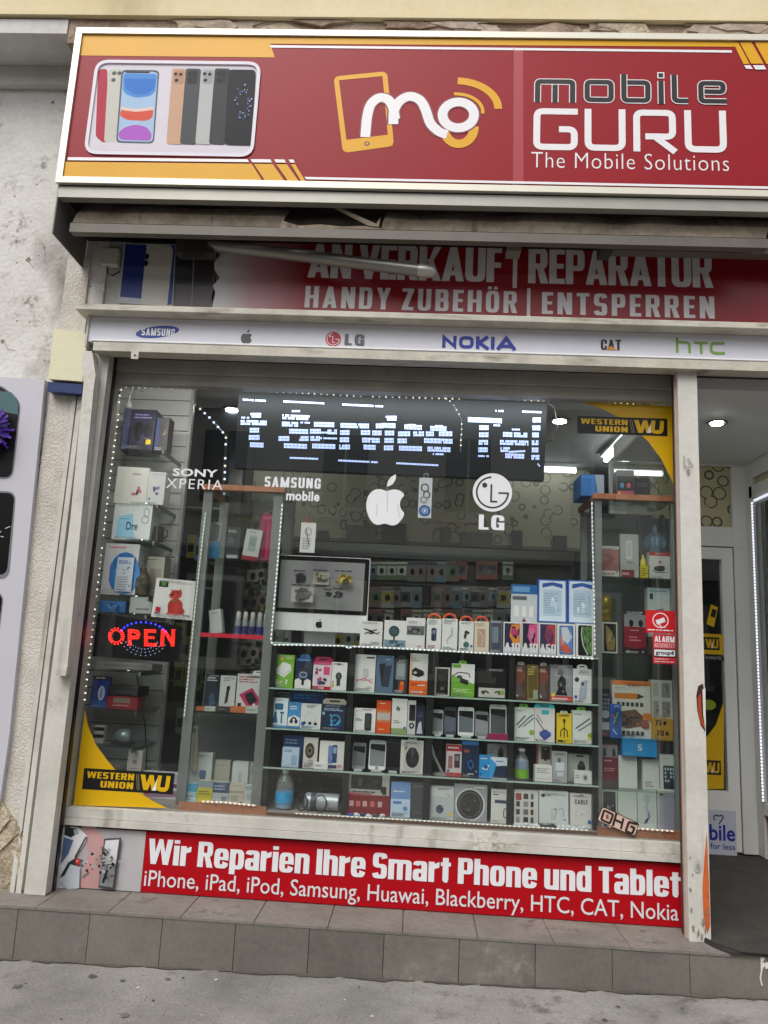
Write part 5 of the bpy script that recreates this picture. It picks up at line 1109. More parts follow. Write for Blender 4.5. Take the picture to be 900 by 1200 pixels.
# ================================================================== light strips
def dots(name, label, paths, Y, pitch, r, mat, base=None):
    t = thing(name, label, 'light strip', (at(*paths[0][0], Y)[0], Y, at(*paths[0][0], Y)[1])); b = MB(); c = MB()
    for path in paths:
        pts = [Vector((at(x, y, Y)[0], Y, at(x, y, Y)[1])) for x, y in path]
        b.tube([q + Vector((0, .002, 0)) for q in pts], r * .55, base or P('#9ea19b', .5), 5)
        carry = 0
        for q0, q1 in zip(pts, pts[1:]):
            L = (q1 - q0).length; d = carry
            while d < L: q = q0 + (q1 - q0) * (d / L); k = RNG.random(); d += pitch * RNG.uniform(.9, 1.1); (c.box(q.x - r, q.x + r, Y - r, Y - r * .3, q.z - r, q.z + r, mat if k < .7 else DIM) if k > .05 else None)
            carry = d - L
    b.build('cord', t); c.build('diode', t); return t
DIM = EM('#f1ead2', .8); WL = EM('#fffbe8', 1.3); WL2 = EM('#f3f6ff', 2.2)
dots('light_strip', 'string of tiny warm white lights along the window top and its slatwall edge', [[(99.5, 820), (113, 700), (128, 570), (138.5, 490), (141, 458), (146, 453.5), (300, 458), (420, 464.5), (545, 468)]], .012, .036, .0031, WL)
def lamp_bar(parent, p0, p1, w_, watts, aim, colr=(1, .98, .93)):
    l = bpy.data.lights.new('strip_glow', 'AREA'); l.shape = 'RECTANGLE'; p0, p1 = Vector(p0), Vector(p1); l.size = (p1 - p0).length; l.size_y = w_; l.energy = watts; l.color = colr
    o = bpy.data.objects.new('strip_glow', l); COL.objects.link(o); c = (p0 + p1) / 2; z = -Vector(aim).normalized(); x = (p1 - p0).normalized(); y = z.cross(x).normalized(); x = y.cross(z)
    o.matrix_world = Matrix.Translation(c) @ Matrix((x, y, z)).transposed().to_4x4(); o.parent = parent; o.matrix_parent_inverse = parent.matrix_world.inverted() if False else Matrix.Translation(-Vector(parent['_org']))
wstr = [o for o in bpy.data.objects if o.get('label', '').startswith('string of tiny warm')][0]
lamp_bar(wstr, (-1.66, .02, 2.9), (1.25, .02, 2.9), .012, 10, (0, .86, -.5)); lamp_bar(wstr, (-1.68, .02, 1.3), (-1.68, .02, 2.85), .012, 1.3, (.6, .8, 0))
dots('light_strip', 'loose end of the light string hanging down across the scrolling text panel', [[(521, 467), (529, 471), (536, 482), (541, 492), (541, 505), (540, 518), (540, 529)]], .014, .03, .003, WL)
dots('light_strip', 'short worn piece of light string over the yellow corner sticker', [[(601, 468), (628, 470), (650, 469), (682, 470), (720, 473), (785, 477), (791, 482), (793.5, 560), (794, 600)]], .010, .034, .0032, EM('#f5e6b0', 1.5))
def strip(label, path, Y, r, mat, watts=0):
    t = thing('light_strip', label, 'light strip', (at(*path[0], Y)[0], Y, at(*path[0], Y)[1])); b = MB(); b.tube([(at(x, y, Y)[0], Y, at(x, y, Y)[1]) for x, y in path], r, P('#c9cbca', .4), 6); b.build('profile', t)
    c = MB(); 
    pts = [Vector((at(x, y, Y)[0], Y - r * .9, at(x, y, Y)[1])) for x, y in path]
    for q0, q1 in zip(pts, pts[1:]):
        n = max(1, int((q1 - q0).length / .022))
        for i in range(n): q = q0 + (q1 - q0) * ((i + .5) / n); c.box(q.x - r * .9, q.x + r * .9, q.y - r * .5, q.y, q.z - r * .9, q.z + r * .9, mat)
    c.build('diode', t); return t
strip('white light strip along the centre cabinet top shelf and up beside the computer', [(331, 590), (327, 640), (322, 700), (317.5, 751), (320, 755.5), (360, 756), (404, 757), (409, 760), (413, 757.5), (470, 760), (560, 765), (640, 769), (696, 772)], .105, .004, EM('#f6f8ff', .62))
strip('white light strip up the edge of the glass cabinet next to the post', [(697, 768), (696, 700), (694.5, 640), (693.5, 588)], .108, .0038, EM('#eef3ff', .5))
strip('greenish white light strip running down the front corner of the cabinet by the OPEN sign', [(241, 600), (232, 680), (224, 760), (216, 840)], .125, .0035, EM('#dff0dc', .3))
dots('light_strip', 'angled string of small blue white lights on the dark cabinet', [[(229, 474), (247, 491), (265, 511), (264, 545), (262, 600)]], 1.15, .05, .007, EM('#cfe0ff', 1.1), P('#2a2d33', .4))
strip('row of warm lights low along the display floor in front of the bottom boxes', [(236, 939), (262, 940), (300, 944)], .006, .004, EM('#ffd9b0', .7)); strip('row of warm lights low along the wooden trim under the white phone boxes', [(712, 968), (750, 971), (790, 974)], .006, .004, EM('#ffd2b8', .7))
strip('row of small white lights along the floor of the centre cabinet', [(345, 953), (410, 957), (500, 962), (600, 968), (690, 973)], .012, .003, EM('#fff2dc', .5))

# ================================================================== scrolling text panel
LY = .10
lp = thing('led_panel', 'long dark scrolling LED panel showing white pixel letters behind the glass top', 'led panel', (at(458, 510, LY)[0], LY, at(458, 550, LY)[1]))
p = PX(LY); b = MB(); b.prism(p.pts([(280, 460), (641, 472), (637.5, 563), (274.5, 548)]), LY, LY + .05, P('#24272a', .9, 0, .08, 14, 0, .05)); b.build('case', lp, bev=.004)
seg = []
def S(kx, ox, oy, l):
    for a in l: x0, x1, y0 = a[:3]; y1 = a[3] if len(a) > 3 else None; th = a[4] if len(a) > 4 else None; seg.append((ox + x0 / kx, ox + x1 / kx, oy + y0 / kx, oy + (y1 if y1 is not None else y0) / kx, th))
th = 'thin'
S(4.737, 270, 450, [(70, 195, 87, 94, th), (295, 522, 97, 108, th), (622, 848, 114, 125, th), (112, 168, 174), (90, 197, 214, 217), (58, 82, 214), (62, 82, 187, 187, th), (92, 110, 188, 188, th), (108, 160, 257), (103, 157, 297), (110, 185, 337, 340),
    (343, 385, 151, 151, th), (290, 435, 182, 188), (287, 375, 222, 225), (390, 440, 214, 216, th), (327, 428, 262, 265), (268, 328, 303), (383, 435, 303), (298, 420, 342, 347), (465, 575, 224, 227), (443, 500, 263), (540, 592, 266), (500, 540, 270, 270, th), (445, 495, 303), (495, 590, 301, 303, th), (455, 578, 344, 348),
    (612, 765, 230, 234), (610, 663, 270), (608, 660, 310), (605, 660, 350), (725, 772, 270), (788, 838, 272), (732, 825, 311, 314), (740, 808, 350, 353), (808, 852, 233), (330, 485, 410, 416, th), (592, 818, 424, 435, th)])
S(4.5, 450, 450, [(10, 62, 181), (-10, 60, 218, 221), (5, 55, 259), (3, 52, 298), (0, 50, 337), (108, 195, 226, 230), (125, 165, 216, 216, th), (75, 133, 263), (155, 210, 263), (72, 122, 300), (80, 200, 338, 342), (245, 330, 234, 237), (270, 312, 222, 222, th), (222, 265, 263), (290, 355, 263), (212, 358, 298, 303), (230, 347, 343, 347), (258, 315, 370, 371, th),
    (443, 617, 188, 195), (578, 613, 218, 219, th), (503, 553, 231), (502, 550, 268), (500, 548, 308), (498, 547, 347), (497, 548, 380, 381, th), (675, 712, 240, 241, th), (628, 752, 266, 270), (612, 763, 308, 312), (615, 660, 346), (660, 740, 358, 354, th), (640, 738, 378, 382), (730, 828, 146, 150, th), (785, 828, 190), (783, 825, 232), (782, 817, 269), (780, 815, 310), (780, 812, 348), (778, 820, 387), (810, 818, 424, 432, th), (588, 628, 141, 143, th), (65, 283, 418, 429, th)])
b = MB(); LE = EM('#b4c2ff', .95); LE2 = EM('#aed3f2', .9); rg = random.Random(13); Y = LY - .0008
for (x0, x1, y0, y1, t_) in seg:
    hh = 2.1 if t_ else 4.9; x = x0; pt_ = 1.6
    rows = [0] if t_ else [-1.5, 1.5]
    while x < x1:
        yc = y0 + (y1 - y0) * (x - x0) / max(1, x1 - x0)
        for dy in rows:
            if rg.random() < .04: continue
            a0, a1 = at(x, yc + dy, Y)[0], at(x + 1.02, yc + dy, Y)[0]; zc = at(x, yc + dy, Y)[1]; hz = p.len(1.05 if t_ else 1.32)
            b.box(a0, a1, LY - .003, Y + .0003, zc - hz, zc + hz, LE if rg.random() < .8 else LE2)
        x += pt_
b.build('lettering', lp)
b = MB(); z0 = at(640, 478, LY)[1]; b.tube([(at(638, 470, .13)[0], .13, at(638, 470, .13)[1]), (at(650, 478, .13)[0], .13, at(650, 478, .13)[1]), (at(653, 500, .13)[0], .13, at(653, 500, .13)[1]), (at(648, 515, .13)[0], .13, at(648, 515, .13)[1]), (at(638, 518, .13)[0], .13, at(638, 518, .13)[1])], .005, M_DARK, 6); b.build('cable', lp)

# ================================================================== computer on the cabinet
IY = .2; p = PX(IY); x0, zz0, x1, zz1 = p.rect(320.5, 651.5, 432, 742); zi0 = p.pt(376, 740)[1]; zi1 = p.pt(376, 652)[1]; zscr = p.pt(376, 719)[1]
im = thing('desktop_computer', 'silver all-in-one desktop computer with a dark grey screen on the cabinet top', 'computer', ((x0 + x1) / 2, IY + .05, SH[0]))
b = MB(); b.box(x0, x1, IY, IY + .03, zi0, zi1, P('#dfe1e1', .4, 0, .03)); b.build('body', im, bev=.006)
b = MB(); A = Art(b, IY - .0012, .0008); A.rrect(x0 + .004, zscr, x1 - .004, zi1 - .004, .012, P('#0f1011', .12, 0, 0)); bz = .028
A.rect(x0 + bz, zscr + bz * .8, x1 - bz, zi1 - bz, P('#8a8b8c', .3, 0, .08, 3))
W_, H_ = x1 - x0, zi1 - zscr
for (u0, v0, u1, v1, cols) in ((.2, .30, .34, .5, ('#2b2d2e', '#353737')), (.41, .28, .58, .5, ('#a39a85', '#7d775c', '#c9c4ae', '#4a4839')), (.64, .28, .85, .52, ('#b39b3c', '#6d6229', '#d1bd5a', '#3a361e')), (.2, .56, .43, .82, ('#5f6062', '#707173', '#4f5052')), (.54, .62, .64, .72, ('#3c3f36', '#2c2e28')), (.64, .6, .76, .76, ('#2f3030', '#3f4041'))):
    if u0 not in (.2,) or v0 > .5: A.rect(x0 + u0 * W_, zi1 - v1 * H_, x0 + u1 * W_, zi1 - v0 * H_, P('#b0afa9', .3)) if u0 < .6 and v0 < .6 else None
    A.blobs(x0 + u0 * W_, zi1 - v1 * H_, x0 + u1 * W_, zi1 - v0 * H_, 14, [P(q, .3) for q in cols], int(u0 * 100), (.3, .6))
    A.dashes(x0 + u0 * W_, zi1 - (v0) * H_, x0 + u1 * W_, zi1 - (v0 - .05) * H_, 1, P('#2d2e2f', .3), 5)
b.build('screen', im); b = MB(); apple(Art(b, IY - .0012), (x0 + x1) / 2, (zi0 + zscr) / 2 - .006, .05, P('#17181a', .3), None); b.build('logo', im)
b = MB(); b.xprism([(IY + .05, SH[0] + .001), (IY + .2, SH[0] + .001), (IY + .2, SH[0] + .008), (IY + .09, SH[0] + .01), (IY + .05, zi0 + .12), (IY + .032, zi0 + .12), (IY + .032, zi0 + .05), (IY + .06, SH[0] + .01)], (x0 + x1) / 2 - .085, (x0 + x1) / 2 + .085, P('#b9bbbc', .3, .5)); b.build('stand', im)

# ================================================================== OPEN sign
OY = .16; p = PX(OY)
os_ = thing('open_sign', 'black sign with lit red OPEN letters under a blue arc of lights', 'sign', (at(162, 745, OY)[0], OY, at(162, 772, OY)[1]))
b = MB(); b.prism(p.pts([(114, 718), (213, 735 - 1), (210, 777), (108, 769)]), OY, OY + .03, P('#0d0d10', .85, 0, .05, 14, 0, .08)); b.build('case', os_, bev=.004)
RL = EM('#ff2418', 2.6, '#b01010'); BL = EM('#2a30ff', 3.0, '#1018a0'); DL = P('#8d93ad', .4)
b = MB(); b2 = MB(); b3 = MB(); L1 = p.len(1)
def dotat(bb, x, y, r, mat, Y=OY): X, Z = at(x, y, Y); bb.lathe([(r, 0), (r * .8, -.006), (r * .3, -.008)], X, Y - .0003, Z, mat, 8, 'Y')
def dline(bb, pts, step, r, mat):
    for (xa, ya), (xb, yb) in zip(pts, pts[1:]):
        n = max(1, round(math.hypot(xb - xa, yb - ya) / step))
        for i in range(n): dotat(bb, xa + (xb - xa) * i / n, ya + (yb - ya) * i / n, r, mat)
    dotat(bb, *pts[-1], r, mat)
def T(x, y): return x, y + (x - 162) * .035
def letter(strokes):
    for s_ in strokes: dline(b, [T(*q) for q in s_], 2.6, L1 * .95, RL)
for off in (0, 2.3):
    n = 14
    dline(b, [T(136.5 + (8.6 - off) * cos(2 * pi * i / n), 746.5 + (9.4 - off) * sin(2 * pi * i / n)) for i in range(n + 1)], 2.7, L1 * .95, RL)
    letter([[(151 + off, 756), (151 + off, 738.5)]]); letter([[(155, 738.5 + off), (162 - off, 739.5 + off), (163.5 - off, 743.5), (162 - off, 748 - off), (155, 748.5 - off)]])
    letter([[(170 + off, 756), (170 + off, 738)]]); letter([[(174.5, 738 + off * .9), (182, 738 + off * .9)], [(174.5, 746 + off * .6), (180, 746 + off * .6)], [(174.5, 756 - off * .9), (183, 756 - off * .9)]])
    letter([[(189 + off, 755.5), (189.8 + off, 737.5)]]); letter([[(203.5 - off, 755), (204.5 - off, 737)]])
letter([[(192.5, 738.5), (201.5, 754)], [(194.5, 738.5), (202.2, 751)]]); b.build('red_letters', os_)
for i in range(12): a = radians(158 - i * 12.3); dotat(b2, *T(168.5 + 27.5 * cos(a), 745 - 16 * sin(a) + 0), L1 * 1.1, BL)
b2.build('blue_arc', os_)
for i in range(36):
    a = radians(200 + (i % 12) * 12.5); k = 1 - .18 * (i // 12); dotat(b3, *T(168.5 + 27 * k * cos(a), 747 - 21 * k * sin(a)), L1 * .55, EM('#9aa6d8', .6))  # these dots get a faint glow of their own
b3.build('faint_lit_dots', os_)
b = MB()
for x in (125, 200): 
    q0 = at(x, 730, OY + .015); b.tube([(q0[0], OY + .015, q0[1]), (q0[0] - .01, OY + .2, q0[1] + .12), (q0[0] - .01, SLY - .002, q0[1] + .13)], .003, M_DARK, 5)
b.build('hanging_wire', os_)

# ================================================================== stickers on the glass
def sticker(name, label, cat, fn, Y=-.0052, loc=None, eps=.0004, group=None):
    b = MB(); A = Art(b, Y, eps); fn(A, PX(Y)); vs = Vector(b.v[0]); o = b.build(name, None, (sum(v[0] for v in b.v) / len(b.v), Y, sum(v[2] for v in b.v) / len(b.v))); return tag(o, label, cat, group)
VW = P('#e6e7ea', .4, 0, .02)
sticker('brand_sticker', 'large white apple silhouette sticker with a bite in the middle of the glass', 'sticker', lambda A, p: (apple(A, *at(452.5, 586, -.005), p.len(63), VW, None), [A.line([at(x, y0, -.005), at(x + dx, y1, -.005)], .003, P('#b5b7bd', .5)) for x, dx, y0, y1 in ((454, 0, 572, 600), (442, -1, 590, 604), (466, 2, 592, 606))]))
def lgst(A, p):
    lg_face(A, *at(577, 577, -.005), p.len(23), VW, P('#2b2d2e', .5)); x0, a, x1, c0 = p.rect(561, 603.5, 591, 621); A.heavy('LG', x0, a, x1, c0, VW, gap=.1)
sticker('brand_sticker', 'white round face logo sticker with the letters LG below it', 'sticker', lgst)
def sony(A, p):
    x0, a, x1, c0 = p.rect(202.5, 549.5, 255, 558.5); n = 0
    A.text('SONY', x0, a, x1, c0, VW, .03, 1.05)
    x0, a, x1, c0 = p.rect(195, 561.5, 261, 573); A.text('XPERIA', x0, a, x1, c0, VW, -.004, 1.15)
sticker('brand_sticker', 'white two line lettering SONY XPERIA stuck on the glass', 'sticker', sony)
def samm(A, p):
    x0, a, x1, c0 = p.rect(310, 559.5, 376, 571.5); A.heavy('SAMSUNG', x0, a, x1, c0, VW, gap=.14); x0, a, x1, c0 = p.rect(335.5, 575.5, 374.5, 587); A.text('mobile', x0, a, x1, c0, VW, .03, 1.05)
sticker('brand_sticker', 'white lettering SAMSUNG mobile stuck on the glass', 'sticker', samm)
def wu_low(A, p):
    pts = [(99.5, 832), (103, 850), (112, 872), (125, 890), (143, 911), (160, 926), (178, 938), (196, 947), (86, 943.5)]; A.poly(p.pts(pts), YW); wu_label(A, *p.rect(97, 903, 204, 928))
sticker('corner_sticker', 'yellow curved money transfer sticker in the bottom corner near the OPEN sign', 'sticker', wu_low)
def wu_top(A, p):
    pts = [(680, 471), (792, 476), (793, 580), (786, 560), (775, 538), (760, 518), (742, 501), (722, 487), (700, 477)]; A.poly(p.pts(pts), YW); wu_label(A, *p.rect(676.5, 489, 782, 509.5))
sticker('corner_sticker', 'yellow curved money transfer sticker in the top corner next to the post', 'sticker', wu_top)
def alarm1(A, p):
    RD = P('#cc1f26', .4, 0, .03); A.rrect(*p.rect(756.5, 715.5, 791.5, 742), p.len(1.5), RD); x, z = at(774, 727, -.005); A.ring(x, z, p.len(9), p.len(8.6), p.len(1.1), VW); A.poly(p.pts([(768, 727), (778, 723.5), (780, 728.5), (770, 732)]), VW); A.line(p.pts([(772, 731), (775, 735), (780, 735)]), p.len(1.2), VW); A.dashes(*p.rect(759, 737, 789, 740), 1, VW, 2)
sticker('alarm_sticker', 'red alarm sticker with a white camera in a circle, upper one near the post', 'sticker', alarm1)
def alarm2(A, p):
    A.rrect(*p.rect(765, 743.5, 792, 778), p.len(2), P('#c62b35', .4, 0, .04)); x0, a, x1, c0 = p.rect(767, 745.5, 790.5, 752.5); A.heavy('ALARM', x0, a, x1, c0, VW, gap=.08)
    x0, a, x1, c0 = p.rect(767, 754, 790.5, 759); A.heavy('BESCHUTZT', x0, a, x1, c0, P('#e3b2b5', .4), gap=.12); A.rrect(*p.rect(765.5, 760.5, 792, 770), p.len(2), P('#1b1b1c', .4)); A.rrect(*p.rect(766.5, 761.5, 791, 769), p.len(1.5), VW); A.text('group4', *p.rect(768, 762.5, 789.5, 768.6), P('#111111', .4), .03); A.dashes(*p.rect(767, 771, 790.5, 777), 2, P('#e3b2b5', .4), 4)
sticker('alarm_sticker', 'red and white ALARM notice sticker below the camera sticker near the post', 'sticker', alarm2)
def oho(A, p):
    PKc = P('#d3b5a8', .5, 0, .05); BR = P('#2e1c18', .5); g = lambda l: p.pts(l); k = p.len(1)
    A.poly([(q.x, q.y) for q in ribbon_pts([(*v, 0) for v in g([(706, 944.5), (749.5, 965), (744, 981), (699, 961.5)])], k * 3, True)], BR)
    A.poly([(q.x, q.y) for q in ribbon_pts([(*v, 0) for v in g([(706.5, 945.8), (748.3, 965.7), (743.3, 979.6), (700.3, 961)])], k * 3, True)], PKc)
    A.line(g([(708, 949.5), (718.5, 954.5), (714.5, 965), (704.5, 960.5)]), k * 2.4, BR, k * 1.5, True); A.line(g([(722.5, 952.5), (718, 968)]), k * 2.4, BR); A.line(g([(720.5, 960.5), (729, 964.5)]), k * 2.4, BR); A.line(g([(730.5, 958.5), (727.5, 971.5)]), k * 2.2, BR)
    A.line(g([(747, 966), (737, 963), (733, 973.5), (740.5, 977), (743.5, 970), (738.5, 968)]), k * 2.4, BR, k * 1.2); A.rect(*p.rect(710, 954.5, 713, 959.5), P('#8a4e42', .5))
sticker('house_sign', 'small tilted pinkish sign with dark angular letters in the low window corner', 'sign', oho)
# two tags hanging on threads behind the glass
def htag(label, x0, y0, x1, y1, hx, art, ring):
    t = thing('hanging_tag', label, 'tag', (at((x0 + x1) / 2, y1, .03)[0], .03, at((x0 + x1) / 2, y1, .03)[1])); X0, Z0, X1, Z1 = PX(.03).rect(x0, y0, x1, y1); b = MB(); b.box(X0, X1, .03, .034, Z0, Z1, P(hx, .4)); A = Art(b, .0296, .0003)
    class Q: pass
    w_, h = X1 - X0, Z1 - Z0; mb = MB(); AA = Art(mb, .0296, .0003); paint(AA, w_, h, art); b.add([(v[0] + (X0 + X1) / 2, v[1], v[2] + Z0) for v in mb.v], [], M_DARK)
    off = len(b.v) - len(mb.v)
    for f, mi in zip(mb.f, mb.m): b.f.append(tuple(off + k for k in f)); b.m.append(b.mi(mb.mats[mi]))
    b.build('card', t); b = MB(); cx = (X0 + X1) / 2; n = 10; r = .012
    b.tube([(cx + r * cos(2 * pi * i / n), .032, Z1 + r + r * sin(2 * pi * i / n)) for i in range(n)], .003, P(ring, .4), 6, True); b.tube([(cx, .032, Z1 + 2 * r), (cx, .032, Z1 + 2 * r + .03)], .0015, M_DARK, 4); b.build('ring', t)
htag('narrow white tag with a red ring hanging behind the glass over the computer', 352, 612.5, 369.5, 647.5, '#d8d8d5', [('o', .5, .3, .25, .14, .06, 'G'), ('d', .15, .5, .85, .9, 5, 'G'), ('l', [(.35, .2), (.6, .75)], .06, 'D')], '#b8492c')
htag('narrow white tag with dark rings and a blue disc next to the apple sticker', 490.5, 560, 506, 607, '#d3d6da', [('o', .45, .25, .32, .11, .1, 'D'), ('o', .6, .42, .28, .1, .1, 'D'), ('o', .4, .55, .28, .09, .1, 'G'), ('e', .5, .82, .44, .14, 'B'), ('o', .5, .82, .25, .08, .08, 'X'), ('e', .5, .82, .1, .035, 'W')], '#8b8d90')
# ================================================================== goods on the shelves
GC = 'goods on the centre cabinet shelves'; GT_ = 'goods along the cabinet top'; GL = 'goods in the left glass cabinet'; GR = 'goods in the right glass cabinet'; GS = 'goods on the slatwall shelves'
F1, F2, F3 = .145, .22, .30; S0, S1, S2, S3 = [z + .0006 for z in SH]; S4 = ZB + .0006
def I(label, box, base, art, z=None, Y=F1, dep=.045, name='accessory_box', cat='box', g=GC, **k): return item(name, label, cat, *box, Y, dep, base, art, z, g, **k)
# --- top of the cabinet
I('white drone box with a black drone printed on it', (422, 728, 448, 759), 'W', [('l', [(.15, .3), (.8, .5)], .05, 'K'), ('l', [(.2, .5), (.75, .32)], .05, 'K'), ('b', .3, .3, .7, .55, 6, ['K', 'D']), ('b', .1, .2, .9, .5, 5, ['K', 'Z'], (.1, .25)), ('d', .5, .8, .95, .92, 2, 'G')], S0, g=GT_)
I('white box with a blue green fan pictured over a photo strip', (450, 727, 476, 760), 'W', [('e', .45, .4, .24, .2, '#3f5a60'), ('o', .45, .4, .24, .2, .05, 'K'), ('r', .42, .55, .5, .75, 'D'), ('r', .02, .72, .98, .97, '#7f97a6'), ('b', .05, .72, .95, .96, 9, ['#2f4a5c', '#c9cfce', '#41637a'])], S0, g=GT_)
I('white box with a dark street photo across its middle', (476, 724, 498, 761), 'W', [('r', .03, .26, .97, .56, '#6f6f73'), ('b', .03, .28, .97, .56, 16, ['#2a2b30', '#44464e', '#8b8b90', '#4c4352'], (.15, .4)), ('d', .1, .1, .7, .18, 2, 'G'), ('d', .6, .88, .95, .94, 1, 'R')], S0, g=GT_)
def hoop(label, box, art, base='W'):
    o = I(label, box, base, art, S0, g=GT_, yaw=.03); X0, Z0, X1, Z1 = PX(F1).rect(*box); h = Z1 - S0; b = MB(); n = 9
    b.tube([(.032 * cos(pi * i / n), .02, h + .026 * sin(pi * i / n)) for i in range(n + 1)], .0055, P('#d9502e', .4), 6); b.build('carry_loop', o)
hoop('white box with orange loop picturing a dark blue torch', (500, 725, 517, 762), [('q', .32, .3, .68, .72, .12, 'N'), ('q', .38, .36, .6, .5, .08, 'M'), ('d', .1, .1, .9, .2, 2, 'G'), ('d', .1, .85, .7, .93, 2, 'R')])
hoop('white box with orange loop picturing a thin white cable', (518, 725, 536, 763), [('l', [(.65, .25), (.72, .5), (.4, .65), (.35, .8)], .06, 'S'), ('l', [(.6, .3), (.62, .5), (.3, .7)], .03, 'Z'), ('d', .1, .1, .8, .18, 2, 'G')])
hoop('white box with orange loop picturing black earbuds', (538, 728, 555, 763), [('b', .25, .3, .8, .6, 8, ['K', 'D'], (.25, .5)), ('e', .5, .78, .2, .1, '#4b6e74'), ('d', .1, .88, .8, .95, 1, 'G')])
hoop('pale beige box with orange loop near the Galaxy style phone boxes', (556, 728, 573, 764), [('q', .2, .25, .75, .85, .08, '#b89a84'), ('l', [(.3, .3), (.6, .5), (.5, .8)], .05, 'T'), ('d', .1, .06, .8, .16, 2, 'G')], 'T')
o = I('grey translucent plastic case standing beside the beige looped box', (574, 727, 588.5, 765), '#5d6672', [('r', .1, .08, .9, .9, '#454c57'), ('q', .2, .2, .7, .7, .1, '#788494'), ('r', .05, .02, .95, .08, '#8f98a4')], S0, g=GT_)
for k_, (label, box, txt, cols) in enumerate((('white A10 phone box with an orange figure, first of the A10 pair', (590, 729, 610.5, 766), 'A10', ('#e08a3a', '#b93c6c', '#2c2348')), ('white A10 phone box with a pink figure between A10 and A50 boxes', (611.3, 729, 631, 766), 'A10', ('#d94f8a', '#c77b9b', '#231f3c')), ('white A50 phone box with a red purple swirl', (631.8, 730, 652, 767), 'A50', ('#b5403a', '#7a3a6a', '#3a2b55')))):
    I(label, box, 'W', [('r', .08, .04, .95, .74, cols[2]), ('p', [(.45, .08), (.95, .05), (.95, .7), (.6, .72), (.35, .45)], cols[0]), ('b', .35, .1, .95, .7, 8, cols[:2] + (cols[2],)), ('e', .6, .3, .16, .12, cols[1]), ('r', .04, .72, .97, .99, 'W'), ('H', txt, .06, .66, .96, .95, 'W'), ('H', txt, .1, .7, .93, .93, '#23273a')] if 0 else [('r', .06, .04, .95, .97, cols[2]), ('p', [(.45, .08), (.95, .05), (.95, .7), (.6, .72), (.35, .45)], cols[0]), ('b', .35, .1, .95, .66, 8, cols), ('e', .6, .3, .16, .12, cols[1]), ('r', .02, .8, .98, .995, '#c9c6d8'), ('H', txt, .06, .66, .97, .93, 'W')], S0, g=GT_, yaw=0)
I('white phone box with a blue and red abstract screen', (653, 731, 674, 768), 'W', [('q', .12, .06, .9, .95, .1, '#2a4f96'), ('q', .17, .09, .85, .92, .08, '#5a87c4'), ('p', [(.2, .12), (.55, .1), (.85, .4), (.6, .62), (.3, .5)], '#c8ccd6'), ('p', [(.2, .6), (.6, .66), (.8, .85), (.5, .92), (.18, .8)], '#c9523a'), ('p', [(.18, .3), (.4, .6), (.2, .7)], '#d98a70')], S0, g=GT_, yaw=0)
I('white phone box with a big green planet on black', (675, 731, 695.5, 769), 'W', [('q', .12, .05, .92, .96, .1, '#101312'), ('e', .68, .48, .42 * .55, .42, '#4f7a43'), ('p', [(.34, .1), (.92, .1), (.92, .92), (.62, .9), (.4, .6)], '#5b8049'), ('b', .4, .12, .9, .88, 14, ['#3a5c33', '#86a86a', '#2d4527', '#6d9058'], (.15, .35)), ('l', [(.34, .1), (.3, .35), (.4, .65), (.66, .93)], .05, '#c7d2cc')], S0, g=GT_, yaw=0)
I('blue topped blister pack with a dark red memory card', (599, 685, 629.5, 726), '#c8ccd2', [('r', 0, 0, 1, .18, '#2467a8'), ('r', .05, .04, .7, .14, '#6ba0d0'), ('r', .05, .22, .6, .29, 'Z'), ('r', .12, .4, .3, .6, 'W'), ('r', .42, .4, .58, .6, 'W'), ('r', .7, .4, .85, .6, 'W'), ('p', [(.3, .8), (.5, .62), (.72, .8), (.5, .98)], '#8e2533'), ('r', .45, .78, .95, .99, '#6f2a33')], SH[0] + .085, Y=F2, dep=.012, g=GT_, name='blister_pack', cat='blister pack')
for lab, bx in (('blue rimmed white chart box, the one next to the memory card pack', (630.5, 679, 664.5, 730)), ('blue rimmed white chart box, the one next to the glass cabinet', (665.5, 680, 699, 731))):
    I(lab, bx, '#2a5fae', [('r', .05, .03, .95, .97, '#cfdce8'), ('p', [(.15, .1), (.5, .06), (.85, .1), (.85, .2), (.5, .14), (.15, .2)], '#2a56a2'), ('q', .18, .24, .82, .85, .06, '#b3c9dc'), ('d', .22, .3, .78, .8, 9, '#8fa9c2'), ('b', .3, .3, .7, .8, 5, ['#dfe8ef', '#c4d6e5'])], SH[0] + .175, Y=.2, dep=.05, g=GT_, yaw=0)
st = box_obj('box_riser', at(597, 720, .2)[0], at(699, 720, .2)[0], .2, .32, SH[0] + .0005, SH[0] + .0845, P('#3c4042', .5)); tag(st, 'dark riser block behind the phone boxes carrying the blue packs', 'riser')
st = box_obj('box_riser', at(631, 720, .2)[0], at(698, 720, .2)[0], .2, .25, SH[0] + .085, SH[0] + .1745, P('#44484a', .5)); tag(st, 'smaller grey riser block under the two blue rimmed chart boxes', 'riser')
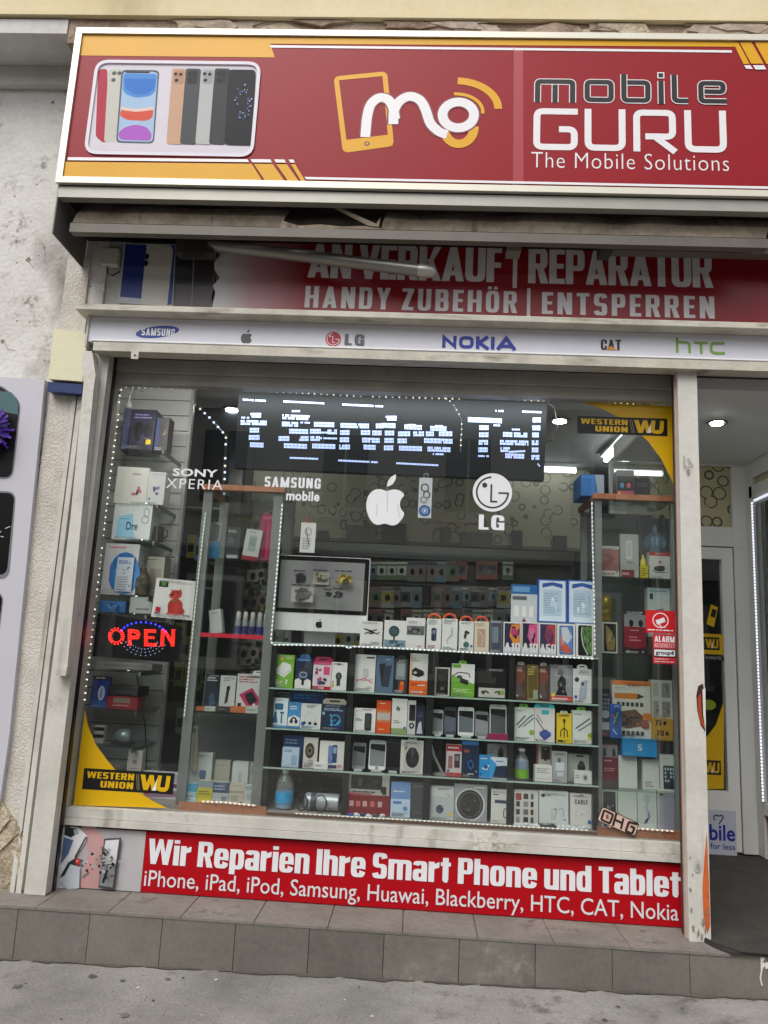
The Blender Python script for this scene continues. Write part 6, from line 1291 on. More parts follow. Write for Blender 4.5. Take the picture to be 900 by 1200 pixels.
# --- shelf 1
I('green box with a white charger plug and the numbers 6 and 7', (320, 767, 344, 807), '#79b03c', [('p', [(.15, .45), (.45, .22), (.85, .3), (.9, .48), (.55, .7), (.18, .58)], 'W'), ('l', [(.2, .5), (.55, .62), (.85, .42)], .03, 'S'), ('e', .38, .13, .08, .05, 'Y'), ('H', '6', .12, .76, .25, .9, 'W'), ('H', '7', .6, .76, .74, .9, 'W'), ('d', .3, .8, .55, .9, 2, 'W'), ('r', .6, .06, .95, .14, '#a5cf62')], S1)
I('blue topped box with a black car phone holder', (346, 771, 365, 807), '#1c2c48', [('p', [(0, .72), (.5, .6), (1, .74), (1, 1), (0, 1)], 'W'), ('b', .25, .15, .8, .55, 7, ['K', 'D']), ('e', .5, .62, .28, .12, '#33506e'), ('r', .42, .66, .58, .88, 'K'), ('o', .5, .55, .25, .1, .05, 'S'), ('r', .1, .02, .9, .1, '#3a7cba')], S1, tab=('#3d7fbe', .2, .8, .12))
I('bright pink and white box with a dark red hanger', (366.5, 776, 388, 808), '#dbd2d6', [('r', 0, 0, 1, .1, 'P'), ('r', 0, .88, 1, 1, 'R'), ('r', .58, .16, .92, .46, 'P'), ('b', .1, .18, .5, .5, 7, ['#3c3552', '#cf3d78', '#5a4a7a']), ('b', .15, .5, .85, .84, 12, ['#2f3c7a', '#3d3550', '#c04a86', '#6b79b5']), ('r', .35, .9, .65, .98, '#e3a8b4')], S1, tab=('#a52a55', .0, 1, .2))
I('narrow white box with a black car charger', (388, 776, 406.5, 809), 'W', [('e', .48, .5, .2, .14, 'K'), ('r', .36, .55, .6, .84, 'D'), ('e', .48, .5, .1, .07, 'Z'), ('r', .1, .68, .2, .72, 'R'), ('r', .1, .76, .2, .8, 'R'), ('r', .1, .84, .2, .88, 'R'), ('p', [(.35, .1), (.6, .1), (.55, .04), (.4, .04)], 'K')], S1)
I('white box with a red lined sketch of a phone cable', (415.5, 767, 439.5, 811), '#dcdcd8', [('r', .55, .06, .95, .1, 'K'), ('q', .4, .38, .68, .62, .05, 'S'), ('l', [(.1, .72), (.5, .64), (.9, .76)], .05, '#c9707a'), ('l', [(.1, .68), (.5, .7), (.9, .66)], .04, '#d99aa0'), ('d', .6, .86, .92, .92, 2, 'G')], S1)
I('grey blue phone box with a dark phone back', (440.5, 768, 461, 812), '#57708a', [('p', [(.15, .25), (.5, .2), (.7, .72), (.35, .84)], '#22272c'), ('p', [(.45, .3), (.9, .25), (.75, .85), (.4, .84)], '#2f3a45'), ('d', .5, .08, .9, .14, 1, 'X')], S1)
I('black box with an orange round charger', (461.5, 772, 477.5, 811), '#33383c', [('q', .15, .1, .85, .6, .06, '#7c878c'), ('q', .25, .15, .75, .5, .06, '#98a3a6'), ('e', .62, .72, .16, .08, 'O'), ('e', .62, .84, .2, .09, '#d24d12'), ('r', .05, .62, .3, .95, 'K')], S1, tab=('#25292b', .2, .8, .1))
I('tall white and orange box with a black game console', (480, 766, 501.5, 814), '#dad9d5', [('r', 0, .66, 1, 1, 'O'), ('p', [(.02, .45), (.3, .34), (.75, .42), (.8, .52), (.5, .58), (.05, .52)], '#1c1d1f'), ('e', .3, .47, .1, .03, 'S'), ('d', .1, .1, .5, .2, 2, 'G'), ('r', .1, .72, .6, .78, '#c7471a'), ('d', .45, .74, .9, .8, 1, 'W'), ('r', 0, .0, .12, .66, '#d9b79c'), ('d', .1, .9, .9, .97, 1, 'W')], S1)
I('white framed pack with a dark phone case', (509.5, 782, 527, 816), '#c4c2bb', [('q', .1, .05, .9, .95, .08, '#121314'), ('b', .25, .1, .85, .9, 8, ['#2a2c2d', '#1d1f20', '#3a3732']), ('e', .5, .75, .12, .06, '#6a6660')], S1)
I('green and white box with a black cable adapter', (529, 778, 556, 817), 'W', [('p', [(0, .35), (1, .6), (1, 1), (0, 1)], '#6fa93a'), ('p', [(.4, .42), (.75, .5), (.7, .64), (.35, .56)], 'K'), ('l', [(.05, .38), (.3, .26), (.75, .28), (.8, .4)], .04, 'K'), ('e', .35, .4, .12, .05, 'D'), ('r', .02, .02, .4, .12, '#6fa93a'), ('d', .1, .75, .9, .88, 3, '#cfe6b0')], S1, tab=('#7fbf3e', .3, .65, .1))
I('black case with a pale strip of small glasses pictures', (560, 783, 593, 812), '#121415', [('r', .03, .66, .97, .97, '#c9c6bf'), ('l', [(.12, .8), (.3, .76), (.4, .84)], .05, 'K'), ('l', [(.6, .8), (.75, .76), (.9, .82)], .05, 'K'), ('e', .2, .82, .06, .06, 'D'), ('e', .78, .82, .06, .06, 'D')], S1, dep=.07)
for lab, bx in (('dark red phone case box, first in the row beside the gold one', (604, 779, 617, 820)), ('dark red phone case box between the gold and the grey masked figure boxes', (631.5, 780, 644, 821))):
    I(lab, bx, '#4c3833', [('p', [(.1, .1), (.6, .05), (.95, .35), (.4, .6), (.1, .5)], '#7a4438'), ('p', [(.1, .5), (.5, .55), (.9, .92), (.1, .92)], '#5d4f4b'), ('d', .1, .1, .8, .2, 2, 'T'), ('e', .2, .88, .1, .03, 'S')], S1, tab=('#c9c5bf', .2, .8, .08))
I('olive gold phone case box between two dark red ones', (617.5, 779, 631, 821), '#7a6526', [('p', [(.1, .3), (.9, .2), (.9, .9), (.2, .95)], '#5f5120'), ('d', .1, .1, .9, .3, 3, '#c9b46a'), ('r', .55, .7, .95, .95, '#8fa28a')], S1)
I('grey box with a masked dark figure over a red band', (644.5, 779, 671, 821), '#77787b', [('r', .03, .1, .97, .84, '#8f9092'), ('p', [(.5, .3), (.68, .34), (.72, .5), (.66, .62), (.78, .82), (.25, .82), (.38, .62), (.33, .46)], '#17181a'), ('b', .3, .4, .75, .8, 6, ['#2f3133', '#6c6f71', '#0f1011']), ('b', .05, .1, .95, .4, 6, ['#a5a6a7', '#6a6b6e']), ('r', 0, .84, 1, .97, '#c0493e'), ('d', .1, .88, .9, .94, 1, 'W')], S1)
I('white hanging pack with a clear phone case picture', (671.5, 784, 694, 823), '#d6dadb', [('d', .3, .08, .95, .17, 2, 'G'), ('e', .2, .32, .12, .07, '#20262a'), ('p', [(.4, .38), (.75, .32), (.68, .88), (.3, .94)], '#8f9aa8'), ('p', [(.44, .42), (.7, .37), (.64, .84), (.35, .9)], '#a9b4c0'), ('e', .52, .44, .07, .05, '#22262b'), ('d', .1, .93, .9, .97, 1, 'G')], S1, tab=('W', .25, .8, .13))
# --- shelf 2
I('white box with three blue beauty tools', (315, 818, 337, 853), '#d5e2e8', [('q', .3, .18, .75, .4, .08, '#2f6788'), ('p', [(.3, .55), (.42, .55), (.5, .85), (.2, .85)], '#2b5f8f'), ('e', .36, .52, .07, .06, '#2b5f8f'), ('r', .66, .48, .74, .85, '#3a6c92'), ('r', .6, .46, .82, .52, '#2b5f8f'), ('r', 0, .93, 1, 1, '#4a90bd')], S2)
I('light blue and white box with a black headset', (337.5, 823, 351.5, 854), '#3f8fc9', [('p', [(0, .6), (.5, .5), (1, .6), (1, .92), (0, .92)], 'W'), ('o', .5, .7, .25, .14, .14, 'K', 0, 180), ('e', .3, .74, .14, .08, 'N'), ('e', .7, .74, .14, .08, 'N'), ('d', .15, .12, .8, .3, 2, 'W')], S2)
I('white box with three small black earpieces', (352, 825, 376, 855), '#d3d7d6', [('e', .2, .76, .08, .06, 'K'), ('e', .48, .77, .08, .06, 'K'), ('e', .76, .78, .08, .06, 'K'), ('l', [(.2, .7), (.3, .4), (.5, .35), (.75, .45), (.76, .7)], .02, 'S'), ('d', .3, .1, .7, .16, 1, 'G'), ('d', .1, .88, .9, .93, 1, 'C')], S2)
I('dark blue pack with light blue coiled cables', (376.5, 825.5, 404.5, 856), '#172a42', [('b', .3, .35, .9, .9, 12, ['#2f79a8', '#1d4d78', '#4ba0c8'], (.15, .35)), ('o', .6, .6, .22, .22, .05, '#3f95c4'), ('d', .1, .14, .9, .26, 2, 'X'), ('r', .03, .3, .14, .42, '#8fb0c9')], S2, tab=('#b9afa0', 0, 1, .22))
I('blue accessory pack half hidden behind the headset and earpiece boxes', (340, 811, 378, 852), '#1f4f8c', [('d', .1, .06, .8, .2, 2, 'C'), ('r', 0, .28, 1, .36, '#183c6c')], S2, Y=F2, dep=.03)
I('purple accessory box peeping out behind the earpiece box', (372, 810, 384, 850), '#4d2148', [('r', .1, .05, .9, .2, '#6d3565')], S2, Y=F3, dep=.03)
I('grey hanging pack behind the beauty tools box', (321, 811, 342, 850), '#9aa19f', [('r', .35, .04, .65, .08, 'K'), ('d', .1, .1, .9, .2, 2, 'D')], S2, Y=F2 + .01, dep=.02)
I('squat white box with a black power bank', (414.5, 830, 440, 857.5), 'W', [('q', .5, .2, .82, .92, .08, '#2a2d30'), ('q', .55, .25, .76, .85, .06, '#3d4145'), ('d', .08, .42, .42, .56, 3, 'D'), ('d', .1, .1, .4, .14, 1, 'G')], S2)
I('plain orange box with a pale middle', (441, 821, 458, 857.5), '#d9531a', [('r', .05, .34, .95, .64, '#b9b3ad'), ('r', .05, .3, .95, .38, '#cf7a4e'), ('r', .05, .6, .95, .68, '#cf7a4e'), ('d', .2, .06, .8, .12, 1, 'W'), ('d', .2, .84, .7, .94, 1, '#f0b08a')], S2)
I('white box with green foot and a black speaker on its side face', (459, 819, 477, 859), '#dcdcd7', [('b', .25, .18, .6, .42, 6, ['D', 'Z', 'L']), ('r', 0, .84, 1, 1, '#8da663'), ('d', .15, .6, .6, .7, 2, 'G')], S2, yaw=0)
I('narrow white box with a tall black speaker tower', (477.5, 821, 487, 860), '#c9c9c4', [('q', .2, .12, .95, .6, .15, '#17181a'), ('e', .55, .74, .32, .09, 'K'), ('e', .55, .74, .15, .045, 'S')], S2, yaw=0)
I('dark navy box with a white lamp picture', (487.5, 828, 497.5, 860), '#23253f', [('p', [(.1, .95), (.3, .6), (.6, .5), (.8, .95)], '#c9c9d2'), ('b', .1, .15, .9, .45, 5, ['#4b4d6c', '#121428'])], S2, tab=('#1a1c24', .1, .9, .12))
I('white cable pack with a green corner hanger, nearer the blue adapter', (603, 829, 626, 868), '#d2dad5', [('l', [(.1, .55), (.55, .25)], .07, '#4a4f55'), ('l', [(.2, .62), (.7, .32), (.95, .2)], .07, '#6b7076'), ('l', [(.45, .58), (.98, .3)], .05, '#3b4046'), ('e', .88, .74, .14, .08, '#86ad35'), ('d', .08, .08, .5, .14, 1, 'G'), ('d', .08, .9, .3, .94, 1, 'L')], S2, tab=('#7fbf3e', .25, .7, .1))
I('white box with turquoise hanger and a blue cable adapter', (626.5, 830, 650, 869.5), '#dad7d3', [('p', [(.22, .78), (.55, .68), (.85, .8), (.5, .96)], '#33478f'), ('p', [(.22, .72), (.55, .62), (.85, .74), (.5, .88)], '#41599f'), ('l', [(.05, .3), (.35, .55), (.5, .7)], .05, 'D'), ('l', [(.1, .2), (.4, .45)], .04, 'Z'), ('r', .35, .06, .7, .18, '#39b0c4'), ('r', .05, .92, .15, .97, 'G')], S2, tab=('#3cb7c6', .0, 1, .12))
I('small yellow pack with a three ended black cable', (652.5, 836, 670, 870), '#dcc01f', [('l', [(.5, .25), (.5, .5), (.28, .58), (.26, .8)], .07, 'K'), ('l', [(.5, .5), (.5, .82)], .07, 'K'), ('l', [(.5, .5), (.7, .58), (.73, .8)], .07, 'K'), ('e', .5, .25, .1, .07, '#3a2f1f'), ('d', .15, .05, .85, .12, 1, 'K'), ('r', .1, .9, .4, .96, 'K')], S2, tab=('W', .25, .75, .08))
I('white cable pack with a green corner hanger, at the cabinet end', (671, 833, 694, 872), '#d2dad5', [('l', [(.15, .55), (.9, .22)], .07, '#4a4f55'), ('l', [(.3, .62), (.98, .34)], .07, '#6b7076'), ('e', .9, .74, .13, .08, '#86ad35'), ('d', .08, .08, .5, .14, 1, 'G'), ('d', .08, .9, .3, .94, 1, 'L')], S2, tab=('#7fbf3e', .25, .7, .1))
# phones on stands
def phone(label, box, Y, body, scr, z, foot=None, lean=.16, button=False):
    X0, Z0, X1, Z1 = PX(Y).rect(*box); w_, h = X1 - X0, Z1 - z - .006; r = min(.012, w_ * .16)
    t = thing('display_phone', label, 'phone', ((X0 + X1) / 2, Y + .03, z), GC)
    def lean_build(bb, name): 
        bb.v = [((X0 + X1) / 2 + x, Y + .03 + y + v * sin(lean), z + .006 + v * cos(lean)) for x, y, v in bb.v]; return bb.build(name, t)
    pr = lambda i: [(q.x, q.y) for q in ribbon_pts([(-w_ / 2 + i, i, 0), (w_ / 2 - i, i, 0), (w_ / 2 - i, h - i, 0), (-w_ / 2 + i, h - i, 0)], r, True)]
    b = MB(); b.prism(pr(0), -.009, 0, P(body, .3, .1, .02)); lean_build(b, 'body')
    b = MB(); A = Art(b, -.0092, .0003); A.rect(-w_ * .44, h * .13, w_ * .44, h * .87, P(scr, .08, 0, 0)); A.rect(-w_ * .12, h * .93, w_ * .12, h * .945, P('#3c3f42', .3))
    if scr != '#0b0c0d': A.poly([(-w_ * .44, h * .87), (w_ * .44, h * .87), (w_ * .44, h * .62), (-w_ * .44, h * .7)], P('#0d0e10', .08, 0, 0))
    if button: A.ell(0, h * .065, w_ * .1, w_ * .1, P('#8d9093', .3))
    lean_build(b, 'screen')
    b = MB(); b.xprism([(Y - .008, z), (Y + .055, z), (Y + .06, z + .05), (Y + .056, z + .05), (Y + .05, z + .006), (Y - .004, z + .005), (Y - .005, z + .012), (Y - .008, z + .012)], X0 + w_ * .2, X1 - w_ * .2, P(foot or '#b9bfc0', .2)); b.build('stand', t)
phone('grey display phone standing first in the row of phones, with a small round key', (507, 832, 519.5, 862), F1, '#b9bcbd', '#7d8286', S2, None, .16, True)
phone('dark slate display phone without buttons between grey and white phones', (520.5, 829, 535, 863), F1, '#3b424b', '#5a6470', S2)
phone('white framed display phone in the middle of the phone row', (537, 829, 556, 864), F1, '#d9dbdb', '#626b72', S2, None, .16)
phone('plain grey display phone turned to its dull screen beside the white framed one', (557, 834, 573, 865), F1, '#7b8084', '#8a8f92', S2)
phone('tall white display phone on a magenta foot', (574.5, 826, 594.5, 861), F1, '#d7dad9', '#4d5357', S2, None, .14, True)
b_ = box_obj('price_stand', at(571, 862, F1 - .03)[0], at(595, 862, F1 - .03)[0], F1 - .03, F1 - .012, S2, S2 + .03, P('#8c2050', .4)); tag(b_, 'magenta price foot in front of the tall white phone', 'price stand')
# --- shelf 3
I('pale blue folded box standing in front of a darker blue one', (330.5, 876, 350, 899), '#b3c6d8', [('d', .1, .1, .8, .25, 2, 'B'), ('r', .55, .4, .9, .9, '#8ea9c4')], S3)
I('slim blue box behind the pale blue folded box', (331, 862, 355, 899), '#33528c', [('d', .1, .1, .8, .3, 2, 'X'), ('r', .1, .5, .9, .7, '#4c6cab')], S3, Y=F2, dep=.03)
I('white box with a dark round webcam ring', (355.5, 865, 372, 898), '#c9c7c0', [('e', .45, .42, .33, .26, '#3a352a'), ('e', .45, .42, .2, .15, '#7a6f55'), ('e', .45, .42, .1, .07, 'K'), ('d', .1, .82, .9, .9, 2, 'G'), ('o', .55, .78, .15, .06, .04, 'D')], S3)
I('white key phone box with a blue keypad phone', (374, 869, 403, 904), '#dad8d2', [('q', .35, .15, .55, .8, .05, '#6a86b4'), ('q', .52, .12, .72, .76, .05, '#2f4468'), ('r', .55, .2, .69, .42, '#8fa6c8'), ('b', .37, .5, .53, .78, 8, ['#b6c6dd', '#4a628f'], (.2, .3)), ('r', .4, .84, .72, .95, '#3c4468'), ('d', .75, .8, .95, .92, 2, 'R')], S3)
I('low white carton lying in front of the key phone box', (368, 893.5, 384, 901), '#dcdcda', [('d', .1, .3, .8, .7, 1, 'G')], S3, Y=.128, dep=.014)
phone('grey display phone leaning at the start of the third shelf', (412.5, 871, 428, 904), F1, '#8b8f92', '#6c7175', S3)
phone('white display phone leaning beside the black one on the third shelf', (432, 868, 452, 901), F1 + .01, '#dfe1e1', '#7f868a', S3, None, .2, True)
phone('black display phone leaning next to the mouse pack', (453, 867.5, 469, 904), F1, '#1b1d1f', '#0b0c0d', S3)
o = I('clear blister pack with a black computer mouse', (469.5, 868, 496, 906), '#cfcdc6', [('q', .12, .1, .9, .9, .2, '#bdbbb4'), ('e', .52, .52, .3, .3, '#1f2022'), ('e', .52, .32, .2, .12, '#303236'), ('r', .5, .24, .54, .5, 'Z'), ('e', .52, .62, .2, .12, '#2c2e31'), ('b', .1, .05, .3, .4, 4, ['D', 'G'])], S3, name='blister_pack', cat='blister pack', tab=('#c9c7c0', .3, .7, .1))
ld = thing('phone_stand', 'silver angled tablet stand with a round base', 'stand', (at(517, 910, F1)[0], F1 + .03, S3), GC)
b = MB(); x, z = at(516, 910, F1 + .03); b.lathe([(.045, 0), (.045, .006), (.04, .01), (.01, .013)], x, F1 + .04, S3, P('#b9bdbd', .3, .7), 20); b.build('base', ld, smooth=True)
b = MB(); b.tube([(x + .01, F1 + .04, S3 + .01), (at(509, 890, F1)[0], F1 + .05, at(509, 888, F1)[1]), (at(505, 875, F1)[0], F1 + .06, at(505, 873, F1)[1])], .007, P('#c4c8c8', .3, .7), 8); b.build('arm', ld, smooth=True)
I('red and white box with two small dark phones', (523, 873, 541, 911.5), '#c9bcb9', [('r', 0, 0, 1, .2, '#a3242c'), ('r', .12, .35, .4, .75, '#8d6668'), ('r', .52, .28, .88, .72, '#3a2e33'), ('r', .58, .34, .82, .5, '#7d7f86'), ('r', 0, .88, 1, 1, '#b3333a'), ('d', .1, .04, .9, .14, 1, 'W')], S3)
I('tall navy box with a tilted blue smart watch', (541.5, 869, 561, 912), '#152946', [('r', 0, 0, 1, .1, '#2a6fae'), ('p', [(.3, .6), (.55, .5), (.75, .68), (.5, .8)], '#2d6cb2'), ('p', [(.36, .61), (.54, .54), (.67, .67), (.5, .75)], '#0e1a2c'), ('d', .12, .22, .5, .32, 2, '#c9713a'), ('d', .35, .88, .7, .93, 1, 'W')], S3)
I('bright cyan box with a small white bird shape', (561.5, 885, 577, 914), '#1f8fd0', [('p', [(.2, .6), (.45, .4), (.8, .42), (.6, .65)], 'W'), ('e', .5, .5, .18, .1, '#0f5c90'), ('d', .1, .1, .8, .2, 1, 'W')], S3)
I('white and blue box with a dark blue phone', (574.5, 888, 596, 915), '#cdd9e2', [('p', [(.1, .95), (.28, .4), (.9, .35), (.95, .95)], '#1c2d48'), ('p', [(0, .05), (.35, .3), (.1, 1), (0, 1)], '#3a9bd6'), ('d', .3, .12, .9, .22, 1, 'B')], S3, Y=F1 - .003, dep=.03)
I('white box with a small camera lens behind the blue phone box', (571, 872, 595, 900), '#cfcac2', [('e', .66, .32, .17, .24, 'D'), ('o', .66, .32, .17, .24, .05, '#8d8a84'), ('e', .66, .32, .07, .1, 'K'), ('d', .08, .12, .4, .3, 3, 'G')], S3, Y=F2, dep=.04)
jar = thing('cable_jar', 'clear plastic jar with a green label and cables', 'jar', (at(611, 910, F1)[0], F1 + .05, S3), GC); x = at(611, 905, F1 + .05)[0]
M_CLEAR = glass_mat('clear_plastic', (.85, .9, .92), 1.5, .05, .16)
b = MB(); b.lathe([(.036, 0), (.039, .01), (.039, .085), (.03, .11), (.016, .125), (.016, .14)], x, F1 + .05, S3, M_CLEAR, 18); b.build('jar_body', jar, smooth=True)
b = MB(); b.lathe([(.0395, .008), (.0395, .05)], x, F1 + .05, S3, P('#79b236', .4), 18); b.build('label_band', jar, smooth=True)
b = MB(); b.lathe([(.034, .052), (.035, .09), (.02, .1)], x, F1 + .05, S3, P('#8ea2c4', .3, 0, .3, 60), 14); b.build('contents', jar, smooth=True); b = MB(); b.lathe([(.018, .14), (.018, .152)], x, F1 + .05, S3, P('#e0e2e0', .4), 14); b.build('lid', jar)
I('white carton with a small black cylinder and red edge', (629, 873, 646, 916), '#cfc9c4', [('r', 0, 0, .1, 1, '#b3402f'), ('r', .3, .04, .92, .42, '#3b2c2c'), ('q', .5, .14, .7, .46, .06, '#17181a'), ('e', .6, .12, .08, .02, 'S'), ('d', .3, .56, .9, .9, 6, 'G')], S3, Y=F2, dep=.03)
I('low white carton in front of the red edged one', (627, 897, 647, 918), '#dad9d4', [('d', .1, .15, .9, .5, 3, 'G'), ('r', .06, .8, .94, .84, 'S')], S3)
I('grey box with a clear plug adapter', (647.5, 881, 665, 918), '#a3a5a4', [('q', .2, .35, .8, .62, .06, '#c9d3da'), ('e', .45, .28, .12, .08, '#5a5e62'), ('q', .3, .66, .75, .8, .05, '#c4ccd0'), ('r', .1, .05, .9, .12, 'G')], S3)
I('white box with a small black camera on a mount', (665.5, 884, 694, 912), '#c9cac6', [('q', .4, .38, .72, .68, .06, '#26282b'), ('e', .56, .36, .12, .12, '#3f4347'), ('r', .52, .64, .6, .8, 'D'), ('r', .35, .04, .65, .1, 'K')], S3, Y=F2, dep=.04)
I('low white box with a grey dial in front of the camera box', (673, 904, 694.5, 919), '#d3d3cf', [('e', .6, .5, .17, .34, 'S'), ('e', .6, .5, .09, .18, 'Z'), ('d', .06, .25, .35, .6, 2, 'G')], S3)
# --- bottom
bt = thing('water_bottle', 'clear plastic water bottle with a bright blue label', 'bottle', (at(333, 946, F1)[0], F1 + .04, S4)); x = at(333, 930, F1 + .04)[0]
b = MB(); b.lathe([(.04, 0), (.048, .008), (.046, .03), (.048, .05), (.047, .1), (.045, .125), (.03, .155), (.017, .172), (.016, .18)], x, F1 + .05, S4, glass_mat('bottle_plastic', (.85, .92, .96), 1.5, .03, .2), 20); b.build('bottle_body', bt, smooth=True)
b = MB(); b.lathe([(.0485, .032), (.0488, .085)], x, F1 + .05, S4, P('#2f9fd8', .35, 0, .25, 30), 20); b.build('label_band', bt, smooth=True); b = MB(); b.lathe([(.018, .18), (.018, .195)], x, F1 + .05, S4, P('#bcd3e2', .4), 14); b.build('cap', bt)
b = MB(); b.lathe([(.038, .004), (.044, .012), (.043, .03)], x, F1 + .05, S4, P('#3f9fce', .2), 18); b.build('water', bt, smooth=True)
sp_ = thing('portable_speaker', 'silver cylinder speaker lying down with a black wrist strap', 'speaker', (at(373, 950, F1)[0], F1 + .05, S4)); xa, xb = at(358, 940, F1 + .05)[0], at(398, 940, F1 + .05)[0]; zc = S4 + .044
b = MB(); b.lathe([(.036, 0), (.043, .006), (.043, xb - xa - .006), (.036, xb - xa)], xa, F1 + .05, zc, P('#a9b0b6', .35, .3, .1, 40), 22, 'X'); b.build('body', sp_, smooth=True)
b = MB(); b.lathe([(.0435, .03), (.0435, .058)], xa, F1 + .05, zc, P('#3d4658', .5), 22, 'X'); b.lathe([(.038, -.004), (.038, .001)], xa, F1 + .05, zc, P('#5a6068', .4), 22, 'X'); b.build('band', sp_, smooth=True)
b = MB(); n = 14; b.tube([(xa - .012 + .028 * cos(2 * pi * i / n), F1 + .0, zc + .0 + .04 * sin(2 * pi * i / n)) for i in range(n)], .004, M_BLACK, 6, True); b.tube([(xa + .085 + .03 * cos(2 * pi * i / n), F1 - .0, zc + .042 * sin(2 * pi * i / n)) for i in range(n)], .0035, M_BLACK, 6, True); b.build('strap', sp_)
rg_ = thing('cable_ring', 'black coiled cable hung like a ring behind the water bottle', 'cable', (at(343, 908, .3)[0], .3, at(343, 918, .3)[1])); b = MB(); x, z = at(343, 912, .3); b.tube([(x + .05 * cos(2 * pi * i / 16), .3, z + .05 * sin(2 * pi * i / 16)) for i in range(16)], .018, P('#1b1617', .5), 8, True); b.build('coil', rg_, smooth=True)
b = MB(); b.tube([(x, .3, z + .06), (x, .3, SH[3] - .009)], .002, M_DARK, 5); b.build('hook', rg_)
I('silver car radio box with a black front panel', (408.5, 906, 456.5, 930), '#a9a8a3', [('r', .06, .1, .82, .75, '#1c1a19'), ('e', .28, .42, .06, .2, '#4a4643'), ('b', .4, .25, .8, .65, 8, ['#3c3836', '#2c2927']), ('r', .84, .8, .93, .95, 'K'), ('d', .1, .8, .7, .92, 1, 'D')], S4 + .1, dep=.12)
I('long red box with a row of small white marks', (407.5, 930, 456.5, 952), '#7e1e25', [('r', .04, .35, .14, .6, '#c9a5a5'), ('r', .2, .35, .3, .6, '#c06a6a'), ('r', .36, .35, .46, .6, '#c9a5a5'), ('r', .54, .35, .64, .6, '#c06a6a'), ('r', .72, .35, .82, .6, '#c9a5a5'), ('r', 0, 0, 1, .1, '#a8333a')], S4, dep=.12)
I('tall light blue box with a white lower half', (458, 917, 481, 957), '#6f93c6', [('r', 0, .48, 1, 1, '#b9cbe0'), ('d', .12, .22, .88, .3, 1, 'W'), ('r', .12, .54, .55, .62, '#4d7ab8'), ('e', .75, .75, .12, .07, '#5f86bd'), ('d', .12, .85, .9, .95, 2, 'M')], S4)
I('plain dark grey box beside the tall light blue one', (481.5, 917, 497.5, 958), '#3f4548', [('r', .1, .08, .9, .14, '#59605f'), ('d', .15, .8, .8, .9, 2, 'Z')], S4)
I('grey white box with a small dark brush picture', (503.5, 922, 532, 959), '#b5bbbd', [('r', .05, .06, .95, .3, '#c6cbcc'), ('e', .42, .68, .16, .13, '#3b4658'), ('b', .3, .55, .55, .8, 8, ['#5a6a80', '#20262e', '#8893a0'], (.15, .3)), ('l', [(.7, .2), (.85, .3)], .03, 'G')], S4)
I('grey box with a big round dark wheel inside a silver rim', (532.5, 920, 571, 960), '#94989a', [('e', .48, .54, .44, .43, '#26282a'), ('o', .48, .54, .46, .45, .05, '#c2c6c7'), ('o', .48, .54, .36, .35, .04, '#4d5154'), ('b', .25, .35, .7, .75, 14, ['#4b4e50', '#7b7f80', '#1a1b1c'], (.08, .2)), ('d', .6, .03, .95, .1, 1, 'W')], S4)
I('white box with a dark blue stripe and a handle sketch', (575.5, 926, 596.5, 962), '#cfd0cb', [('r', .2, .3, .95, .4, '#33415c'), ('l', [(.95, .55), (.72, .56), (.7, .8), (.9, .82)], .05, 'D'), ('d', .1, .1, .6, .18, 1, 'D')], S4)
I('white box printed with a grid of small dark app pictures', (602.5, 927, 631, 962), '#cdccc7', [('r', .06, .07, .3, .28, '#9c4147')] + [('r', .08 + .3 * (i % 3), .08 + .23 * (i // 3), .08 + .3 * (i % 3) + (.15, .2, .12)[i % 3], .24 + .23 * (i // 3), ('K', 'D', 'Z', '#3c2f2c', 'G')[i % 5]) for i in range(1, 12)], S4)
I('white box with thin grey earphone drawing and i7 lettering', (632, 928, 666.5, 963), '#ccd1d1', [('t', 'i7', .42, .48, .62, .82, '#8d979a'), ('l', [(.66, .5), (.8, .45), (.84, .7)], .03, '#9aa3a5'), ('t', 'tws', .8, .76, .94, .82, '#5c6062'), ('e', .13, .12, .07, .05, 'K'), ('d', .22, .08, .5, .16, 1, 'G')], S4)
I('narrow white box with grey bold print and small plugs', (668.5, 931, 694.5, 963), '#d0cec9', [('H', 'CABLE', .2, .16, .8, .3, '#4a4b4c'), ('b', .15, .45, .85, .75, 7, ['#b4b5b3', '#8d8f8e'], (.1, .25)), ('r', .4, .02, .6, .06, '#b34a3c')], S4)
# little plugs and connectors lying in front
def plug(x, y, hx, k, lab, grp):
    b = MB(); b.lathe([(.004, 0), (.010, .003), (.011, .018), (.006, .022), (.006, .03)], -.014, 0, .011, P(hx, .35), 10, 'X'); o = b.build('small_plug', None, (0, 0, 0)); X = at(x, y, .09)[0]; o.location = (X, .075 + .012 * (k % 3), S4); o.rotation_euler.z = RNG.uniform(-.9, .9); tag(o, lab, 'plug', grp)
for k, (x, hx) in enumerate(((605, '#c9ced2'), (611, '#c9ced2'), (617, '#c9ced2'), (623, '#c9ced2'), (629, '#c9ced2'), (634, '#1c1d1f'), (639, '#1c1d1f'), (644, '#1c1d1f'), (649, '#1c1d1f'), (655, '#bfc7d4'), (661, '#c9ced2'), (667, '#bfc7d4'), (673, '#c9ced2'), (679, '#bfc7d4'), (685, '#c9ced2'))):
    dk = hx == '#1c1d1f'; plug(x, 966, hx, k, 'small black plug lying among white ones in front of the i7 box' if dk else 'small whitish plug lying in front of the bottom boxes', 'small black plugs on the cabinet floor' if dk else 'small white plugs on the cabinet floor')
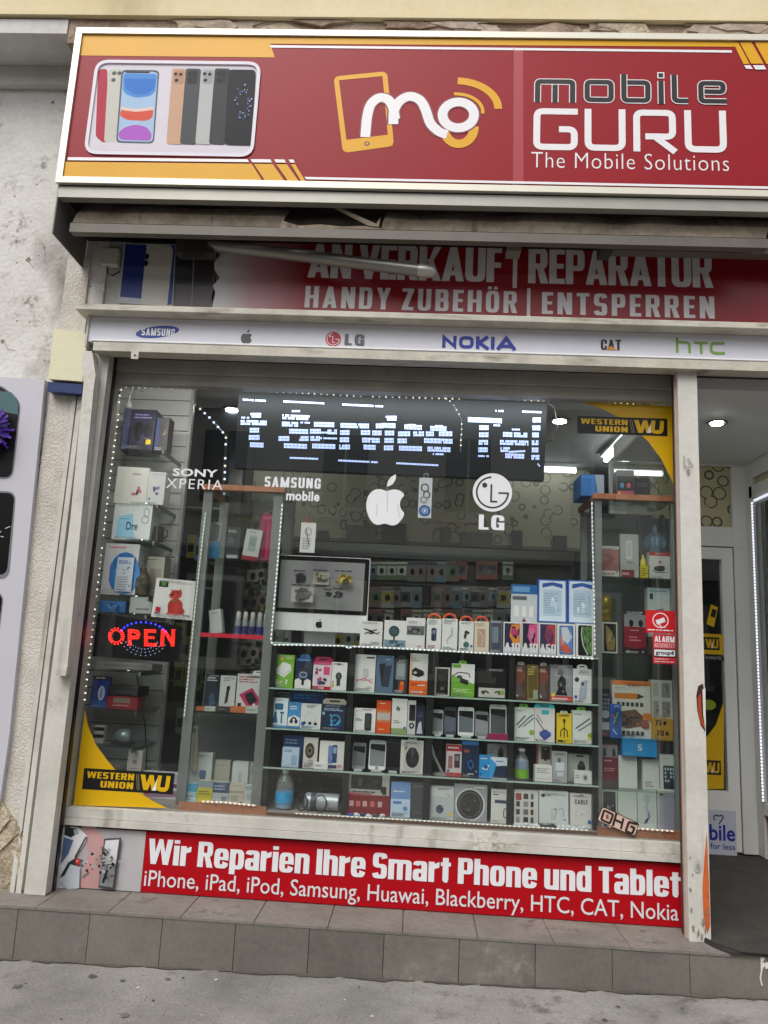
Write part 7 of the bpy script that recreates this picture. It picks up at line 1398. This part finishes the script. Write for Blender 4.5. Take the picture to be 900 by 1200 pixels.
for k, (x, hx) in enumerate(((411, '#2f4f9a'), (418, '#c4c8d0'), (425, '#2f3a6a'), (432, '#d2d2cf'), (440, '#41444a'), (448, '#c9c9c4'))):
    plug(x, 955, hx, k, ('royal blue plug at the start of the small row before the red box', 'white plug second in the small row before the red box', 'navy blue plug in the small row before the red box', 'white plug in the middle of the small row before the red box', 'charcoal plug in the small row before the red box', 'off-white plug closing the small row before the red box')[k], 'small plugs before the red box')
# --- glass cabinet beside the computer
Z0, Z1, Z2 = LZ[0] + .0006, LZ[1] + .0006, LZ[2] + .0006
def L(label, box, base, art, z, Y=.2, dep=.05, **k): return I(label, box, base, art, z, Y, dep, g=GL, **k)
L('white and blue folded card standing at the cabinet post', (244, 612, 258, 656), '#9fa8ac', [('p', [(0, .6), (1, .5), (1, 1), (0, 1)], '#3f86b5'), ('p', [(.2, 0), (.9, .1), (.8, .5), (.2, .55)], '#5c5f60')], Z2, dep=.01)
L('dark grey accessory box with white print between blue card and white phone box', (265, 618, 281, 656), '#3c4044', [('d', .1, .08, .9, .16, 2, 'W'), ('d', .1, .3, .6, .5, 3, 'G'), ('r', .1, .85, .9, .95, 'S')], Z2)
L('white phone box with a red lower edge leaning beside the pink box', (284, 620, 303, 656), '#d3d3d2', [('q', .25, .2, .75, .7, .05, '#aab4b4'), ('r', .32, .28, .68, .55, '#8fa3a5'), ('r', 0, .86, 1, 1, '#9b2436'), ('d', .2, .06, .8, .12, 1, 'G')], Z2, tilt=.1)
L('tall bright pink box in the top compartment', (304.5, 602, 320, 657), '#b8235c', [('r', .1, .05, .9, .12, '#d65a8a'), ('r', .3, .2, .45, .95, '#98194a'), ('r', .55, .2, .6, .95, '#d65a8a')], Z2, Y=.22)
L('plain white phone box leaning over the red shelf edge', (248, 714, 262, 743), '#cfd0d0', [('d', .2, .1, .8, .2, 1, 'G')], Z0, tilt=-.18)
for k, x in enumerate((277, 285.5, 294, 302.5, 310)):
    t = thing('spray_bottle', 'small clear bottle with blue purple liquid and white cap on the red edged shelf', 'bottle', (at(x, 742, .22)[0], .24, Z0), 'row of small spray bottles'); X = at(x, 742, .22)[0]
    b = MB(); b.lathe([(.013, 0), (.016, .004), (.016, .07), (.012, .085)], X, .24, Z0, P('#9aa0a8', .2), 12); b.build('bottle_body', t, smooth=True); b = MB(); b.lathe([(.0165, .006), (.0165, .045)], X, .24, Z0, P('#3f3a8a', .25), 12); b.build('liquid', t, smooth=True); b = MB(); b.lathe([(.012, .085), (.013, .09), (.013, .115), (.008, .125)], X, .24, Z0, P('#c9c7c2', .4), 12); b.build('cap', t, smooth=True)
L('dark navy accessory box with white heading on the lower shelf', (240, 790, 257, 828), '#2b333f', [('d', .1, .08, .9, .2, 2, 'W'), ('p', [(.3, .6), (.6, .5), (.8, .8), (.4, .9)], '#446079')], Z1)
L('white box picturing a slim black barcode reader', (257.5, 792, 275.5, 829), '#d8d8d6', [('p', [(.45, .3), (.65, .32), (.55, .75), (.35, .8)], '#3b3c3f'), ('e', .55, .34, .12, .06, 'K'), ('d', .2, .1, .8, .16, 1, 'G')], Z1)
L('white box with a pink and black power bank', (277, 790, 310, 831), '#dad9d8', [('d', .06, .05, .9, .24, 3, 'R'), ('p', [(.1, .55), (.55, .35), (.92, .72), (.5, .95)], '#c9336f'), ('p', [(.28, .55), (.55, .44), (.76, .68), (.5, .82)], '#2b2c31'), ('e', .66, .8, .05, .04, 'W')], Z1, tab=('W', .5, .9, .1))
for (x0, x1, hx, lb) in ((229, 238, '#cf6a35', 'small orange box lying at the corner of the lower shelf'), (239, 252, '#c9cac9', 'low white box lying in the row under the navy box'), (252.5, 269, '#3b3836', 'low dark box lying in the row under the barcode reader box'), (269.5, 287, '#d9703a', 'low orange box lying in the row under the power bank box'), (287.5, 305, '#cfcfcc', 'low white box lying at the end of the row under the power bank box')):
    L(lb, (x0, 828, x1, 838), hx, [('d', .1, .3, .8, .7, 1, 'G')], Z1, Y=.165, dep=.03, yaw=0)
L('tall narrow beige box standing on another box in the low compartment', (225, 851, 233.5, 886), '#b8b1a0', [('r', .3, .05, .7, .15, '#6b6a63'), ('l', [(.5, .3), (.5, .8)], .1, 'G')], S4 + .155, Y=.22, dep=.03, tilt=-.06)
L('white box with a dark blue robot like figure', (219, 882, 247, 937), '#c6cacb', [('b', .48, .4, .8, .72, 9, ['#2f4a7a', '#1d2f52', '#4a6a9a'], (.3, .6)), ('r', .5, .36, .78, .5, '#3a5a90'), ('l', [(.52, .7), (.52, .86)], .08, '#26406e'), ('l', [(.72, .7), (.74, .86)], .08, '#26406e'), ('r', 0, 0, .1, 1, '#b3b5b2')], S4, Y=.24)
L('plain beige box standing behind the navy and white carton', (250, 891, 268, 938), '#a9a698', [('d', .15, .1, .8, .16, 1, 'G')], S4, Y=.26)
L('plain white phone box with a thin grey phone outline', (271, 893, 290, 938), '#ced0d0', [('l', [(.35, .2), (.65, .2), (.65, .8), (.35, .8)], .02, 'S', ), ('q', .4, .25, .62, .6, .04, '#aeb5bb')], S4, Y=.26)
L('slim grey white box at the post of the low compartment', (291, 894, 302, 938), '#a7aaa8', [('r', .2, .1, .8, .3, '#8e9294')], S4, Y=.27)
for (x0, y0, x1, y1, base, art, lb) in ((215.5, 918, 230.5, 940, '#b9d3e2', [('r', 0, .0, 1, .4, '#3aa3d0'), ('d', .1, .55, .9, .85, 2, 'G')], 'small cyan and white ink carton, first in the front row'), (231, 915, 248.5, 941, '#ccc69a', [('r', 0, .3, 1, 1, '#d6c536'), ('d', .1, .4, .9, .6, 2, '#6e6630'), ('r', 0, 0, 1, .28, '#8fa0ac')], 'small yellow ink carton in the front row'), (249, 917, 268, 942, '#bcc4cc', [('r', 0, 0, 1, .45, '#2f4570'), ('d', .1, .1, .9, .35, 2, 'X'), ('r', .55, .6, .9, .9, 'G')], 'small navy and white ink carton in the front row'), (268.5, 919, 285, 943, '#cfc5b4', [('r', 0, .3, 1, .4, '#b9a58a'), ('d', .15, .5, .85, .8, 3, 'G')], 'small beige ink carton in the front row'), (285.5, 921, 301, 944, '#c9cdcd', [('e', .5, .5, .25, .2, 'S'), ('d', .1, .1, .9, .2, 1, 'G')], 'small white carton with a grey ring, last in the front row')):
    L(lb, (x0, y0, x1, y1), base, art, S4, Y=.165, dep=.05, yaw=.04)
kb = thing('key_bunch', 'small bunch of metal keys lying by the window trim', 'keys', (at(281, 945, .05)[0], .05, ZB)); b = MB(); X = at(281, 945, .05)[0]
for i in range(6): a = i * .5 - 1.2; b.tube([(X, .05, ZB + .006), (X + .035 * cos(a) + .01, .05 + .02 * sin(a), ZB + .004 + .003 * (i % 3))], .0035, P(['#8d8a80', '#b8b2a2', '#5f584d'][i % 3], .35, .8), 5)
b.build('blade', kb); b = MB(); b.tube([(X - .02 + .014 * cos(k * .7), .05 + .008 * sin(k * .7), ZB + .006 + .01 * abs(sin(k * .7))) for k in range(9)], .002, P('#a8a39a', .3, .8), 5, True); b.build('ring', kb)

# --- glass cabinet next to the post
RA, RB, RC, RD = [z + .0006 for z in RZS]
def Rr(label, box, base, art, z, Y=.2, dep=.05, **k): return I(label, box, base, art, z, Y, dep, g=GR, **k)
Rr('red tinted blister pack with a white lower label', (704, 640, 725.5, 676), '#9a6a68', [('r', 0, 0, 1, .1, '#c9c2be'), ('b', .08, .15, .92, .7, 10, ['#b3625c', '#8a4a48', '#a87c78']), ('r', 0, .8, 1, 1, '#cfc9c4'), ('d', .08, .86, .9, .94, 1, '#8a5a58')], RA, dep=.02, name='blister_pack', cat='blister pack')
Rr('grey white blister pack with a long white charger', (727, 626, 748.5, 677), '#b0b2b0', [('q', .3, .15, .65, .58, .06, '#d3d5d4'), ('q', .36, .2, .6, .5, .06, '#bfc3c3'), ('d', .35, .62, .85, .7, 2, 'Z'), ('r', .05, .82, .75, 1, '#8a3a46'), ('d', .1, .86, .6, .96, 1, '#d9c5c8')], RA, dep=.02, name='blister_pack', cat='blister pack')
Rr('dark grey box showing a pale bare torso figure', (750, 607, 785, 648), '#3a3f45', [('e', .5, .25, .08, .08, '#6d7d90'), ('p', [(.42, .32), (.58, .32), (.8, .42), (.88, .6), (.76, .72), (.7, .6), (.66, .98), (.36, .98), (.32, .6), (.24, .72), (.12, .6), (.22, .42)], '#56657a'), ('p', [(.36, .44), (.48, .42), (.48, .6), (.4, .64)], '#7d90a8'), ('p', [(.52, .42), (.64, .44), (.6, .64), (.52, .6)], '#7d90a8'), ('l', [(.5, .45), (.5, .95)], .015, '#3f4a5a'), ('d', .7, .9, .95, .97, 1, 'S')], RA + .1, Y=.26, dep=.08)
o = box_obj('box_riser', at(752, 640, .26)[0], at(784, 640, .26)[0], .262, .34, RA - .0002, RA + .0995, P('#4a4e50', .5)); tag(o, 'dark riser block under the torso picture box', 'riser')
tb = thing('glue_tube', 'small yellow tube standing upright with a narrow cap', 'tube', (at(755, 676, .2)[0], .22, RA)); X = at(755, 676, .2)[0]
b = MB(); b.box(X - .02, X + .02, .2, .24, RA, RA + .07, P('#c9b52a', .4), P('#d6c22c', .4)); A = Art(b, .1997); A.dashes(X - .015, RA + .01, X + .015, RA + .06, 4, P('#5e5a2e', .4), 3); b.build('carton', tb); b = MB(); b.lathe([(.016, .0), (.014, .03), (.006, .042), (.006, .06)], X, .22, RA + .0705, P('#d9c64a', .35), 12); b.build('nozzle', tb, smooth=True)
Rr('white box with red top edge and a black mouse like reader', (761, 647, 785.5, 678), '#d3d2cf', [('r', 0, 0, 1, .14, '#c23a3a'), ('d', .3, .03, .7, .11, 1, 'W'), ('e', .48, .62, .27, .1, '#2b2d30'), ('p', [(.25, .62), (.45, .5), (.72, .52), (.75, .62)], '#3b3e42'), ('l', [(.15, .68), (.3, .76), (.8, .74)], .03, 'K'), ('r', .45, .32, .58, .42, '#b36a6a')], RA)
gc = thing('drink_can', 'gold coloured ribbed tin can on top of a phone box', 'can', (at(712, 728, .2)[0], .23, 0)); X = at(712, 728, .2)[0]
zc = at(712, 729, .2)[1] + .0008; b = MB(); b.lathe([(.028, 0), (.033, .004), (.034, .02), (.032, .026), (.034, .032), (.034, .06), (.032, .066), (.034, .072), (.034, .115), (.028, .128), (.018, .132), (.018, .142)], X, .235, zc, P('#9a8432', .3, .6, .2, 30), 20); gc.location = (X, .235, zc); gc['_org'] = (X, .235, zc); b.build('can_body', gc, smooth=True); b = MB(); b.lathe([(.019, .142), (.019, .15)], X, .235, zc, P('#8a7430', .35, .6), 14); b.build('lid', gc)
Rr('white phone box with a gold planet on black, under the gold can', (705.5, 729, 723.5, 767), '#c9c7c0', [('q', .12, .05, .92, .95, .08, '#101010'), ('p', [(.25, .1), (.6, .25), (.85, .55), (.8, .9), (.35, .92), (.25, .6)], '#8f7a4a'), ('b', .3, .25, .8, .9, 8, ['#b39a66', '#6b5a36', '#9a8556'])], RB, dep=.07, yaw=0)
Rr('dark red headphone blister pack near the alarm stickers', (731, 715, 757, 767), '#5d2230', [('r', 0, 0, 1, .1, '#2b2e33'), ('r', .03, .1, .97, .4, '#8d8f96'), ('e', .34, .3, .1, .08, 'K'), ('e', .76, .3, .1, .08, 'K'), ('p', [(.02, .38), (.98, .38), (.98, .82), (.5, .88), (.02, .82)], '#8a2031'), ('d', .3, .44, .7, .48, 1, '#d9b5ba'), ('d', .25, .58, .8, .72, 2, '#d98a94'), ('r', 0, .88, 1, 1, '#23262a'), ('e', .2, .94, .05, .025, 'S'), ('e', .85, .94, .05, .025, 'S')], RB, dep=.03, name='blister_pack', cat='blister pack')
Rr('white phone box with a blue grey phone behind the red alarm sticker', (759, 689, 786, 745), '#c9cfd1', [('r', .1, .12, .24, .24, '#2f3336'), ('d', .1, .05, .9, .09, 1, 'C'), ('p', [(.35, .45), (.7, .42), (.85, .95), (.25, .98)], '#6f8298'), ('p', [(.38, .5), (.66, .47), (.78, .95), (.3, .95)], '#8fa2b6'), ('l', [(.7, .3), (.78, .22), (.86, .34)], .02, 'S')], RB + .1, Y=.24)
o = box_obj('box_riser', at(760, 760, .24)[0], at(785, 760, .24)[0], .241, .3, RB - .0002, RB + .0995, P('#3f4645', .5)); tag(o, 'dark riser block hidden behind the alarm stickers', 'riser')
Rr('remote control pack with a dark keypad', (703.5, 811, 715.5, 863), '#3c4450', [('r', .1, .05, .9, .12, '#2a2e36')] + [('r', .12 + .28 * (i % 3), .14 + .09 * (i // 3), .32 + .28 * (i % 3), .2 + .09 * (i // 3), '#7f8896') for i in range(12)] + [('e', .5, .5, .4, .09, '#a9b4c2'), ('r', .06, .68, .94, .85, '#b9bcc4'), ('r', .06, .88, .94, .98, '#7a4456')], RC, Y=.215, dep=.02)
Rr('bright blue pencil pack with a pink and green pattern', (715, 825, 728, 864), '#2a5cae', [('p', [(.1, .3), (.6, .1), (.95, .2), (.9, .5), (.4, .7)], '#274a8a'), ('l', [(.2, .3), (.7, .6)], .12, '#cf3d68'), ('l', [(.3, .6), (.7, .25)], .12, '#63a85a'), ('l', [(.25, .75), (.6, .9)], .1, '#c9cdd9'), ('l', [(.5, .45), (.9, .8)], .08, '#3a2a5a')], RC, Y=.18, dep=.02)
Rr('large white and orange screwdriver set box with bit pictures', (717.5, 798, 763, 864), '#d3d0c8', [('r', 0, 0, 1, .08, '#d9772a'), ('r', .06, .22, .66, .32, '#c77a35'), ('p', [(.66, .22), (.84, .27), (.66, .32)], '#1f3a2c'), ('d', .06, .11, .5, .17, 2, 'G')] + [('r', .12 + .12 * i, .38, .2 + .12 * i, .45, 'D') for i in range(6)] + [('p', [(.15, .55), (.6, .5), (.8, .62), (.8, .78), (.4, .84), (.15, .8)], '#6a5148'), ('b', .2, .54, .76, .8, 14, ['#8a4a3a', '#2c3a34', '#3f5a4a', '#b06a3a', '#2a2624'], (.1, .3)), ('e', .84, .76, .11, .07, '#9a5a4a'), ('r', .78, .56, 1, .68, '#cf7c3a')] + [('r', .12 + .12 * i, .88, .2 + .12 * i, .95, 'D') for i in range(6)], RC, Y=.22, dep=.04)
Rr('white box with four small square camera pictures', (763.5, 797, 788, 842), '#c9c9c4', [('r', .08, .08, .36, .42, '#b5b3ad'), ('r', .5, .08, .9, .45, '#8f908a'), ('r', .08, .55, .36, .92, '#9c9c95'), ('r', .5, .56, .9, .94, '#8a8c84'), ('b', .52, .12, .88, .42, 6, ['#5f625c', '#b3aa8a', '#767a70']), ('b', .52, .6, .88, .9, 6, ['#6a6d66', '#b0a684', '#7f8278']), ('b', .1, .6, .34, .88, 4, ['#6d706a', '#b8b09a'])], RC + .105, Y=.23, dep=.05, yaw=0)
Rr('yellow box with black 70s lettering under the four picture box', (764.5, 842, 788.5, 866), '#c0912c', [('H', '70', .14, .08, .46, .34, 'K'), ('e', .62, .22, .08, .1, 'K'), ('H', '70', .2, .56, .56, .82, 'K'), ('e', .72, .7, .09, .1, 'K'), ('d', .1, .88, .9, .95, 1, '#6b4e14')], RC, Y=.2, dep=.06, yaw=0)
Rr('red earphone blister pack standing beside plain white phone boxes', (704, 872, 724, 924), '#76222f', [('r', .03, .02, .97, .3, '#8b8890'), ('p', [(.1, .28), (.16, .1), (.3, .1), (.34, .28)], '#33343a'), ('p', [(.66, .28), (.7, .1), (.84, .1), (.9, .28)], '#33343a'), ('d', .2, .36, .7, .41, 1, '#d9b5ba'), ('d', .2, .54, .85, .64, 2, '#d98a94'), ('r', 0, .84, 1, 1, '#2a2629')], RD, dep=.03, name='blister_pack', cat='blister pack')
Rr('plain white phone box with a faint script mark', (725, 886, 746.5, 925), '#d6dbd6', [('l', [(.45, .5), (.55, .45), (.6, .55)], .02, 'S'), ('d', .4, .1, .7, .13, 1, 'S')], RD)
Rr('bright blue box with a small white S like mark, laid on top', (729.5, 866, 770, 889.5), '#1d8cd0', [('l', [(.56, .36), (.46, .36), (.46, .5), (.55, .5), (.55, .64), (.45, .64)], .03, 'W'), ('d', .06, .84, .42, .9, 1, 'X')], RD + .165, Y=.17, dep=.09, yaw=0, name='flat_box')
Rr('narrow dark gap box between two plain white phone boxes', (747.5, 890, 753, 924), '#5f6a5c', [('r', .2, .3, .8, .7, '#4c564a')], RD, Y=.22)
Rr('white phone box with small grey print near its foot', (753.5, 890, 772.5, 924), '#d6d9d5', [('d', .12, .72, .7, .92, 3, 'Z')], RD)
Rr('white phone box with a dark screen full of app squares', (773.5, 885, 793, 925), '#cfd2d0', [('d', .2, .08, .8, .12, 1, 'G'), ('q', .2, .3, .9, .96, .06, '#1d3142')] + [('r', .28 + .16 * (i % 4), .36 + .11 * (i // 4), .38 + .16 * (i % 4), .43 + .11 * (i // 4), '#c9d6de') for i in range(14) if i not in (5, 9)], RD)
o = box_obj('box_riser', at(728, 900, .23)[0], at(771, 900, .23)[0], .2605, .3, RD - .0002, RD + .1645, P('#596260', .5)); tag(o, 'grey riser block behind the plain white phone boxes', 'riser')
Rr('white phone box with a black phone and a pale fish on its screen', (705, 925, 723.5, 966), '#d0d3d0', [('q', .12, .06, .92, .96, .08, '#1f2124'), ('b', .3, .3, .8, .6, 7, ['#8b97a5', '#c3ccd4', '#5d6d80'], (.2, .4))], S4, Y=.19)
Rr('plain white phone box without print in the bottom row', (724.5, 926, 746.5, 966), '#d3d9d3', [('d', .45, .5, .55, .52, 1, 'S')], S4, Y=.19)
Rr('white phone box with a curved blue feather shape', (747.5, 926, 770, 967), '#ccd3d2', [('e', .5, .22, .16, .1, '#b9bcc0'), ('l', [(.55, .3), (.42, .42), (.55, .56)], .07, '#a8b3c6'), ('l', [(.55, .56), (.62, .66), (.5, .74)], .1, '#6a86b8'), ('p', [(.4, .74), (.58, .66), (.5, .8), (.3, .86)], '#23386b')], S4, Y=.19)
Rr('white phone box with a lavender phone covering its front', (771, 926, 793.5, 967), '#cfcfd0', [('r', .06, .08, .94, .98, '#a8a5b8'), ('e', .2, .11, .1, .025, '#1f2026'), ('e', .45, .3, .04, .02, '#c9c6d2')], S4, Y=.19)
# on top of it
zt = at(745, 580.5, .14)[1] + .001
I('plain blue carton lying on the wooden top of the glass cabinet', (681, 556, 708, 583), '#2c66a8', [('p', [(.6, 0), (1, 0), (1, 1), (.75, 1)], '#8a98a5'), ('r', .05, .1, .5, .15, '#4a86c4')], zt, Y=.2, dep=.2, g=GR)
I('black box with red and blue headphone pictures on the wooden top', (723, 551, 743, 582.5), '#3a3c40', [('r', 0, .0, 1, .22, '#6d7072'), ('r', .06, .4, .94, .72, '#1c1d20'), ('e', .3, .55, .12, .1, '#4f7f9a'), ('e', .68, .55, .12, .1, '#a8505a'), ('r', 0, .75, 1, 1, '#9c4254')], zt, Y=.22, dep=.12, g=GR)
I('dim grey black box behind the headphone box on the wooden top', (744.5, 560, 762, 582), '#2e3235', [('d', .1, .2, .9, .4, 2, 'Z')], zt, Y=.26, dep=.12, g=GR)

# --- slatwall shelves
def Sx(label, box, base, art, z, Y=.34, dep=.1, **k): return I(label, box, base, art, z, Y, dep, g=GS, **k)
z = sl_shelf(524) + .0006
Sx('purple black game pad box on the top slatwall shelf', (143, 479, 181, 521), '#2c2a40', [('b', .3, .3, .95, .85, 10, ['#15151f', '#3f3c58', '#55506e', '#1f1d30']), ('e', .52, .5, .16, .2, '#12121a'), ('e', .8, .52, .14, .18, '#191924'), ('d', .35, .1, .9, .24, 2, 'V'), ('r', .02, 0, .22, 1, '#4a4c6a')], z, dep=.14)
Sx('small brown dark box beside the game pad box', (182, 489, 197, 523), '#3f3a40', [('b', .2, .2, .9, .8, 6, ['#6d5a48', '#2a2730', '#8a7458']), ('r', .05, .05, .3, .95, '#3a4678')], z, dep=.08)
z = sl_shelf(588) + .0006
Sx('white cup box picturing a pink black headset', (136, 547, 173, 586), '#c9c7c0', [('b', .45, .5, .85, .8, 7, ['#9a3a56', '#4b2634', '#b8506e'], (.25, .5)), ('d', .5, .15, .9, .22, 1, 'G')], z, dep=.16)
Sx('white box picturing purple headphones', (173.5, 553, 193, 588), '#bfc0be', [('b', .2, .4, .8, .8, 6, ['#4c4c86', '#6a6aa6', '#35355f'], (.25, .5)), ('r', .05, .05, .95, .12, 'S')], z, dep=.12)
z = sl_shelf(631) + .0006
Sx('white box with a light blue label and dark Dre lettering', (133, 589, 177, 628.5), '#ced2d3', [('p', [(.12, .38), (.5, .3), (.6, .95), (.1, .95)], '#8fc6e2'), ('t', 'Dre', .36, .52, .66, .74, '#1c2c44', .02), ('o', .86, .26, .08, .14, .025, 'G'), ('o', .84, .44, .1, .12, .025, 'G'), ('d', .2, .42, .5, .47, 1, '#4f93b8')], z, dep=.15)
mg = thing('mug', 'small black mug on the slatwall shelf beside the white box', 'mug', (at(182, 632, .34)[0], .38, z)); X = at(182, 632, .34)[0]; b = MB(); b.lathe([(.026, 0), (.03, .004), (.03, .09), (.026, .09), (.026, .02)], X, .385, z, P('#1a1a1c', .35), 16); b.build('cup', mg, smooth=True)
b = MB(); b.tube([(X + .028, .385, z + .075), (X + .05, .385, z + .07), (X + .052, .385, z + .035), (X + .028, .385, z + .02)], .005, P('#1a1a1c', .35), 6); b.build('handle', mg)
z = sl_shelf(697) + .0006
Sx('white box with a big blue circle and a pink heading', (121, 637, 161, 694), '#c4c4c6', [('e', .62, .58, .45, .42, '#1f6ab0'), ('e', .7, .62, .4, .36, '#2f7fc4'), ('d', .1, .05, .7, .1, 1, 'P'), ('p', [(0, .6), (.2, .5), (.2, 1), (0, 1)], '#c4c4c6')], z, dep=.16, yaw=0)
o = Sx('white data sheet card leaning on the blue circle box', (136, 653, 156, 687), '#bcc6d2', [('d', .1, .08, .9, .2, 2, 'B'), ('b', .15, .25, .85, .5, 8, ['#5a6a80', '#8c9ab0', '#3f4c60'], (.1, .25)), ('d', .1, .55, .9, .9, 5, 'G')], z + .02, Y=.325, dep=.006)
cb = thing('camouflage_pouch', 'dark patterned pouch standing beside the blue circle box', 'pouch', (at(162, 694, .33)[0], .37, z)); X = at(162, 690, .33)[0]; b = MB(); b.lathe([(.03, 0), (.045, .01), (.048, .06), (.046, .1), (.03, .135), (.018, .15), (.02, .16)], X, .38, z, tint_nodes('camouflage_cloth', '#4b473c', '#22211d', '#7d7764', 30, 80, .9, .4), 14); b.build('pouch_body', cb, smooth=True)
Sx('tan white box behind the patterned pouch', (165, 652, 192, 692), '#a8a397', [('d', .2, .05, .9, .1, 1, 'Z'), ('r', .4, .3, .9, .8, '#8e897d')], z, Y=.44)
z = sl_shelf(718, 112, 196) + .0006
Sx('pair of bright blue crumpled packs over the OPEN sign', (116, 704, 147, 718), '#2f6fb0', [('b', .05, .05, .95, .95, 9, ['#3f86cc', '#1f4f8a', '#64a0d8'])], z, dep=.08)
Sx('pale grey low box over the OPEN sign', (152, 700, 178, 718), '#a9abac', [('d', .3, .6, .9, .85, 1, 'Z')], z, dep=.1)
# the dog picture box stands on the sign
db = I('white square box with a red bulldog figure, standing on the OPEN sign', (179, 679, 229, 725), '#d3d3d0', [('r', .08, .06, .3, .22, '#1d241b'), ('r', .14, .09, .24, .18, '#4f8a3a'), ('p', [(.38, .24), (.44, .3), (.41, .38)], '#9a2a24'), ('p', [(.6, .22), (.66, .36), (.56, .3)], '#9a2a24'), ('e', .51, .38, .135, .115, '#b3342c'), ('e', .44, .42, .09, .07, '#c04438'), ('e', .53, .68, .18, .2, '#b3342c'), ('q', .37, .56, .47, .88, .04, '#a82e27'), ('q', .52, .6, .62, .89, .04, '#bb3a30'), ('e', .68, .8, .08, .09, '#a82e27'), ('e', .42, .4, .035, .028, '#2a100e'), ('e', .46, .35, .018, .016, '#180a09'), ('e', .56, .34, .018, .016, '#180a09'), ('e', .42, .88, .07, .025, '#c94a3a'), ('e', .57, .89, .07, .025, '#c94a3a'), ('l', [(.41, .55), (.6, .57)], .03, '#7d6a3a'), ('e', .76, .9, .02, .022, 'K'), ('e', .82, .9, .02, .022, 'K'), ('e', .88, .9, .02, .022, 'K'), ('r', .06, .88, .18, .91, 'D')], None, Y=.158, dep=.028, g=GS, yaw=0, tilt=.045)
z = sl_shelf(785, 112, 200) + .0006
Sx('flat white carton lying under the OPEN sign', (115, 776, 178, 785), '#9a9b99', [('r', .1, .3, .9, .7, '#868786')], z, dep=.2)
z = sl_shelf(832) + .0006
Sx('blue memory pack with a white oval on the low slatwall shelf', (106.5, 792, 126, 830), '#203f92', [('r', 0, 0, 1, .14, '#2c2e38'), ('d', .2, .03, .8, .1, 1, 'W'), ('e', .62, .55, .22, .24, '#c9d3e6'), ('l', [(.62, .4), (.62, .7)], .06, '#3a5aa8'), ('r', 0, .8, 1, 1, '#2a63b8')], z, dep=.04)
Sx('red box with a grey window on the low slatwall shelf', (125.5, 816, 161, 831), '#9a1f2a', [('r', .2, .15, .75, .55, '#8d8076'), ('d', .2, .65, .8, .85, 1, '#d9a5a8')], z, dep=.16)
Sx('black printer like box lying on the red box', (127, 803, 162, 815.5), '#26282b', [('r', .05, .6, .95, .8, '#3d4043')], z + .072, dep=.15)
z = sl_shelf(875) + .0006
Sx('small black and white striped pack half behind the yellow sticker', (110, 850, 121.5, 870), '#d0d0cc', [('r', 0, .1, 1, .3, 'K'), ('r', 0, .5, 1, .7, 'K')], z, dep=.04)
fn = thing('web_camera', 'silver round web camera on a black foot', 'camera', (at(142, 876, .36)[0], .4, z)); X, Zc = at(143, 864, .38)
b = MB(); b.lathe([(.03, -.04), (.045, -.02), (.048, .0), (.045, .03), (.03, .045)], X, .4, Zc, P('#8fa3a0', .25, .4), 18, 'X'); b.build('head', fn, smooth=True); b = MB(); b.lathe([(.07, 0), (.06, .01), (.014, .016), (.012, Zc - z - .03)], X, .4, z, P('#1d2022', .35), 18); b.build('foot', fn, smooth=True)
z = sl_shelf(908, 112, 192) + .0006
Sx('white box with a pink print standing behind the yellow corner sticker', (149, 880, 166, 908), '#cfc8c2', [('e', .5, .5, .16, .1, '#b58a8a'), ('d', .2, .75, .8, .85, 1, 'G')], z, dep=.05)
I('white magazine box with a purple edge lying on the display floor', (165, 905, 211, 941), '#c5c4cc', [('p', [(.1, .55), (.9, .4), (.95, .55), (.15, .7)], '#6a3a6a'), ('p', [(.05, .8), (.9, .66), (.95, .9), (.1, .98)], '#8f6a8a'), ('r', .7, .05, .95, .35, '#a3a4b3')], S4, Y=.25, dep=.05, g=GS)
bl = thing('energy_bulb', 'small white plug hanging at the top of the slatwall', 'plug', (at(151, 476, .4)[0], .4, at(151, 476, .4)[1])); X, Zc = at(151, 473, .4)
b = MB(); b.lathe([(.012, -.03), (.022, -.02), (.02, .0), (.008, .02), (.008, .05)], X, .4, Zc, P('#c9c9bf', .4), 12); b.build('plug_body', bl, smooth=True); b = MB(); b.tube([(X, .4, Zc + .05), (X + .01, .42, Zc + .12), (X, SLY - .001, Zc + .15)], .004, P('#c9c9bf', .4), 6); b.build('cable', bl)
wc = thing('cable', 'thin black cable hanging down the slatwall to the floor', 'cable', (at(166, 850, .55)[0], .55, .72)); b = MB(); b.tube([(at(x, y, .58)[0], .58, at(x, y, .58)[1]) for x, y in ((160, 790), (164, 815), (170, 850), (172, 885), (171, 915))], .004, M_DARK, 6); b.build('cord', wc)
